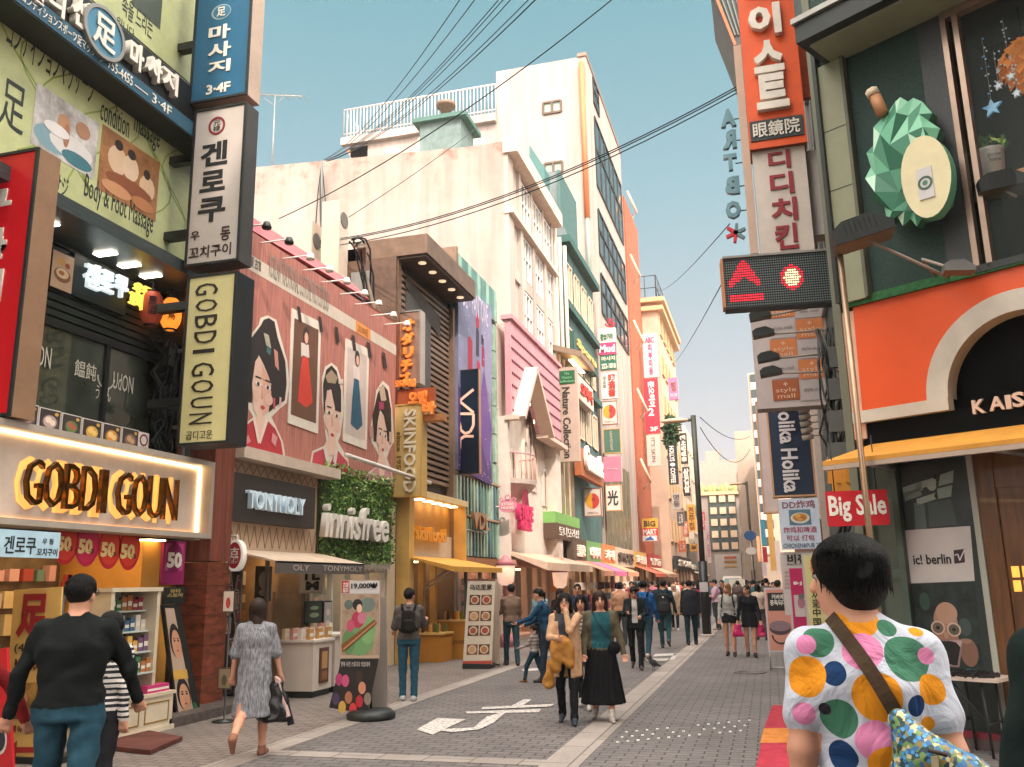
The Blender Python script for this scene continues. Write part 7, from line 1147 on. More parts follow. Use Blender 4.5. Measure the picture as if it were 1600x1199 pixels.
# lower signs on the right
t, f, r = rs('chicken_pub_sign', 'pale blue board with a fried chicken plate photo and Chinese writing', 17.0, Q(1216, 781, 1278, 778, 1284, 856, 1221, 860), mat('pale_blue_board', '#b9c0cc', .45, var=.08, emit=.1), depth=.15)
for s, bx, c_ in (('DD炸鸡', (1222, 782, 1273, 795), '#8a2a3a'), ('炸鸡和啤酒', (1224, 823, 1276, 833), '#a8384a'), ('可以 打包', (1229, 836, 1273, 845), '#a8384a'), ('CHICKEN&PUB 2F', (1224, 849, 1282, 856), '#3a4a5a')): textpx(f, s, bx, .006, C(c_), t, bold=.01)
pr = f.rect(*Q(1233, 797, 1267, 796, 1267, 820, 1233, 821)); photo(t, f, pr, C('#5a7a8a'), [(.5, .45, .44, .36, '#d8cfc4'), (.5, .5, .34, .26, '#c8853a'), (.4, .6, .14, .12, '#e0b060'), (.62, .45, .14, .12, '#b8702c'), (.5, .35, .12, .1, '#d89a4a')])
t, f, r = rs('bijou_sign', 'white board with small hangul name below the chicken board', 17.1, Q(1222, 863, 1282, 862, 1284, 960, 1224, 962), '#c9bfba'); textpx(f, '비쥬', (1230, 866, 1262, 881), .006, C('#23201f'), t, bold=.04); textpx(f, 'Bijou House', (1230, 880, 1268, 884), .004, C('#4a4442'), t); 
for k in range(5): textpx(f, '액세서리 귀걸이', (1226, 893+k*6, 1240, 897+k*6), .003, C('#a85a4a'), t)
t, f, r = rs('magenta_stand_sign', 'magenta and white upright sign marked B J behind the cosmetics easel', 16.6, Q(1238, 888, 1262, 888, 1264, 1030, 1240, 1032), '#b81e5a', '#8a1a48', depth=.1, grp=None); textpx(f, 'B·J', (1240, 909, 1253, 915), .004, lw, t, bold=.05); b = MB(); b.box(f, *f.rect(*Q(1241, 930, 1257, 930, 1259, 964, 1242, 964)), 0, .006, C('#c9b4b4')); u, v = f.px(1252, 942); b.disc(f, u, v, .06, .1, .009, C('#a0707a')); u, v = f.px(1252, 932); b.disc(f, u, v, .05, .05, .011, C('#6a6464')); b.build('print', t)
f = SF(14.3); r = f.rect(*Q(1254, 866, 1300, 862, 1310, 1010, 1262, 1010)); t = thing('welcome_sign', 'pale yellow framed upright sign with Chinese welcome characters beside the dotted shirt woman', 'sign', f.at((r[0]+r[1])/2, 0)); b = MB(); b.box(f, *r, -.1, 0, C('#b9b0a8')); b.box(f, *sub(r, .08, .92, .03, .97), 0, .01, C('#cfc48a')); b.build('sign_box', t); b = MB(); b.box(f, r[0], r[1], 0, r[2], -.1, -.02, m_steel); b.build('legs', t)
for s, bx, c_ in (('欢', (1268, 920, 1280, 935), '#3a3a2a'), ('迎', (1269, 936, 1281, 950), '#3a3a2a'), ('中', (1270, 951, 1282, 964), '#3a3a2a'), ('国', (1271, 966, 1283, 980), '#3a3a2a'), ('특가', (1266, 874, 1282, 898), '#c8502a')): textpx(f, s, bx, .004, C(c_), t, d=.01, bold=.02)
f = SF(18.5); r = f.rect(*Q(1196, 920, 1238, 917, 1240, 1018, 1198, 1020)); t = thing('cosmetics_easel', 'pink framed pavement easel sign with a compact picture and black text box', 'sign', (r[0]+.3, 18.5, 0)); b = MB(); b.box(f, *r, -.03, 0, C('#c9b8b8')); b.box(f, *sub(r, .07, .93, .03, .97), 0, .004, C('#cf8f7c')); b.box(f, *sub(r, .12, .86, .64, .92), .004, .008, C('#1f1d1e')); b.build('board', t); text(f, '커버에\n중독되다', sub(r, .2, .8, .72, .9), .009, .004, lw, t, bold=.02); b = MB(); u, v = (r[0]+r[1])/2, r[2]+(r[3]-r[2])*.36; b.disc(f, u, v, .2, .12, .006, C('#4a3a40')); b.disc(f, u, v+.05, .2, .1, .008, C('#8a7078')); b.ring(f, u, v-.12, .14, .17, .006, .01, C('#3a2f34'), 16, math.pi, 2*math.pi); b.build('print', t); b = MB()
for s_ in (r[0]+.02, r[1]-.05): b.tube([f.at(s_, r[2], -.01), f.at(s_, 0, -.01)], .014, m_steel); b.tube([f.at(s_, r[3], -.03), f.at(s_, 0, -.6)], .012, m_steel)
b.tube([f.at(r[0], .04, -.01), f.at(r[1], .04, -.01)], .014, m_steel); b.build('easel_legs', t)
# Big Sale board
f = SF(10.3); r = f.rect(*Q(1290, 769, 1386, 764, 1390, 819, 1293, 824)); t = thing('sale_board', 'red hanging board reading Big Sale behind the steel pole', 'sign', f.at((r[0]+r[1])/2, r[2])); b = MB(); b.box(f, *r, -.03, 0, mat('sale_board_red', '#c01826', .5, var=.06)); b.build('board', t); textpx(f, 'Big Sale', (1295, 773, 1385, 815), .006, lw, t, bold=.025); b = MB(); b.tube([f.at(r[0]+.1, r[3], -.01), f.at(r[0]+.1, r[3]+.6, -.01)], .006, m_black, 4); b.tube([f.at(r[1]-.1, r[3], -.01), f.at(r[1]-.1, r[3]+.6, -.01)], .006, m_black, 4); b.build('cords', t)
b = MB(); rr = random.Random(3); f = SF(11.6)
for i in range(5): x, y = 1308+i*7, 735+(i % 2)*12; u, v = f.px(x, y); b.prism(f, [(u-.12, v-.15), (u+.1, v-.18), (u+.14, v+.1), (u, v+.18), (u-.1, v+.1)], -.1+.03*i, -.07+.03*i, C('#c8862c'))
b.build('hanging_bags', label='orange cloth bags hanging above the red sale board', cat='bags')
b = MB(); f = SF(13.2)
for i, c_ in enumerate(('#8a9a8c', '#c9a090', '#4a5a54', '#d0c0b0', '#5a4a44', '#b87a6a')): b.box(f, 1.25+i*.14, 1.33+i*.14, 0, 2.4, -.1, -.05, C(c_))
b.build('clothes_rack', label='rack of narrow hanging garments between the pole and the poster window', cat='rack')
t = thing('wall_conduits', 'tangle of black cables and meter boxes right of the navy blade sign', 'cables', (1.2, 13.2, 4)); b = MB(); f = SF(13.0)
for i in range(16): x = rr.uniform(1296, 1316); u, v = f.px(x, 700); b.tube([f.at(u+rr.gauss(0, .06), 5.2-k*.5, rr.uniform(0, .1)) for k in range(7)], .015, m_black if i % 3 else C('#5a5a54'), 5)
for k in range(4): u, v = f.px(1308, 560+k*50); b.box(f, u-.12, u+.12, v-.15, v+.15, 0, .12, C('#6a6a66'))
b.build('cables', t)
# carpet
cp = thing('carpet', 'red and orange striped runner carpet on the paving behind the dotted shirt woman', 'carpet', gnd(1215, 1130)); b = MB()
for (y0, y1, xl0, xl1), c_ in (((1104, 1140, 1207, 1194), '#a8283c'), ((1140, 1163, 1194, 1188), '#c87a34'), ((1163, 1215, 1190, 1178), '#a8283c')):
    P_ = [gnd(xl0, y0, .004), gnd(xl0+60, y0, .004), gnd(xl1+80, y1, .004), gnd(xl1, y1, .004)]; b.mesh(P_+[p+np.array([0, 0, .015]) for p in P_], [(4, 5, 6, 7), (0, 1, 5, 4), (1, 2, 6, 5), (2, 3, 7, 6), (3, 0, 4, 7)], mat('carpet_'+c_, c_, .95, var=.2, scale=8, bump=.5, bscale=150))
b.build('pile', cp)
# small bits far right
for i, (x, y, w_, h_, c_, d_) in enumerate(((1189, 812, 7, 40, '#4a9ab0', 'cyan'), (1192, 855, 7, 24, '#b8343c', 'red'), (1191, 880, 7, 20, '#d0bcbc', 'white'), (1201, 802, 9, 90, '#d8a860', 'yellow'), (1210, 845, 10, 50, '#c9bab4', 'greyish'), (1183, 838, 5, 40, '#c8906a', 'tan'))):
    rs('small_blade_sign', f'narrow {d_} upright sign among the far right shop fronts', 30+i*4, Q(x, y, x+w_, y, x+w_, y+h_, x, y+h_), c_, grp='small upright signs on the far right')
# ================================================================== PEOPLE
def _noise(p, f, ph): return np.sin(p[:, 0]*f+1.7*np.sin(p[:, 2]*f*.6+ph)+ph)*np.sin(p[:, 2]*f*.8+1.3*np.sin(p[:, 1]*f*.7+2*ph))+.5*np.sin(p[:, 1]*f*1.7+p[:, 2]*f*1.1+3*ph)
class Prim:
    def __init__(s, kind, m, k=.02, fold=0., rot=None, cut=None, **a): s.kind = kind; s.m = m; s.k = k; s.fold = fold; s.rot = rot; s.cut = cut; s.a = a
    def bounds(s):
        a = s.a
        if s.kind == 'cone': P = np.array([a['a'], a['b']]); r = max(a['ra'], a['rb']); return P.min(0)-r, P.max(0)+r
        if s.kind == 'ell': r = max(a['r']); r = np.array(a['r']) if s.rot is None else np.array([r]*3); return np.array(a['c'])-r, np.array(a['c'])+r
        P = np.array([a['a'], a['b']]); r = np.array([max(a['ra'][0], a['rb'][0]), max(a['ra'][1], a['rb'][1]), a.get('cap', .02)]); return P.min(0)-r, P.max(0)+r
    def d(s, p):
        a = s.a
        if s.kind == 'cone':
            A, B = np.array(a['a']), np.array(a['b']); ab = B-A; t = np.clip(((p-A)@ab)/max(ab@ab, 1e-9), 0, 1); q = p-A-t[:, None]*ab; r = np.sqrt((q*q).sum(1))-(a['ra']+t*(a['rb']-a['ra']))
        elif s.kind == 'ell':
            q = p-np.array(a['c']); q = q if s.rot is None else q@s.rot; R = np.array(a['r']); k0 = np.sqrt(((q/R)**2).sum(1)); k1 = np.sqrt(((q/R**2)**2).sum(1)); r = k0*(k0-1)/np.maximum(k1, 1e-6)
        else:                                            # upright oval cone
            A, B = np.array(a['a']), np.array(a['b']); t = np.clip((p[:, 2]-A[2])/(B[2]-A[2]+1e-9), 0, 1); cx = A[0]+t*(B[0]-A[0]); cy = A[1]+t*(B[1]-A[1]); rx = a['ra'][0]+t*(a['rb'][0]-a['ra'][0]); ry = a['ra'][1]+t*(a['rb'][1]-a['ra'][1])
            x, y = p[:, 0]-cx, p[:, 1]-cy
            if 'pleat' in a: w_ = 1+a['pleat']*np.sin(np.arctan2(y, x)*a.get('np', 14)+3*np.sin(p[:, 2]*4)); rx = rx*w_; ry = ry*w_
            k0 = np.sqrt((x/rx)**2+(y/ry)**2); r = (k0-1)*np.minimum(rx, ry); lo, hi = min(A[2], B[2]), max(A[2], B[2]); dz = np.maximum(np.maximum(lo-p[:, 2], p[:, 2]-hi), 0); c = a.get('cap', .02); r = np.where(dz > 0, np.sqrt(np.maximum(r+c, 0)**2+dz**2)-c, r)
        if s.fold: r = r+s.fold*_noise(p, 26, s.a.get('ph', 1.))
        if s.cut is not None: r = np.maximum(r, s.cut(p))
        return r
def nets(prims, vox, name, world, mats, parent, recolor=None, label=None):
    bs_ = [p.bounds() for p in prims]; lo = np.min([b[0] for b in bs_], 0)-.03; hi = np.max([b[1] for b in bs_], 0)+.03; n = np.ceil((hi-lo)/vox).astype(int)+2
    D = np.full(n, .08); ax = [lo[i]+vox*np.arange(n[i]) for i in range(3)]
    for p, (b0, b1) in zip(prims, bs_):
        i0 = np.maximum(((b0-.05-lo)/vox).astype(int), 0); i1 = np.minimum(((b1+.05-lo)/vox).astype(int)+2, n); sl = tuple(slice(i0[i], i1[i]) for i in range(3)); g = np.stack(np.meshgrid(*[ax[i][i0[i]:i1[i]] for i in range(3)], indexing='ij'), -1); sh = g.shape[:3]; d = p.d(g.reshape(-1, 3)).reshape(sh); S = D[sl]; k = p.k
        h = np.clip(.5+.5*(S-d)/k, 0, 1); D[sl] = S+(d-S)*h-k*h*(1-h)
    s = D < 0; c = sum(s[a:n[0]-1+a, b:n[1]-1+b, e:n[2]-1+e].astype(np.int8) for a in (0, 1) for b in (0, 1) for e in (0, 1)); mask = (c > 0) & (c < 8); idx = np.full(mask.shape, -1); I = np.argwhere(mask); idx[mask] = np.arange(len(I)); acc = np.zeros((len(I), 3)); cnt = np.zeros(len(I))
    for axis in range(3):
        for o1 in (0, 1):
            for o2 in (0, 1):
                o = np.zeros(3, int); oth = [i for i in range(3) if i != axis]; o[oth[0]] = o1; o[oth[1]] = o2; A = I+o; B = A.copy(); B[:, axis] += 1; da = D[A[:, 0], A[:, 1], A[:, 2]]; db = D[B[:, 0], B[:, 1], B[:, 2]]; m = (da < 0) != (db < 0); t = np.where(m, da/np.where(da == db, 1, da-db), 0); P = A.astype(float); P[:, axis] += t; acc[m] += P[m]; cnt[m] += 1
    V = lo+vox*acc/np.maximum(cnt, 1)[:, None]; F = []
    for axis in range(3):
        b_, c_ = (axis+1) % 3, (axis+2) % 3; sa = np.take(s, range(n[axis]-1), axis); sb = np.take(s, range(1, n[axis]), axis); E = np.argwhere(sa != sb); E = E[(E[:, b_] > 0) & (E[:, c_] > 0) & (E[:, b_] < n[b_]-1) & (E[:, c_] < n[c_]-1)]; q = []
        for db, dc in ((-1, -1), (0, -1), (0, 0), (-1, 0)): T = E.copy(); T[:, b_] += db; T[:, c_] += dc; q.append(idx[T[:, 0], T[:, 1], T[:, 2]])
        q = np.stack(q, 1); ins = s[E[:, 0], E[:, 1], E[:, 2]]; q[~ins] = q[~ins][:, ::-1]; F.append(q)
    F = np.concatenate(F); F = F[(F >= 0).all(1)]; fc = V[F].mean(1); best = np.full(len(F), 9.); bi = np.zeros(len(F), int); order = sorted({p.m for p in prims}, key=str)
    for p in prims: d = p.d(fc)-p.a.get('bias', 0); m = d < best; best[m] = d[m]; bi[m] = order.index(p.m)
    if recolor: bi = recolor(fc, bi, order)
    W = world(V); r = parent; off = np.array(r.location)
    me = bpy.data.meshes.new(name); me.from_pydata((W-off).tolist(), [], F.tolist())
    for o in order: me.materials.append(mats[o])
    me.polygons.foreach_set('material_index', bi.astype(np.int32)); me.polygons.foreach_set('use_smooth', np.ones(len(F), bool)); me.update(); ob = bpy.data.objects.new(name, me); COL.objects.link(ob); ob.parent = parent
    if label: ob['label'] = label
    return ob
SKIN = mat('skin', '#c68f74', .55, var=.08, scale=9); HAIR = mat('hair_black', '#0c0908', .55, spec=.22, var=.6, scale=30, bump=1., bscale=60, stretch=(4, 4, .25)); HAIRB = mat('hair_brown', '#2a170e', .55, spec=.25, var=.35, scale=30, bump=.5, bscale=70, stretch=(3, 3, .2)); HAIRL = mat('hair_light', '#8a5a38', .5, var=.3, scale=30)
def cloth(c, **k): return mat('cloth_'+c.strip('#'), c, .88, var=k.get('var', .16), scale=14, bump=.8, bscale=15, spec=.15)
def rotm(yaw=0, pitch=0, roll=0):
    y, p, r = map(math.radians, (yaw, pitch, roll)); Z = np.array([[math.cos(y), -math.sin(y), 0], [math.sin(y), math.cos(y), 0], [0, 0, 1]]); X = np.array([[1, 0, 0], [0, math.cos(p), -math.sin(p)], [0, math.sin(p), math.cos(p)]]); Y = np.array([[math.cos(r), 0, math.sin(r)], [0, 1, 0], [-math.sin(r), 0, math.cos(r)]]); return Z@X@Y
NP = 0
def person(label, pos, heading, H=1.68, top='#555555', bottom='#333333', shoes='#222222', hair='short', haircol=None, sleeve='long', kind='trousers', hem=.5, legs=((8, 5), (-10, 12)), arms=((5, 8, 15), (-5, 8, 15)), lean=0, head=(0, 0), bf=1., sw=1., inner=None, open_w=.07, coat=None, skin=True, vox=None, stripes=None, cuff=None, patt=None, group=None, glasses=False, foldk=1., matov=None, hides=(), hemcol=None, only_upper=False, collar=None, cap=None, face=True, hand_t=(None, None)):
    global NP; NP += 1; ph = NP*1.37; x, y = pos[0], pos[1]; s = H/1.70; dist = math.hypot(x, y); vox = vox or min(max(.0052, dist*.00062), .03)/s
    root = thing('person', label, 'person', (x, y, pos[2] if len(pos) > 2 else 0), group); th = math.radians(heading)+math.atan2(-x, y); R = np.array([[math.cos(th), -math.sin(th), 0], [math.sin(th), math.cos(th), 0], [0, 0, 1]])
    M = {'skin': SKIN, 'top': cloth(top), 'bottom': cloth(bottom), 'shoe': mat('shoe_'+shoes.strip('#'), shoes, .6), 'dark': mat('eye_dark', '#1b1411', .3, var=0), 'white': mat('eye_white', '#a3968e', .3, var=0), 'lip': mat('lip', '#a2524a', .5, var=0), 'inner': cloth(inner or top), 'coat': cloth(coat[0]) if coat else None, 'brow': mat('brow', '#2c201a', .7, var=0), 'sock': cloth(hemcol or '#c9c0b8'), 'cuff': cloth(cuff or top), 'cap': cloth(cap or '#1c1c20')}
    if matov: M.update(matov)
    M = {k: v for k, v in M.items() if v is not None}; P = []
    cone = lambda a, b, ra, rb, m, k=.03, **kw: P.append(Prim('cone', m, k, a=np.array(a, float), b=np.array(b, float), ra=ra, rb=rb, ph=ph, **kw)); ell = lambda c, r, m, k=.03, **kw: P.append(Prim('ell', m, k, c=np.array(c, float), r=r, ph=ph, **kw)); oc = lambda a, b, ra, rb, m, k=.03, **kw: P.append(Prim('oc', m, k, a=np.array(a, float), b=np.array(b, float), ra=ra, rb=rb, ph=ph, **kw))
    # legs
    feet = []
    for sx, (a, kn) in zip((-1, 1), legs):
        a, kn = math.radians(a), math.radians(kn); hip = np.array([sx*.088*bf, 0, .90]); knee = hip+.42*np.array([sx*.01, math.sin(a), -math.cos(a)]); an = knee+.40*np.array([-sx*.008, math.sin(a-kn), -math.cos(a-kn)]); feet.append((hip, knee, an, a-kn, sx))
    drop = min(f[2][2] for f in feet)-.075
    for hip, knee, an, sh, sx in feet:
        if only_upper: break
        hip, knee, an = (q-np.array([0, 0, drop]) for q in (hip, knee, an)); lm = 'bottom' if kind == 'trousers' else 'skin'
        if kind == 'trousers': cone(hip, knee, .088*bf, .064*bf, lm, .03, fold=.0035); cone(knee, an, .062*bf, .050, lm, .02, fold=.0035); ell(an+[0, 0, .02], (.05, .055, .04), lm, .02)
        else: cone(hip, knee, .078*bf, .054, lm, .03); cone(knee, knee*.55+an*.45, .05, .052, lm, .02); cone(knee*.55+an*.45, an, .05, .034, lm, .02)
        if hemcol: cone(an+[0, 0, .06], an, .045, .045, 'sock', .01)
        tp = min(max(-sh*.8, -.2), 1.0) if sh < -.35 else 0; dr = np.array([sx*.12, math.cos(tp), -math.sin(tp)]); up = np.array([0, math.sin(tp), math.cos(tp)]); heel = an-.035*dr-.045*up; toe = an+.15*dr-.052*up; cone(heel, toe, .034, .027, 'shoe', .02, bias=.004); cone(heel+.01*up, an+.06*dr-.03*up, .04, .036, 'shoe', .02, bias=.004); cone(an-.02*up, an+.01*up, .042, .044, 'shoe', .02)
    dz = -drop; L_ = lambda z: (0, math.sin(math.radians(lean))*(z-.92), dz+(.92+(z-.92)*math.cos(math.radians(lean))))
    tm = 'top'; bm = 'bottom' if kind != 'dress' else 'top'
    oc(L_(.86), L_(.99), (.168*bf, .122*bf), (.155*bf, .112*bf), bm, .04, fold=.002)
    wz = 1.0 if kind != 'dress' else 1.0
    oc(L_(wz-.06), L_(1.12), (.165*bf, .12*bf), (.148*bf, .108*bf), tm, .03, fold=.004, bias=.003); oc(L_(1.12), L_(1.26), (.148*bf, .108*bf), (.165*bf*sw, .116*bf), tm, .06, fold=.004); ell(L_(1.27), (.182*bf*sw, .125*bf, .165), tm, .06, fold=.002); oc(L_(1.32), L_(1.43), (.135*sw, .09), (.06, .055), tm, .06)
    if kind == 'skirt': oc(L_(1.0), (0, L_(1.0)[1]*.5, hem), (.15*bf, .112*bf), (.20*bf+.09*(1-hem), .15+.07*(1-hem)), 'bottom', .02, pleat=.035, np=16, bias=.004)
    if kind == 'mini': oc(L_(1.0), (0, 0, hem), (.155*bf, .115*bf), (.185*bf, .135*bf), 'bottom', .02, bias=.004)
    if kind == 'dress': oc(L_(1.12), (0, 0, hem), (.15*bf, .112*bf), (.225*bf, .17*bf), 'top', .04, pleat=.05, np=13, fold=.004)
    if coat:
        w_ = coat[2] if len(coat) > 2 else .09; oc(L_(1.30), (0, -.01, coat[1]), (.185*bf*sw, .13*bf), (.215*bf, .155*bf), 'coat', .015, pleat=.03, np=11, cut=(lambda p, w_=w_: np.minimum(p[:, 1]-.0, w_-np.abs(p[:, 0]-.02))) if w_ else None, bias=.006)
    sh_z = 1.375; A2 = []
    for i, (sx, ar) in enumerate(zip((-1, 1), arms)):
        S = np.array(L_(sh_z))+np.array([sx*.165*sw*bf**.5, 0, 0]); cone(np.array(L_(1.40))+[sx*.05, -.01, .03], S+[0, 0, -.012], .036, .053*bf**.4, tm if sleeve != 'none' else 'skin', .045)
        f, o, bnd = (math.radians(v) for v in ar[:3]); inn = math.radians(ar[3]) if len(ar) > 3 else 0
        d1 = np.array([sx*math.sin(o), math.sin(f)*math.cos(o), -math.cos(f)*math.cos(o)]); d2 = np.array([sx*math.sin(o)*.6-sx*math.sin(inn), math.sin(f+bnd)*math.cos(inn), -math.cos(f+bnd)*math.cos(inn)]); d2 /= np.linalg.norm(d2); E_ = S+.28*d1; W_ = E_+.245*d2
        if hand_t[i] is not None:
            T = np.array(hand_t[i], float)+[0, 0, dz]; v = T-S; Ld = min(np.linalg.norm(v), .50); v /= np.linalg.norm(v); h = math.sqrt(max(.27**2-(Ld/2)**2, 0)); po = np.array([sx*.6, -.2, -1.]); po -= v*(po@v); po /= np.linalg.norm(po); E_ = S+v*Ld/2+po*h; W_ = S+v*Ld*.93; d2 = (W_-E_)/np.linalg.norm(W_-E_)
        sm = tm
        if coat and sleeve == 'long': sm = 'coat'
        if sleeve == 'long': cone(S, E_, .056*bf**.5, .047*bf**.5, sm, .03, fold=.004); cone(E_, W_-.01*d2, .046*bf**.5, .036, sm, .02, fold=.004); cone(W_-.03*d2, W_-.008*d2, .036, .036, 'cuff' if cuff else sm, .01)
        elif sleeve == 'short': cone(S, S*.35+E_*.65, .062*bf**.5, .063*bf**.5, tm, .03, fold=.003); cone(S, E_, .045, .041*bf**.5, 'skin', .01); cone(E_, W_, .040*bf**.5, .027, 'skin', .02)
        elif sleeve == 'elbow': cone(S, E_+.0*d2, .06*bf**.5, .066, tm, .03, fold=.004); cone(E_, W_, .038, .026, 'skin', .015)
        else: cone(S, E_, .044, .038, 'skin', .03); cone(E_, W_, .037, .026, 'skin', .02)
        # hand with palm, four fingers and a thumb
        rf = max(.0085, vox*.62); side = np.cross(d2, [0, 1., 0]); side = side/(np.linalg.norm(side) or 1); nrm = np.cross(side, d2); curl = nrm*(1 if nrm[1] > 0 else -1); lat = np.cross(d2, curl)
        cone(W_, W_+.03*d2, .026, .028, 'skin', .015)
        for j in range(4): o_ = lat*(j-1.5)*.019; b0 = W_+.03*d2+o_*.7; b1 = W_+.082*d2+o_; cone(b0, b1, .015, .0115, 'skin', .008); l_ = (.040, .047, .044, .034)[j]; k1 = b1+l_*.62*(d2*.85+curl*.5); k2 = k1+l_*.6*(d2*.45+curl*.9); cone(b1, k1, rf*1.05, rf, 'skin', .003); cone(k1, k2, rf, rf*.85, 'skin', .003)
        ts = lat*(-sx if lat[0] > 0 else sx)*.9; ts = ts if ts[1]*0+1 > 0 else ts; t0 = W_+.028*d2+curl*.01-lat*.024; t1 = t0+.035*(d2*.6-lat*.6+curl*.5); cone(t0, t1, rf*1.25, rf*1.05, 'skin', .008); cone(t1, t1+.026*(d2*.9+curl*.4), rf*1.05, rf*.9, 'skin', .004); A2.append((S, E_, W_, d2))
    # neck and head
    HR = rotm(head[0], head[1]); nb = np.array(L_(1.42)); pv = nb+np.array([0, .01, .038]); hc = pv+HR@np.array([0, .028, .118]); hp = lambda v: hc+HR@np.array(v, float); he = lambda c, r, m, k=.012, **kw: ell(hp(c), r, m, k, rot=HR, **kw)
    cone(nb-[0, 0, .03], pv+HR@np.array([0, .005, .04]), .056, .05, 'skin', .03)
    he((0, -.008, .028), (.075, .093, .088), 'skin', .02); he((0, .018, -.04), (.058, .07, .075), 'skin', .04); he((0, .048, -.078), (.03, .03, .026), 'skin', .03)
    for sx in (-1, 1): he((sx*.076, -.005, -.01), (.012, .02, .032), 'skin', .01)
    if face:
        P.append(Prim('cone', 'skin', .012, a=hp((0, .083, .012)), b=hp((0, .103, -.03)), ra=.008, rb=.013))
        for sx in (-1, 1):
            he((sx*.034, .0785, .008), (.014, .008, .006), 'white', .002, bias=.001); he((sx*.033, .0845, .008), (.009, .007, .0085), 'dark', .002, bias=.002); he((sx*.031, .082, .019), (.02, .007, .0045), 'brow', .003, bias=.001); he((sx*.034, .080, .035), (.022, .008, .005), 'brow', .003, bias=.002)
        he((0, .081, -.066), (.024, .012, .0075), 'lip', .003, bias=.002); he((0, .079, -.074), (.019, .012, .006), 'lip', .003, bias=.001)
    wv = lambda V: np.array([x, y, root.location[2]])+(s*V)@R.T
    def rec(fc, bi, order):
        if inner and not stripes:
            m = (fc[:, 1] > .03) & (np.abs(fc[:, 0]) < open_w+.02*(1.4-fc[:, 2]+dz)) & (fc[:, 2] < dz+1.42) & (fc[:, 2] > dz+.95); w = m & np.isin(bi, [order.index(q) for q in ('top',) if q in order])
            if 'inner' in order: bi[w] = order.index('inner')
        if stripes:
            m = (np.floor((fc[:, 2])/stripes) % 2 == 0) & (bi == order.index('top')); bi[m] = order.index('inner')
        if collar: 
            m = (fc[:, 1] > .02) & (np.abs(fc[:, 0])*1.0 < (fc[:, 2]-dz-collar)*.8) & (fc[:, 2] > dz+collar) & (bi == order.index('top')); bi[m] = order.index('skin')
        return bi
    if inner or stripes: P.append(Prim('ell', 'inner', .001, c=np.array(L_(1.2)), r=(.01, .01, .01)))
    for q in P: q.fold *= foldk
    body = nets(P, vox, 'body', wv, M, root, rec)
    # hair
    if hair:
        Hh = []; hm = haircol or HAIR; hfold = .0045
        def hel(c, r, k=.02, cut=None): Hh.append(Prim('ell', 'h', k, c=hp(c), r=r, rot=HR, fold=hfold, ph=ph*2, cut=cut))
        def loc(p): return (p-hc)@HR
        fcut = lambda p: (lambda q: -(np.sqrt((q[:, 0]/.066)**2+((q[:, 1]-.11)/.075)**2+((q[:, 2]+.03)/.085)**2)-1)*.06)(loc(p))
        ncut = lambda p: (lambda q: np.maximum(-(np.sqrt((q[:, 0]/.07)**2+((q[:, 1]-.11)/.085)**2+((q[:, 2]+.03)/.09)**2)-1)*.06, -.055-q[:, 2]))(loc(p))
        if hair == 'cap': hel((0, -.012, .035), (.083, .102, .088), cut=lambda p: (.02-loc(p)[:, 2])); M['h'] = M['cap']; Hh.append(Prim('ell', 'h', .01, c=hp((0, .1, .035)), r=(.06, .06, .012), rot=HR)); hel((0, -.03, -.01), (.08, .08, .07), cut=lambda p: loc(p)[:, 1]+.0)
        elif hair == 'short': hel((0, -.014, .036), (.086, .104, .094), cut=ncut)
        elif hair == 'bowl': hel((0, -.016, .034), (.098, .112, .098), cut=lambda p: (lambda q: np.maximum(-(np.sqrt((q[:, 0]/.078)**2+((q[:, 1]-.13)/.085)**2+((q[:, 2]+.03)/.095)**2)-1)*.06, -.075-q[:, 2]-.5*np.minimum(-q[:, 1]-.02, .04)))(loc(p))); hel((0, -.04, -.03), (.088, .075, .075), .03, cut=lambda p: (lambda q: np.maximum(q[:, 1]-.02, -.10-q[:, 2]))(loc(p)))
        elif hair in ('bob', 'long', 'shoulder'):
            hel((0, -.014, .034), (.092, .108, .098), cut=fcut); zb = {'bob': -.12, 'shoulder': -.20, 'long': -.33}[hair]
            for ax_, ay in ((-.062, -.01), (.062, -.01), (0, -.065), (-.045, -.05), (.045, -.05)): Hh.append(Prim('cone', 'h', .03, a=hp((ax_, ay, .0)), b=hp((ax_*1.15, ay*1.15-.01, zb)), ra=.04, rb=.032 if hair != 'bob' else .042, fold=hfold, ph=ph, cut=fcut))
        elif hair == 'tied': hel((0, -.014, .032), (.083, .102, .092), cut=ncut); hel((0, -.115, .01), (.035, .035, .035)); Hh.append(Prim('cone', 'h', .02, a=hp((0, -.12, 0)), b=hp((0, -.12, -.14)), ra=.025, rb=.012))
        elif hair == 'hood': hel((0, -.02, .02), (.10, .12, .118), cut=fcut); hel((0, -.03, -.10), (.11, .10, .08), .03, cut=fcut); M['h'] = M['top']
        M.setdefault('h', hm); nets(Hh, vox*.9, 'hair' if hair not in ('cap', 'hood') else {'cap': 'cap', 'hood': 'headscarf'}[hair], wv, M, root)
    if glasses:
        g_ = MB(); 
        for sx in (-1, 1):
            c_ = wv(np.array([hp((sx*.036, .105, .006))]))[0]; e1 = R@HR@np.array([1., 0, 0]); e3 = np.array([0, 0, 1.]); nn = 14; g_.tube([c_+s*.024*(e1*math.cos(2*math.pi*k/nn)+e3*.85*math.sin(2*math.pi*k/nn)) for k in range(nn+1)], .0025, m_black, 4, cap=False); g_.tube([wv(np.array([hp((sx*.06, .10, .01))]))[0], wv(np.array([hp((sx*.082, -.01, .006))]))[0]], .0025, m_black, 4)
        g_.tube([wv(np.array([hp((-.012, .106, .01))]))[0], wv(np.array([hp((.012, .106, .01))]))[0]], .0025, m_black, 4); g_.build('glasses', root)
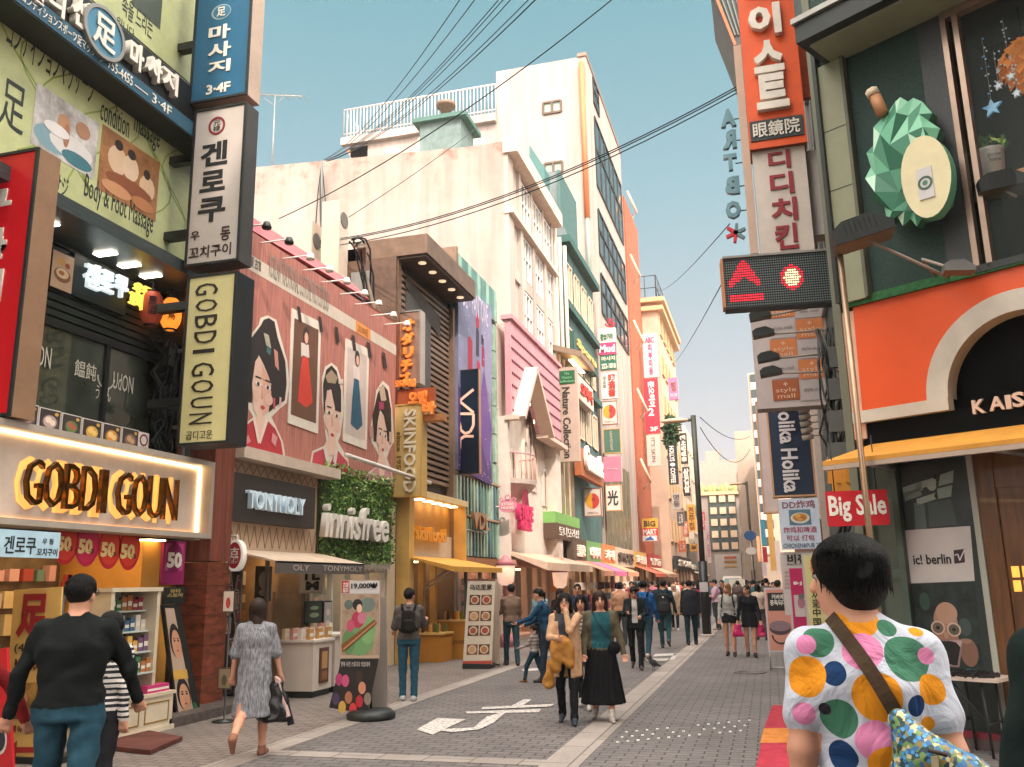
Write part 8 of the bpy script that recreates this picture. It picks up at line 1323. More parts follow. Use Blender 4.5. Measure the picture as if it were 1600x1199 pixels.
    info = dict(root=root, body=body, wv=lambda p: wv(np.array([p], float)+np.array([0, 0, dz]))[0], s=s, R=R, dz=dz, hp=hp, wv0=wv, arms=[(wv(np.array([a[2]]))[0], R@a[3]) for a in A2], L=lambda z: np.array(L_(z)))
    return info
def backpack(p, label, col='#2c2c2e', w=.15, h=.42, dep=.13, straps=True):
    wv = p['wv']; o = thing('backpack', label, 'backpack', wv((0, -.15, .98))); M_ = {'b': cloth(col), 's': cloth('#1c1c1e')}; P = [Prim('oc', 'b', .03, a=np.array([0, -.12-dep/2, 1.38-h+.03]), b=np.array([0, -.12-dep/2, 1.38-.06]), ra=(w, dep/2+.02), rb=(w*.85, dep/2), cap=.05, fold=.003), Prim('oc', 'b', .02, a=np.array([0, -.14-dep, 1.38-h+.04]), b=np.array([0, -.14-dep, 1.38-h*.55]), ra=(w*.8, .04), rb=(w*.75, .035), cap=.03), Prim('cone', 's', .01, a=np.array([-.03, -.14, 1.40]), b=np.array([.03, -.14, 1.40]), ra=.012, rb=.012)]
    nets(P, .01 if p['root'].location[1] < 15 else .016, 'bag', lambda V: np.array([wv(q) for q in V]), M_, o)
    if straps:
        b = MB()
        for sx in (-1, 1): b.tube([wv((sx*.09, -.15, 1.36)), wv((sx*.11, -.08, 1.45)), wv((sx*.115, .03, 1.45)), wv((sx*.125, .135, 1.34)), wv((sx*.15, .10, 1.16)), wv((sx*.13, -.12, 1.06))], .018, M_['s'], 6)
        b.build('straps', o)
    return o
def handbag(p, side, label, col, name='handbag', w=.13, h=.24, d=.06, drop=.12, m=None, fwd=0):
    wr, dr = p['arms'][side]; c_ = wr+dr*.07-np.array([0, fwd, 0]); o = thing(name, label, name.replace('_', ' '), c_-np.array([0, 0, drop+h])); a = np.array([c_[0], c_[1], c_[2]-drop-h]); P = [Prim('oc', 'b', .02, a=np.array([0, 0, .04]), b=np.array([0, 0, h]), ra=(w, d), rb=(w*.55, d*.5), cap=.04, fold=.008, ph=len(label))]; nets(P, .012, 'bag', lambda V: V+a, {'b': m or mat('bag_'+col.strip('#'), col, .35, bump=.4, bscale=18)}, o); b = MB(); b.tube([a+[-.04, 0, h], a+[-.025, 0, h+drop*.7], c_], .008, m or MATS['bag_'+col.strip('#')], 5); b.tube([a+[.04, 0, h], a+[.025, 0, h+drop*.7], c_], .008, m or MATS['bag_'+col.strip('#')], 5); b.build('handles', o); return o
def at(x, y): p = gnd(x, y); return (p[0], p[1])
def head_at(x, Y): return (SF(Y).px(x, 1000)[0], Y)
# ---- near figures
# woman in the dotted shirt
def dotted_shirt(dots):
    m = bpy.data.materials.new('dotted_shirt'); m.use_nodes = True; nt = m.node_tree; b = nt.nodes['Principled BSDF']; b.inputs['Roughness'].default_value = .85; b.inputs['Specular IOR Level'].default_value = .2; N = nt.nodes.new; Lk = nt.links.new; tc = N('ShaderNodeTexCoord'); prev = None
    nz = N('ShaderNodeTexNoise'); nz.inputs['Scale'].default_value = 7; Lk(tc.outputs['Object'], nz.inputs[0]); wob = N('ShaderNodeMapRange'); wob.inputs[3].default_value = -.012; wob.inputs[4].default_value = .012; Lk(nz.outputs[0], wob.inputs[0])
    for c, r, col in dots:
        d = N('ShaderNodeVectorMath'); d.operation = 'DISTANCE'; Lk(tc.outputs['Object'], d.inputs[0]); d.inputs[1].default_value = tuple(c); ad = N('ShaderNodeMath'); Lk(d.outputs['Value'], ad.inputs[0]); Lk(wob.outputs[0], ad.inputs[1]); lt = N('ShaderNodeMath'); lt.operation = 'LESS_THAN'; Lk(ad.outputs[0], lt.inputs[0]); lt.inputs[1].default_value = r
        mx = N('ShaderNodeMix'); mx.data_type = 'RGBA'; Lk(lt.outputs[0], mx.inputs[0]); mx.inputs[7].default_value = lin(col)
        if prev is None: mx.inputs[6].default_value = lin('#b9bcc8')
        else: Lk(prev.outputs[2], mx.inputs[6])
        prev = mx
    Lk(prev.outputs[2], b.inputs['Base Color']); n2 = N('ShaderNodeTexNoise'); n2.inputs['Scale'].default_value = 6; n2.inputs['Detail'].default_value = 5; n2.inputs['Distortion'].default_value = 1.2; Lk(tc.outputs['Object'], n2.inputs[0]); bp = N('ShaderNodeBump'); bp.inputs['Strength'].default_value = .55; bp.inputs['Distance'].default_value = .06; Lk(n2.outputs[0], bp.inputs['Height']); Lk(bp.outputs[0], b.inputs['Normal']); return m
from mathutils.bvhtree import BVHTree
WY = 3.15; wx = SF(WY).px(1347, 1000)[0]
W1 = person('woman from behind in a white shirt with big coloured dots and a black bowl cut', (wx, WY), 6, H=1.86, top='#b9bcc8', bottom='#5a6070', hair='bowl', sleeve='short', bf=.97, sw=.95, arms=((-6, 8, 8), (-4, 10, 12)), legs=((6, 6), (-6, 6)), head=(66, 0), vox=.0056, foldk=2.)
rt = np.array(W1['root'].location); me_ = W1['body'].data; bvh = BVHTree.FromPolygons([tuple(Vector(v.co)+Vector(rt)) for v in me_.vertices], [tuple(p.vertices) for p in me_.polygons])
def cast(x, y): 
    h = bvh.ray_cast(Vector(CAM_P), Vector(ray(x, y)).normalized()); return (np.array(h[0]), np.array(h[1])) if h[0] is not None else (None, None)
dots = []
OR_, GN, NV, PK = '#d98a1e', '#3f7058', '#16345c', '#d480a8'
for x, y, r, c_ in ((490, 470, 98, OR_), (310, 575, 68, GN), (388, 735, 54, NV), (530, 625, 86, PK), (745, 665, 98, GN), (652, 510, 40, GN), (720, 455, 56, NV), (605, 855, 106, OR_), (415, 955, 82, GN), (595, 1070, 84, PK), (430, 1145, 66, NV), (255, 755, 88, OR_), (236, 935, 52, PK), (250, 590, 42, PK), (872, 815, 62, OR_), (800, 895, 42, NV), (850, 985, 30, OR_), (848, 650, 32, PK), (795, 525, 28, OR_), (660, 1195, 80, OR_), (345, 910, 26, '#2c2430')):
    p_, n_ = cast(1180+x*.316, 820+y*.316)
    if p_ is None: continue
    dots.append((p_-rt, r*.316/1380*np.linalg.norm(p_-CAM_P)*.99, c_))
sm_ = dotted_shirt(dots)
for i, m_ in enumerate(me_.materials):
    if m_.name.startswith('cloth_b9bcc8'): me_.materials[i] = sm_
bag = thing('shoulder_bag', 'floral blue green shoulder bag on a brown strap across the dotted shirt', 'shoulder bag', (wx+.2, WY, .8)); b = MB(); prev = None; sp = []
for k in range(15):
    t_ = k/14; p_, n_ = cast(1299+(1407-1299)*t_+6*math.sin(t_*3), 966+(1130-966)*t_)
    if p_ is not None: sp.append((p_+n_*.009, n_))
L0 = []
for k, (p_, n_) in enumerate(sp):
    tdir = sp[min(k+1, len(sp)-1)][0]-sp[max(k-1, 0)][0]; tdir /= np.linalg.norm(tdir); sd_ = np.cross(tdir, n_); sd_ /= np.linalg.norm(sd_); L0.append((p_-sd_*.022, p_+sd_*.022, p_+sd_*.022-n_*.006, p_-sd_*.022-n_*.006))
for k in range(len(L0)-1):
    for a_, c_ in ((0, 1), (1, 2), (3, 0)): b.face([L0[k][a_], L0[k][c_], L0[k+1][c_], L0[k+1][a_]][::-1], cloth('#4a3a2c'), True)
b.build('strap', bag)
mfl = bpy.data.materials.new('floral_print'); mfl.use_nodes = True; nt_ = mfl.node_tree; vo = nt_.nodes.new('ShaderNodeTexVoronoi'); vo.inputs['Scale'].default_value = 80; tc_ = nt_.nodes.new('ShaderNodeTexCoord'); nt_.links.new(tc_.outputs['Object'], vo.inputs[0]); rp_ = nt_.nodes.new('ShaderNodeValToRGB'); rp_.color_ramp.interpolation = 'CONSTANT'; els = rp_.color_ramp.elements; els[0].color = lin('#2f6a9a'); els[0].position = 0; els[1].color = lin('#1c3a44'); els[1].position = .3
for po, c_ in ((.45, '#6a8a4a'), (.6, '#c9b98a'), (.72, '#2a4a3c'), (.85, '#8a7a4a')): e_ = els.new(po); e_.color = lin(c_)
sx_ = nt_.nodes.new('ShaderNodeSeparateColor'); nt_.links.new(vo.outputs['Color'], sx_.inputs[0]); nt_.links.new(sx_.outputs[0], rp_.inputs[0]); nt_.links.new(rp_.outputs[0], nt_.nodes['Principled BSDF'].inputs['Base Color'])
v2 = nt_.nodes.new('ShaderNodeTexVoronoi'); v2.inputs['Scale'].default_value = 48; nt_.links.new(tc_.outputs['Object'], v2.inputs[0]); lt_ = nt_.nodes.new('ShaderNodeMath'); lt_.operation = 'LESS_THAN'; lt_.inputs[1].default_value = .28; nt_.links.new(v2.outputs['Distance'], lt_.inputs[0]); mx_ = nt_.nodes.new('ShaderNodeMix'); mx_.data_type = 'RGBA'; nt_.links.new(lt_.outputs[0], mx_.inputs[0]); nt_.links.new(rp_.outputs[0], mx_.inputs[6]); mx_.inputs[7].default_value = lin('#4a9ad0'); nt_.links.new(mx_.outputs[2], nt_.nodes['Principled BSDF'].inputs['Base Color'])
F_ = SF(WY-.18); ca = F_.at(*F_.px(1438, 1178)); a0 = F_.at(*F_.px(1404, 1125)); nets([Prim('cone', 'f', .03, a=a0, b=ca, ra=.03, rb=.085, fold=.006), Prim('ell', 'f', .04, c=ca+np.array([.06, 0, -.09]), r=(.15, .07, .11), fold=.006)], .007, 'bag', lambda V: V, {'f': mfl}, bag)
b = MB(); f2 = SF(WY-.27); b.box(f2, *f2.rect(*Q(1456, 1182, 1467, 1184, 1466, 1199, 1455, 1199)), -.01, .0, C('#b9a888')); b.tube([f2.at(*f2.px(1450, 1172)), f2.at(*f2.px(1480, 1180))], .007, C('#3a2a22')); b.build('tag', bag)
def locks(p, n, R0, end, nape, seed=1, m=None):            # strands lying over the hair
    b = MB(); r_ = random.Random(seed); m = m or HAIR
    for i in range(n):
        a = r_.uniform(-math.pi, math.pi); fr_ = abs(a) < .95; e = (1.15 if fr_ else end)+r_.gauss(0, .09); a0 = a+r_.gauss(0, .25); P_ = []
        for k in range(7):
            t_ = .12+(e-.12)*k/6; aa = a0+(a-a0)*k/6; q = [R0[0]*math.sin(min(t_, 1.7))*math.sin(aa), -.016+R0[1]*math.sin(min(t_, 1.7))*math.cos(aa), .034+R0[2]*math.cos(t_)-max(0, t_-1.6)*nape]; P_.append(p['wv0'](np.array([p['hp'](q)]))[0])
        b.tube(P_, .0034, m, 3, .0012, cap=False)
    b.build('hair_strands', p['root'])
locks(W1, 900, (.1005, .1145, .1005), 1.95, .05, 3); 
# dark coat at the right edge
person('person in a dark green coat cut by the right edge of the picture', (SF(2.3).px(1794, 1100)[0], 2.3), 20, H=1.92, top='#182422', bottom='#1a1c20', hair='short', bf=1.05, arms=((0, 14, 20), (0, 8, 20)), vox=.008)
# black sweater man and companions at the left
mY = 5.1; m1 = person('man in a black sweater and blue jeans walking away, holding a hand at his side', head_at(118, mY), -10, H=1.84, top='#121616', bottom='#22414f', shoes='#2a2a2a', hair='short', bf=1.14, sw=1.06, arms=((4, 22, 6), (14, 24, 18)), legs=((10, 8), (-12, 14)), head=(-18, 4), glasses=True, vox=.0075, foldk=2.2)
locks(m1, 320, (.0885, .1065, .0965), 1.7, .02, 5); wr = m1['arms'][0][0]; px_ = head_at(-62, 4.85)
person('person in a red plaid shirt at the left edge, holding the sweater man\'s hand', px_, -8, H=1.60, top='#8a1f24', inner=None, bottom='#22242a', hair='short', bf=1.05, arms=((0, 8, 10), (8, 42, 4)), stripes=None, vox=.009)
person('girl in a black and white striped top and black trousers beside the sweater man', head_at(170, 6.0), -25, H=1.58, top='#cfc8c2', inner='#2a2a2e', stripes=.022, bottom='#1a1a1e', shoes='#c0b8b0', hair='shoulder', bf=.95, arms=((12, 5, 20), (-10, 5, 10)), legs=((14, 6), (-14, 20)), vox=.0085)
MATS.pop('cloth_cfc8c2', None)
gdm = mat('cloth_greydress', '#8a8a90', .9, var=.5, scale=16, bump=.3, bscale=60, stretch=(5, 5, .8), spec=.15)
d1 = person('woman in a loose grey crinkled dress walking away, brown tipped hair', at(392, 1183), -14, H=1.62, top='#8a8a90', matov={'top': gdm}, kind='dress', hem=.44, shoes='#8a5a48', hair='shoulder', haircol=HAIRB, sleeve='elbow', bf=.98, arms=((2, 12, 8), (10, 12, 8)), legs=((-13, 44), (10, 4)), head=(-10, 4))
handbag(d1, 1, 'big shiny black plastic bag carried by the woman in the grey dress', '#0e0f11', 'plastic_bag', .2, .38, .1, .04, fwd=.12); o = thing('folded_cloth', 'pale pink folded cloth hanging from the hand of the woman in the grey dress', 'cloth', d1['arms'][1][0]-np.array([0, 0, .4])); wr = d1['arms'][1][0]; b = MB(); b.prism(SF(wr[1]-.12), [(wr[0]+.02, wr[2]-.02), (wr[0]+.07, wr[2]-.05), (wr[0]+.2, wr[2]-.42), (wr[0]+.12, wr[2]-.44)], -.03, .02, cloth('#b99a94')); b.prism(SF(wr[1]-.12), [(wr[0]+.08, wr[2]-.2), (wr[0]+.14, wr[2]-.22), (wr[0]+.24, wr[2]-.5), (wr[0]+.17, wr[2]-.52)], -.05, -.03, cloth('#22242a')); b.build('folds', o)
bp_ = person('man in a grey t-shirt and jeans standing with a camera by the yellow shop', at(638, 1095), -4, H=1.68, top='#5d5653', bottom='#2a5468', shoes='#b8bcc0', hair='short', sleeve='elbow', arms=((15, 12, 50), (28, 10, 80)), legs=((3, 3), (-4, 5)), head=(-25, 5), bf=1.02); backpack(bp_, 'small black drawstring backpack on the grey t-shirt man', '#1f1d1c', .12, .34, .1)
person('man in a brown grey hooded sweater and dark jeans beyond the menu banner', at(800, 1040), 12, H=1.72, top='#7d6658', bottom='#26424c', shoes='#3a2c26', hair='short', arms=((20, 6, 60), (10, 8, 60)), legs=((12, 4), (-8, 10)), head=(15, 8))
# central group
wc = person('woman in a camel coat with her hand at her mouth, black trousers, facing the camera', at(888, 1131), 176, H=1.60, top='#4a4644', inner='#3a4048', bottom='#16161a', shoes='#2a3440', hair='bob', coat=('#c39a78', .62, .085), arms=((20, 10, 75, 25), (20, 10, 70, 40)), hand_t=((-.01, .13, 1.47), None), legs=((8, 4), (-10, 12)), head=(0, 2), glasses=True)
o = thing('carried_coat', 'mustard brown coat carried over the arm of the woman in the camel coat', 'coat', wc['wv']((.05, .2, .75))); wv_ = wc['wv']; nets([Prim('ell', 'c', .06, c=wv_((.05, .17, 1.02)), r=(.13, .09, .12), fold=.012), Prim('cone', 'c', .05, a=wv_((.10, .17, .98)), b=wv_((.13, .16, .74)), ra=.09, rb=.07, fold=.012), Prim('cone', 'c', .05, a=wv_((-.03, .19, 1.0)), b=wv_((-.06, .18, .80)), ra=.07, rb=.06, fold=.012), Prim('cone', 'c', .03, a=wv_((.2, .05, .8)), b=wv_((.25, .03, .52)), ra=.05, rb=.075, fold=.01)], .009, 'folds', lambda V: V, {'c': cloth('#b07a3a')}, o)
w2 = person('woman in a teal blouse, khaki jacket and long black skirt, facing the camera', at(944, 1127), 182, H=1.62, top='#5a5240', inner='#1f5058', open_w=.125, collar=1.33, bottom='#101013', kind='skirt', hem=.24, shoes='#a89e98', hair='bob', haircol=HAIRB, arms=((4, 16, 14), (4, 9, 22)), legs=((10, 6), (-12, 16)), bf=1.12, head=(0, -2), hemcol='#c9c0b8')
o = thing('crossbody_bag', 'small black bag on a thin strap across the teal blouse', 'bag', w2['wv']((-.17, .1, .95))); b = MB(); wv_ = w2['wv']; b.tube([wv_((.11, .03, 1.43)), wv_((.07, .14, 1.34)), wv_((0, .165, 1.22)), wv_((-.1, .165, 1.08)), wv_((-.16, .13, 1.0))], .007, m_black, 5); b.build('strap', o); nets([Prim('ell', 'b', .02, c=wv_((-.17, .12, .95)), r=(.08, .05, .08))], .01, 'bag', lambda V: V, {'b': cloth('#141416')}, o)
person('woman with bobbed black hair half hidden between the two women in front', at(914, 1108), 170, H=1.56, top='#c0b4ac', inner='#5a5452', stripes=.03, bottom='#2a2a30', shoes='#b0a8a0', hair='bob', arms=((0, 8, 10), (10, 8, 20)), legs=((10, 5), (-14, 18)))
person('woman in a blue denim jacket bending over the child, hair tied back', at(858, 1066), 82, H=1.66, top='#1f4460', inner='#b9b0a8', open_w=.05, bottom='#2a3440', shoes='#3a2e28', hair='tied', lean=14, arms=((40, 4, 30), (25, 6, 40)), legs=((10, 6), (-12, 14)), head=(0, -6))
ch_ = person('small child in a checked top, blue jeans and brown boots', at(836, 1066), 70, H=1.02, top='#8a7a78', inner='#b9aca4', stripes=.05, bottom='#24404e', shoes='#9a6a34', hair='short', haircol=HAIRB, bf=1.12, arms=((30, 8, 40), (20, 8, 60)), legs=((30, 20), (-16, 10)), hemcol='#9a6a34')
person('woman in a navy jacket with white and red bands, behind the front pair', at(906, 1040), 178, H=1.70, top='#1c2a40', inner='#30343c', open_w=.03, bottom='#b0303c', kind='mini', hem=.72, shoes='#2a2a2e', hair='tied', arms=((25, 10, 70, 30), (25, 10, 70, 30)), legs=((6, 4), (-6, 8)))
person('woman in a black and red top looking down at her hands, full fringe', at(878, 1032), 172, H=1.60, top='#2a2426', inner='#a82a30', open_w=.05, bottom='#22262c', hair='bob', arms=((25, 8, 75, 30), (25, 8, 70, 30)), head=(0, -18), legs=((4, 4), (-6, 8)))
person('woman in a pale blue top with light brown hair near the pink lantern', at(846, 1030), 150, H=1.62, top='#7da0ac', bottom='#3a4650', hair='shoulder', haircol=HAIRL, arms=((20, 8, 60, 20), (5, 8, 20)))
# walking figures in the middle distance
ph_ = person('woman in a black cardigan looking down at her phone, black trousers', at(996, 1046), 178, H=1.66, top='#1a1f22', inner='#c0b8b4', open_w=.05, bottom='#161a1e', shoes='#3a3230', hair='tied', arms=((18, 10, 60, 30), (22, 10, 75, 25)), head=(0, -22), legs=((14, 6), (-14, 22)), cuff='#9ab88a')
wr, dr = ph_['arms'][1]; o = MB(); o.obox((wr[0], wr[1]), .04, .006, wr[2]+.02, wr[2]+.17, 0, m_black); o.build('phone', label='black phone held by the woman in the black cardigan', cat='phone')
b1 = person('man in a bright blue jacket walking away', at(1010, 1034), -8, H=1.76, top='#1c5a94', bottom='#2a4452', shoes='#b0a090', hair='short', legs=((14, 4), (-16, 24)), arms=((-8, 12, 10), (14, 12, 14)), bf=1.06); backpack(b1, 'dark blue backpack on the man in the bright blue jacket', '#1a3a60', .14, .4, .12)
person('man in a tan t-shirt and black cap walking away', at(972, 1008), 0, H=1.72, top='#b98a6c', bottom='#3a3a3c', hair='cap', cap='#1e1e22', sleeve='elbow', bf=1.12, legs=((6, 4), (-8, 10)))
b2 = person('man in a navy jacket and teal trousers walking away', at(1041, 1013), -3, H=1.76, top='#16303a', bottom='#1f4448', shoes='#4a443c', hair='short', legs=((12, 4), (-18, 28)), arms=((-6, 16, 10), (12, 16, 16)), bf=1.05); backpack(b2, 'charcoal backpack with a white dot on the man in teal trousers', '#2c2c2c', .17, .48, .15)
q = MB(); c_ = b2['wv']((.0, -.31, 1.27)); q.ball(c_, .022, C('#d8d4cc'), 8, 6); q.build('round_badge', bpy.data.objects[[o.name for o in COL.objects if o.name.startswith('backpack')][-1]])
person('man in a dark suit jacket and dark trousers walking away on the pale strip', at(1082, 1008), -2, H=1.74, top='#1f2128', bottom='#1a3036', shoes='#2a2422', hair='short', legs=((-8, 10), (12, 3)), arms=((8, 10, 12), (-6, 10, 8)), bf=1.08, coat=('#1f2128', .78, 0))
person('woman with a pale headscarf and beige coat facing the camera', at(1056, 985), 178, H=1.60, top='#c0a68c', inner='#d8cec4', open_w=.04, bottom='#1f1f22', shoes='#c9b8a8', hair='hood', coat=('#b89a7c', .6, .05), legs=((8, 4), (-10, 12)))
r1 = person('woman in a crimson jacket walking away with long black hair', at(1096, 985), 0, H=1.64, top='#b82440', bottom='#2a4450', shoes='#a8a098', hair='long', legs=((8, 4), (-12, 18)), arms=((5, 10, 20), (5, 10, 20))); backpack(r1, 'black backpack on the woman in the crimson jacket', '#1c1c20', .12, .34, .1)
person('woman in a red blouse with white dots facing the camera in the crowd', at(1010, 985), 180, H=1.60, top='#a8242e', inner='#d8a09a', open_w=.03, bottom='#2a2a30', hair='tied', arms=((20, 8, 60, 20), (10, 8, 40, 10)))
person('person in a pink shirt with a white collar, seen from behind in the crowd', at(1022, 972), 0, H=1.72, top='#c8788c', bottom='#5a5a60', hair='short', arms=((0, 8, 10), (0, 8, 10)))
person('broad man in a pale pink polo shirt with folded arms beside the lamp post', at(1122, 984), 95, H=1.74, top='#c9a4b4', bottom='#3a3f40', shoes='#8a7a6c', hair='short', sleeve='elbow', bf=1.25, arms=((22, 4, 75, 40), (22, 4, 75, 40)), legs=((2, 2), (-3, 4)))
person('man in dark clothes leaning beside the pink polo man', at(1133, 978), 150, H=1.72, top='#24262c', bottom='#26282c', hair='short')
g1 = person('girl in a grey sweatshirt and black shorts with long hair, bare legs and black boots', at(1143, 1026), 176, H=1.64, top='#a09c96', bottom='#16161a', kind='mini', hem=.80, shoes='#1a1618', hair='shoulder', haircol=HAIRL, head=(-30, 8), legs=((4, 4), (-5, 8)), arms=((4, 8, 10), (4, 8, 12)), bf=.98); backpack(g1, 'black backpack worn by the girl in the grey sweatshirt', '#151518', .12, .36, .1)
g2 = person('girl in a black sweater and black skirt with tied hair and bare legs', at(1175, 1027), 178, H=1.60, top='#141519', bottom='#101014', kind='mini', hem=.72, shoes='#141214', hair='tied', haircol=HAIRB, head=(-35, 0), legs=((4, 4), (-6, 8)), arms=((2, 12, 10), (4, 14, 10)), bf=1.0); handbag(g2, 0, 'magenta shopping bag between the two bare legged girls', '#b8145c', 'shopping_bag', .12, .26, .05, .04) if False else None
handbag(g2, 1, 'magenta shopping bag carried between the two bare legged girls', '#b8145c', 'shopping_bag', .12, .26, .05, .04); handbag(g2, 0, 'magenta shopping bag in the outer hand of the girl in the black sweater', '#a8124f', 'shopping_bag', .1, .26, .05, .04)
person('man in a grey suit jacket seen from behind on the right side of the street', at(1203, 985), 0, H=1.76, top='#5a5654', bottom='#2a2a2c', hair='short', bf=1.1); person('young man in a dark teal jacket looking right', at(1220, 990), -70, H=1.68, top='#1c3c48', bottom='#202428', hair='bowl'); person('woman with very long black hair and a cream top beside the cosmetics easel', at(1190, 1000), 20, H=1.60, top='#c9b4a0', bottom='#4a4040', hair='long')
person('long haired woman in a black coat facing the camera, far right', at(1160, 962), 180, H=1.62, top='#222226', bottom='#1a1a1e', hair='long'); person('long haired woman in a white printed t-shirt, far right', at(1174, 965), 180, H=1.60, top='#c0bab8', bottom='#26343c', hair='long', sleeve='elbow'); person('woman in a brown top with straight black hair, nearest the far lamp post', at(1187, 962), 180, H=1.62, top='#7a6458', bottom='#2a2628', hair='long')
# the crowd beyond
rr = random.Random(12); colz = ['#a84048', '#2a3038', '#c9b8b0', '#3a4a58', '#b8604a', '#5a4a48', '#d0a0a0', '#24282c', '#6a7a7c', '#8a3a44', '#c8c0b8', '#4a3a3a', '#b8862e', '#3a5a60']; words = {'#a84048': 'red', '#2a3038': 'charcoal', '#c9b8b0': 'off white', '#3a4a58': 'slate blue', '#b8604a': 'rust', '#5a4a48': 'brown', '#d0a0a0': 'rose', '#24282c': 'black', '#6a7a7c': 'grey', '#8a3a44': 'wine', '#c8c0b8': 'white', '#4a3a3a': 'dark brown', '#b8862e': 'mustard', '#3a5a60': 'teal'}
spots0 = [(1032, 958), (1048, 955), (1062, 950), (1073, 957), (1085, 962), (1090, 948), (1104, 955), (1112, 950), (1068, 944), (1055, 946), (1040, 948), (1080, 945), (1098, 943), (1150, 948), (1180, 950), (1195, 955), (1205, 960), (1168, 945), (978, 968), (990, 965)]
seen = set(); spots = spots0+[(rr.uniform(985, 1115) if k % 4 else rr.uniform(1145, 1210), rr.uniform(936, 962)) for k in range(34)]+[(rr.uniform(965, 1112) if k % 5 else rr.uniform(1150, 1215), rr.uniform(958, 984)) for k in range(26)]
for i, (x, y) in enumerate(spots):
    while True:
        away = rr.random() < .5; c_ = rr.choice(colz); hs_ = rr.choice(['short', 'long', 'bob', 'tied']); bt = rr.choice(['#22262c', '#2f3c48', '#3a3230', '#4a4a50']); ky = (away, c_, hs_, bt)
        if ky not in seen: seen.add(ky); break
    sexw = 'man' if hs_ == 'short' else 'woman'; tw = {'#22262c': 'black', '#2f3c48': 'blue', '#3a3230': 'brown', '#4a4a50': 'grey'}[bt]
    person(f'{words[c_]} jacketed {sexw} in {tw} trousers {"walking away" if away else "coming this way"} in the far crowd, {hs_} hair', at(x, y+3), 0 if away else 180, H=1.58+.14*rr.random()+(.06 if hs_ == 'short' else 0), top=c_, bottom=bt, hair=hs_, legs=((rr.uniform(4, 14), 5), (-rr.uniform(4, 16), 15)), group='people in the far crowd', bf=rr.uniform(.95, 1.12))
# pigeon
pg = at(1022, 1048); t = thing('pigeon', 'small dark pigeon standing on the paving near the white floor marking', 'pigeon', (pg[0], pg[1], 0)); nets([Prim('ell', 'g', .03, c=np.array([0, 0, .12]), r=(.05, .09, .055), rot=rotm(0, 25)), Prim('cone', 'g', .02, a=np.array([0, .06, .15]), b=np.array([0, .075, .215]), ra=.032, rb=.022), Prim('ell', 'g', .015, c=np.array([0, .085, .23]), r=(.022, .028, .022)), Prim('cone', 'b', .004, a=np.array([0, .105, .228]), b=np.array([0, .13, .222]), ra=.008, rb=.003), Prim('cone', 'g', .02, a=np.array([0, -.07, .09]), b=np.array([0, -.16, .065]), ra=.03, rb=.018), Prim('cone', 'b', .005, a=np.array([.02, 0, .08]), b=np.array([.02, .01, 0]), ra=.007, rb=.006), Prim('cone', 'b', .005, a=np.array([-.02, 0, .08]), b=np.array([-.02, .01, 0]), ra=.007, rb=.006)], .01, 'body', lambda V: np.array([pg[0], pg[1], 0])+V@np.array([[math.cos(2.6), -math.sin(2.6), 0], [math.sin(2.6), math.cos(2.6), 0], [0, 0, 1]]).T*1.2, {'g': C('#3f4248'), 'b': C('#6a4a44')}, t)
# ================================================================== street lamps, wires, van
def street_lamp(label, px, topy, armx, army, Y=None, arm_up=.0):
    p = gnd(*px); f = SF(p[1]); _, zt = f.px(px[0], topy); t = thing('street_lamp', label, 'street lamp', (p[0], p[1], 0), 'street lamps'); b = MB(); b.tube([(p[0], p[1], 0), (p[0], p[1], 2.3)], .14, m_black, 12); b.tube([(p[0], p[1], 2.3), (p[0], p[1], zt)], .09, mat('lamp_post', '#4a4a42', .5, .4), 10); b.build('pole', t); q = MB(); q.lathe((p[0], p[1], 0), [(.26, 0), (.26, .04), (.16, .06)], C('#a89a90'), 12); q.box(SF(p[1]-.15), p[0]-.13, p[0]+.13, 1.35, 1.65, -.02, .0, C('#b8b0b0')); q.build('base_plate', t); ax, az = f.px(armx, army); q = MB(); q.tube([(p[0], p[1], zt-.15), (ax+.5, p[1], zt-.12)], .06, MATS['lamp_post']); q.build('arm', t); q = MB(); q.ball((ax+.35, p[1], zt-.14), (.5, .16, .09), C('#c9a98c'), 12, 6); q.build('lamp_head', t); return t
street_lamp('black street lamp with a long left arm in the middle of the street', (1105, 994), 648, 1038, 656); street_lamp('farther thin street lamp on the right side of the street', (1181, 946), 752, 1143, 757)
f = SF(52); t = thing('round_sign', 'blue round traffic sign with white lower plate on a thin post on the right', 'sign', f.at(f.px(1172, 850)[0], 0)); u, v = f.px(1172, 837); b = MB(); b.ring(f, u, v, 0, .34, -.05, 0, C('#1f4a7a'), 18, asp=.8); b.ring(f, u, v-.85, 0, .3, -.05, 0, C('#c9c0bc'), 14, asp=.7); b.build('plate', t); b = MB(); b.tube([f.at(u, 0, -.1), f.at(u, v+.3, -.1)], .05, m_steel, 6); b.build('post', t)
f = SF(78); u, _ = f.px(1143, 900); t = thing('van', 'pale van facing the camera far down the street behind the crowd', 'van', f.at(u, 0)); b = MB(); P_ = [(0, .35), (0, 1.0), (.35, 1.15), (.75, 1.85), (1.3, 2.0), (4.2, 2.0), (4.3, .4)]
vs = []; 
for s_ in (-.85, .85): vs += [f.at(u+s_*(.9 if z > 1.2 else 1), z, -d_) for d_, z in P_]
n = len(P_); b.mesh(vs, [tuple(range(n)), tuple(reversed(range(n, 2*n)))]+[(i, n+i, n+(i+1) % n, (i+1) % n) for i in range(n)], C('#cdbfb2', .35)); b.build('body', t); q = MB(); q.face([f.at(u-.7, 1.2, -.345), f.at(u+.7, 1.2, -.345), f.at(u+.62, 1.8, -.70), f.at(u-.62, 1.8, -.70)], mat('windscreen', '#4a6a6e', .1)); q.build('windscreen', t)
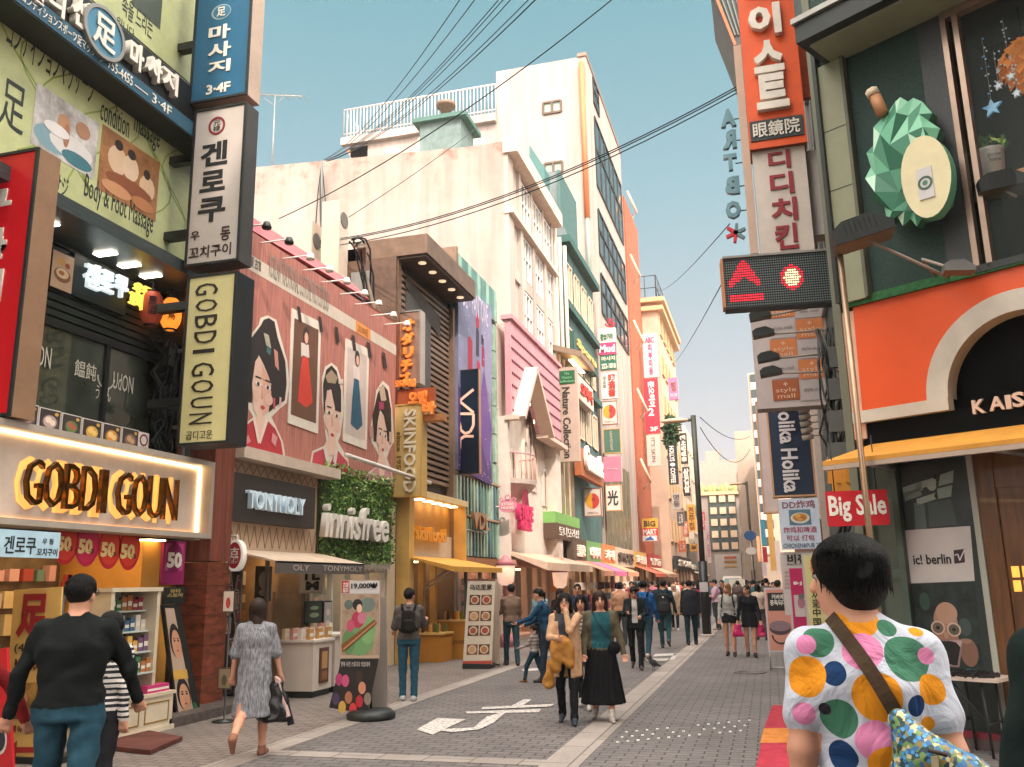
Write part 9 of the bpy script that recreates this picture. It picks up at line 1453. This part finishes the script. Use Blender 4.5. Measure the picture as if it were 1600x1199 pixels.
for s_ in (-1, 1):
    q = MB(); q.ball(f.at(u+s_*.6, .75, .0), (.14, .05, .09), C('#e0d8cc', .2), 8, 6); q.build('headlight', t); w_ = MB(); w_.ring(Frame(f.at(u+s_*.8, 0, -.8), (0, 1, 0), (s_, 0, 0)), 0, .33, 0, .33, -.1, .08, C('#1c1c1e'), 16); w_.build('wheel', t)
q = MB(); q.box(f, u-.5, u+.5, .75, .95, 0, .03, C('#3a3a3a')); q.box(f, u-.25, u+.25, .45, .57, 0, .03, C('#b8c0b0')); q.build('grille', t)
f = SF(40); r = f.rect(*Q(1140, 905, 1164, 905, 1164, 936, 1140, 936)); t = thing('food_cart', 'white food cart with a menu board and an orange price strip in the crowd', 'cart', f.at((r[0]+r[1])/2, 0)); b = MB(); b.box(f, r[0], r[1], .4, r[3], -.8, 0, C('#d0c8b8')); b.box(f, r[0], r[1], r[2]-.25, r[2]+.15, 0, .04, C('#d8c8b4')); b.build('counter', t); text(f, '호떡 1500', (r[0]+.08, r[1]-.08, r[2]-.18, r[2]+.05), .045, .01, C('#c2502a'), t, bold=.04); q = MB(); q.disc(f, (r[0]+r[1])/2, (r[2]+r[3])/2+.1, .2, .17, .006, C('#6a6a66'), 14); q.build('menu_print', t); q = MB()
for s_ in (r[0]+.12, r[1]-.12): q.ring(Frame(f.at(s_, 0, -.4), (0, 1, 0), (1, 0, 0)), 0, .22, .0, .22, -.03, .03, m_black, 12)
q.build('wheels', t)
f = SF(100); r = f.rect(*Q(1116, 866, 1158, 866, 1158, 890, 1118, 890)); t = thing('street_end_kiosk', 'pale kiosk front with striped signs at the end of the street', 'kiosk', f.at((r[0]+r[1])/2, 0)); b = MB(); b.box(f, r[0], r[1], 0, r[3], -3, 0, C('#c9bcb4')); 
for k, c_ in enumerate(('#c8643a', '#a8702a', '#c8a06a')): b.box(f, r[0]+1, r[0]+1+1.3, r[3]-.5-k*.45, r[3]-.25-k*.45, 0, .05, C(c_))
b.build('front', t)
# wires
mw = mat('wire', '#14191c', .6, var=0)
def wire(label, pts, sag, r=.012, grp='overhead wires'):
    (x0, y0, Y0), (x1, y1, Y1) = pts; a = SF(Y0); c = SF(Y1); A_ = a.at(*a.px(x0, y0)); B_ = c.at(*c.px(x1, y1)); b = MB(); b.tube([A_+(B_-A_)*t_+np.array([0, 0, -4*sag*t_*(1-t_)]) for t_ in np.linspace(0, 1, 18)], r, mw, 5); return b.build('overhead_wire', label=label, cat='wire', group=grp)
lab1 = 'overhead wire of the bundle rising from the pole on the white wall'
for x0, y0, x1, y1 in ((505, 250, 735, -25), (506, 250, 760, -25), (507, 251, 800, -25), (508, 251, 805, -22), (509, 251, 820, -25), (510, 252, 850, -25), (510, 253, 858, -22), (511, 252, 862, -25)): wire(lab1, ((x0, y0, 28.2), (x1, y1, 12)), .5, .009)
wire('single overhead wire from the billboard corner up past the tower top', ((436, 342, 17), (980, -20, 14)), .35, .012); wire('lowest thin overhead wire crossing the white wall to the upper edge', ((520, 355, 20), (745, 200, 28)), .1, .012)
for i, (y0, y1) in enumerate(((378, 128), (380, 132), (388, 138))): wire('overhead wire from the studio roof across the street to the orange blade sign', ((490, y0, 19), (1165, y1, 14.5)), .55, .012)
wire('thin cable slanting from the cornice building roof to the reversed letters', ((1028, 455, 66), (1140, 350, 15)), .3, .01); wire('thin cable from the far left buildings to the LED board', ((1050, 570, 60), (1135, 430, 14)), .2, .01); wire('upper of two sagging cables crossing the sky low over the far street', ((1094, 652, 30), (1172, 682, 45)), .4, .014); wire('lower of two sagging cables crossing the sky low over the far street', ((1094, 668, 30), (1172, 702, 45)), .9, .014)
b = MB(); f = SF(28.3); 
for k, (x, dx) in enumerate(((500, 2), (503, 0), (497, -6), (507, 8))): b.tube([f.at(*f.px(503, 252)), f.at(*f.px(x, 300)), f.at(*f.px(x+dx, 385))], .05 if k == 1 else .02, mw if k != 1 else C('#6a6a66'), 6)
b.build('wall_pole', label='thin grey pole with hanging cables up the white side wall', cat='pole')
b = MB(); f = LF(.8); rr = random.Random(5)
for i in range(9): x = 565+rr.uniform(-5, 8); y = 410; u, v = LF(-.2).px(x-15, y-30+rr.uniform(-10, 10)); b.tube([LF(-.2).at(u+.5*k*.35, v+.9*math.sin(k*.5)-.33*k, .1*math.sin(k+i)) for k in range(8)], .05 if i < 3 else .022, C('#8a7a6c') if i < 3 else mw, 6)
b.build('roof_cables', label='looping flexible ducts and cables behind the right end of the pink board', cat='cables')
hz = bpy.data.materials.new('haze_air'); hz.use_nodes = True; nh = hz.node_tree; nh.nodes.clear(); oh = nh.nodes.new('ShaderNodeOutputMaterial'); vh = nh.nodes.new('ShaderNodeVolumePrincipled'); vh.inputs['Color'].default_value = (.96, .93, .92, 1); vh.inputs['Density'].default_value = .0006; nh.links.new(vh.outputs[0], oh.inputs['Volume'])
b = MB(); b.wbox(-260, 260, -60, 410, -1.2, 40, hz); b.build('haze', label='thin pale haze filling the street', cat='haze', kind='stuff')
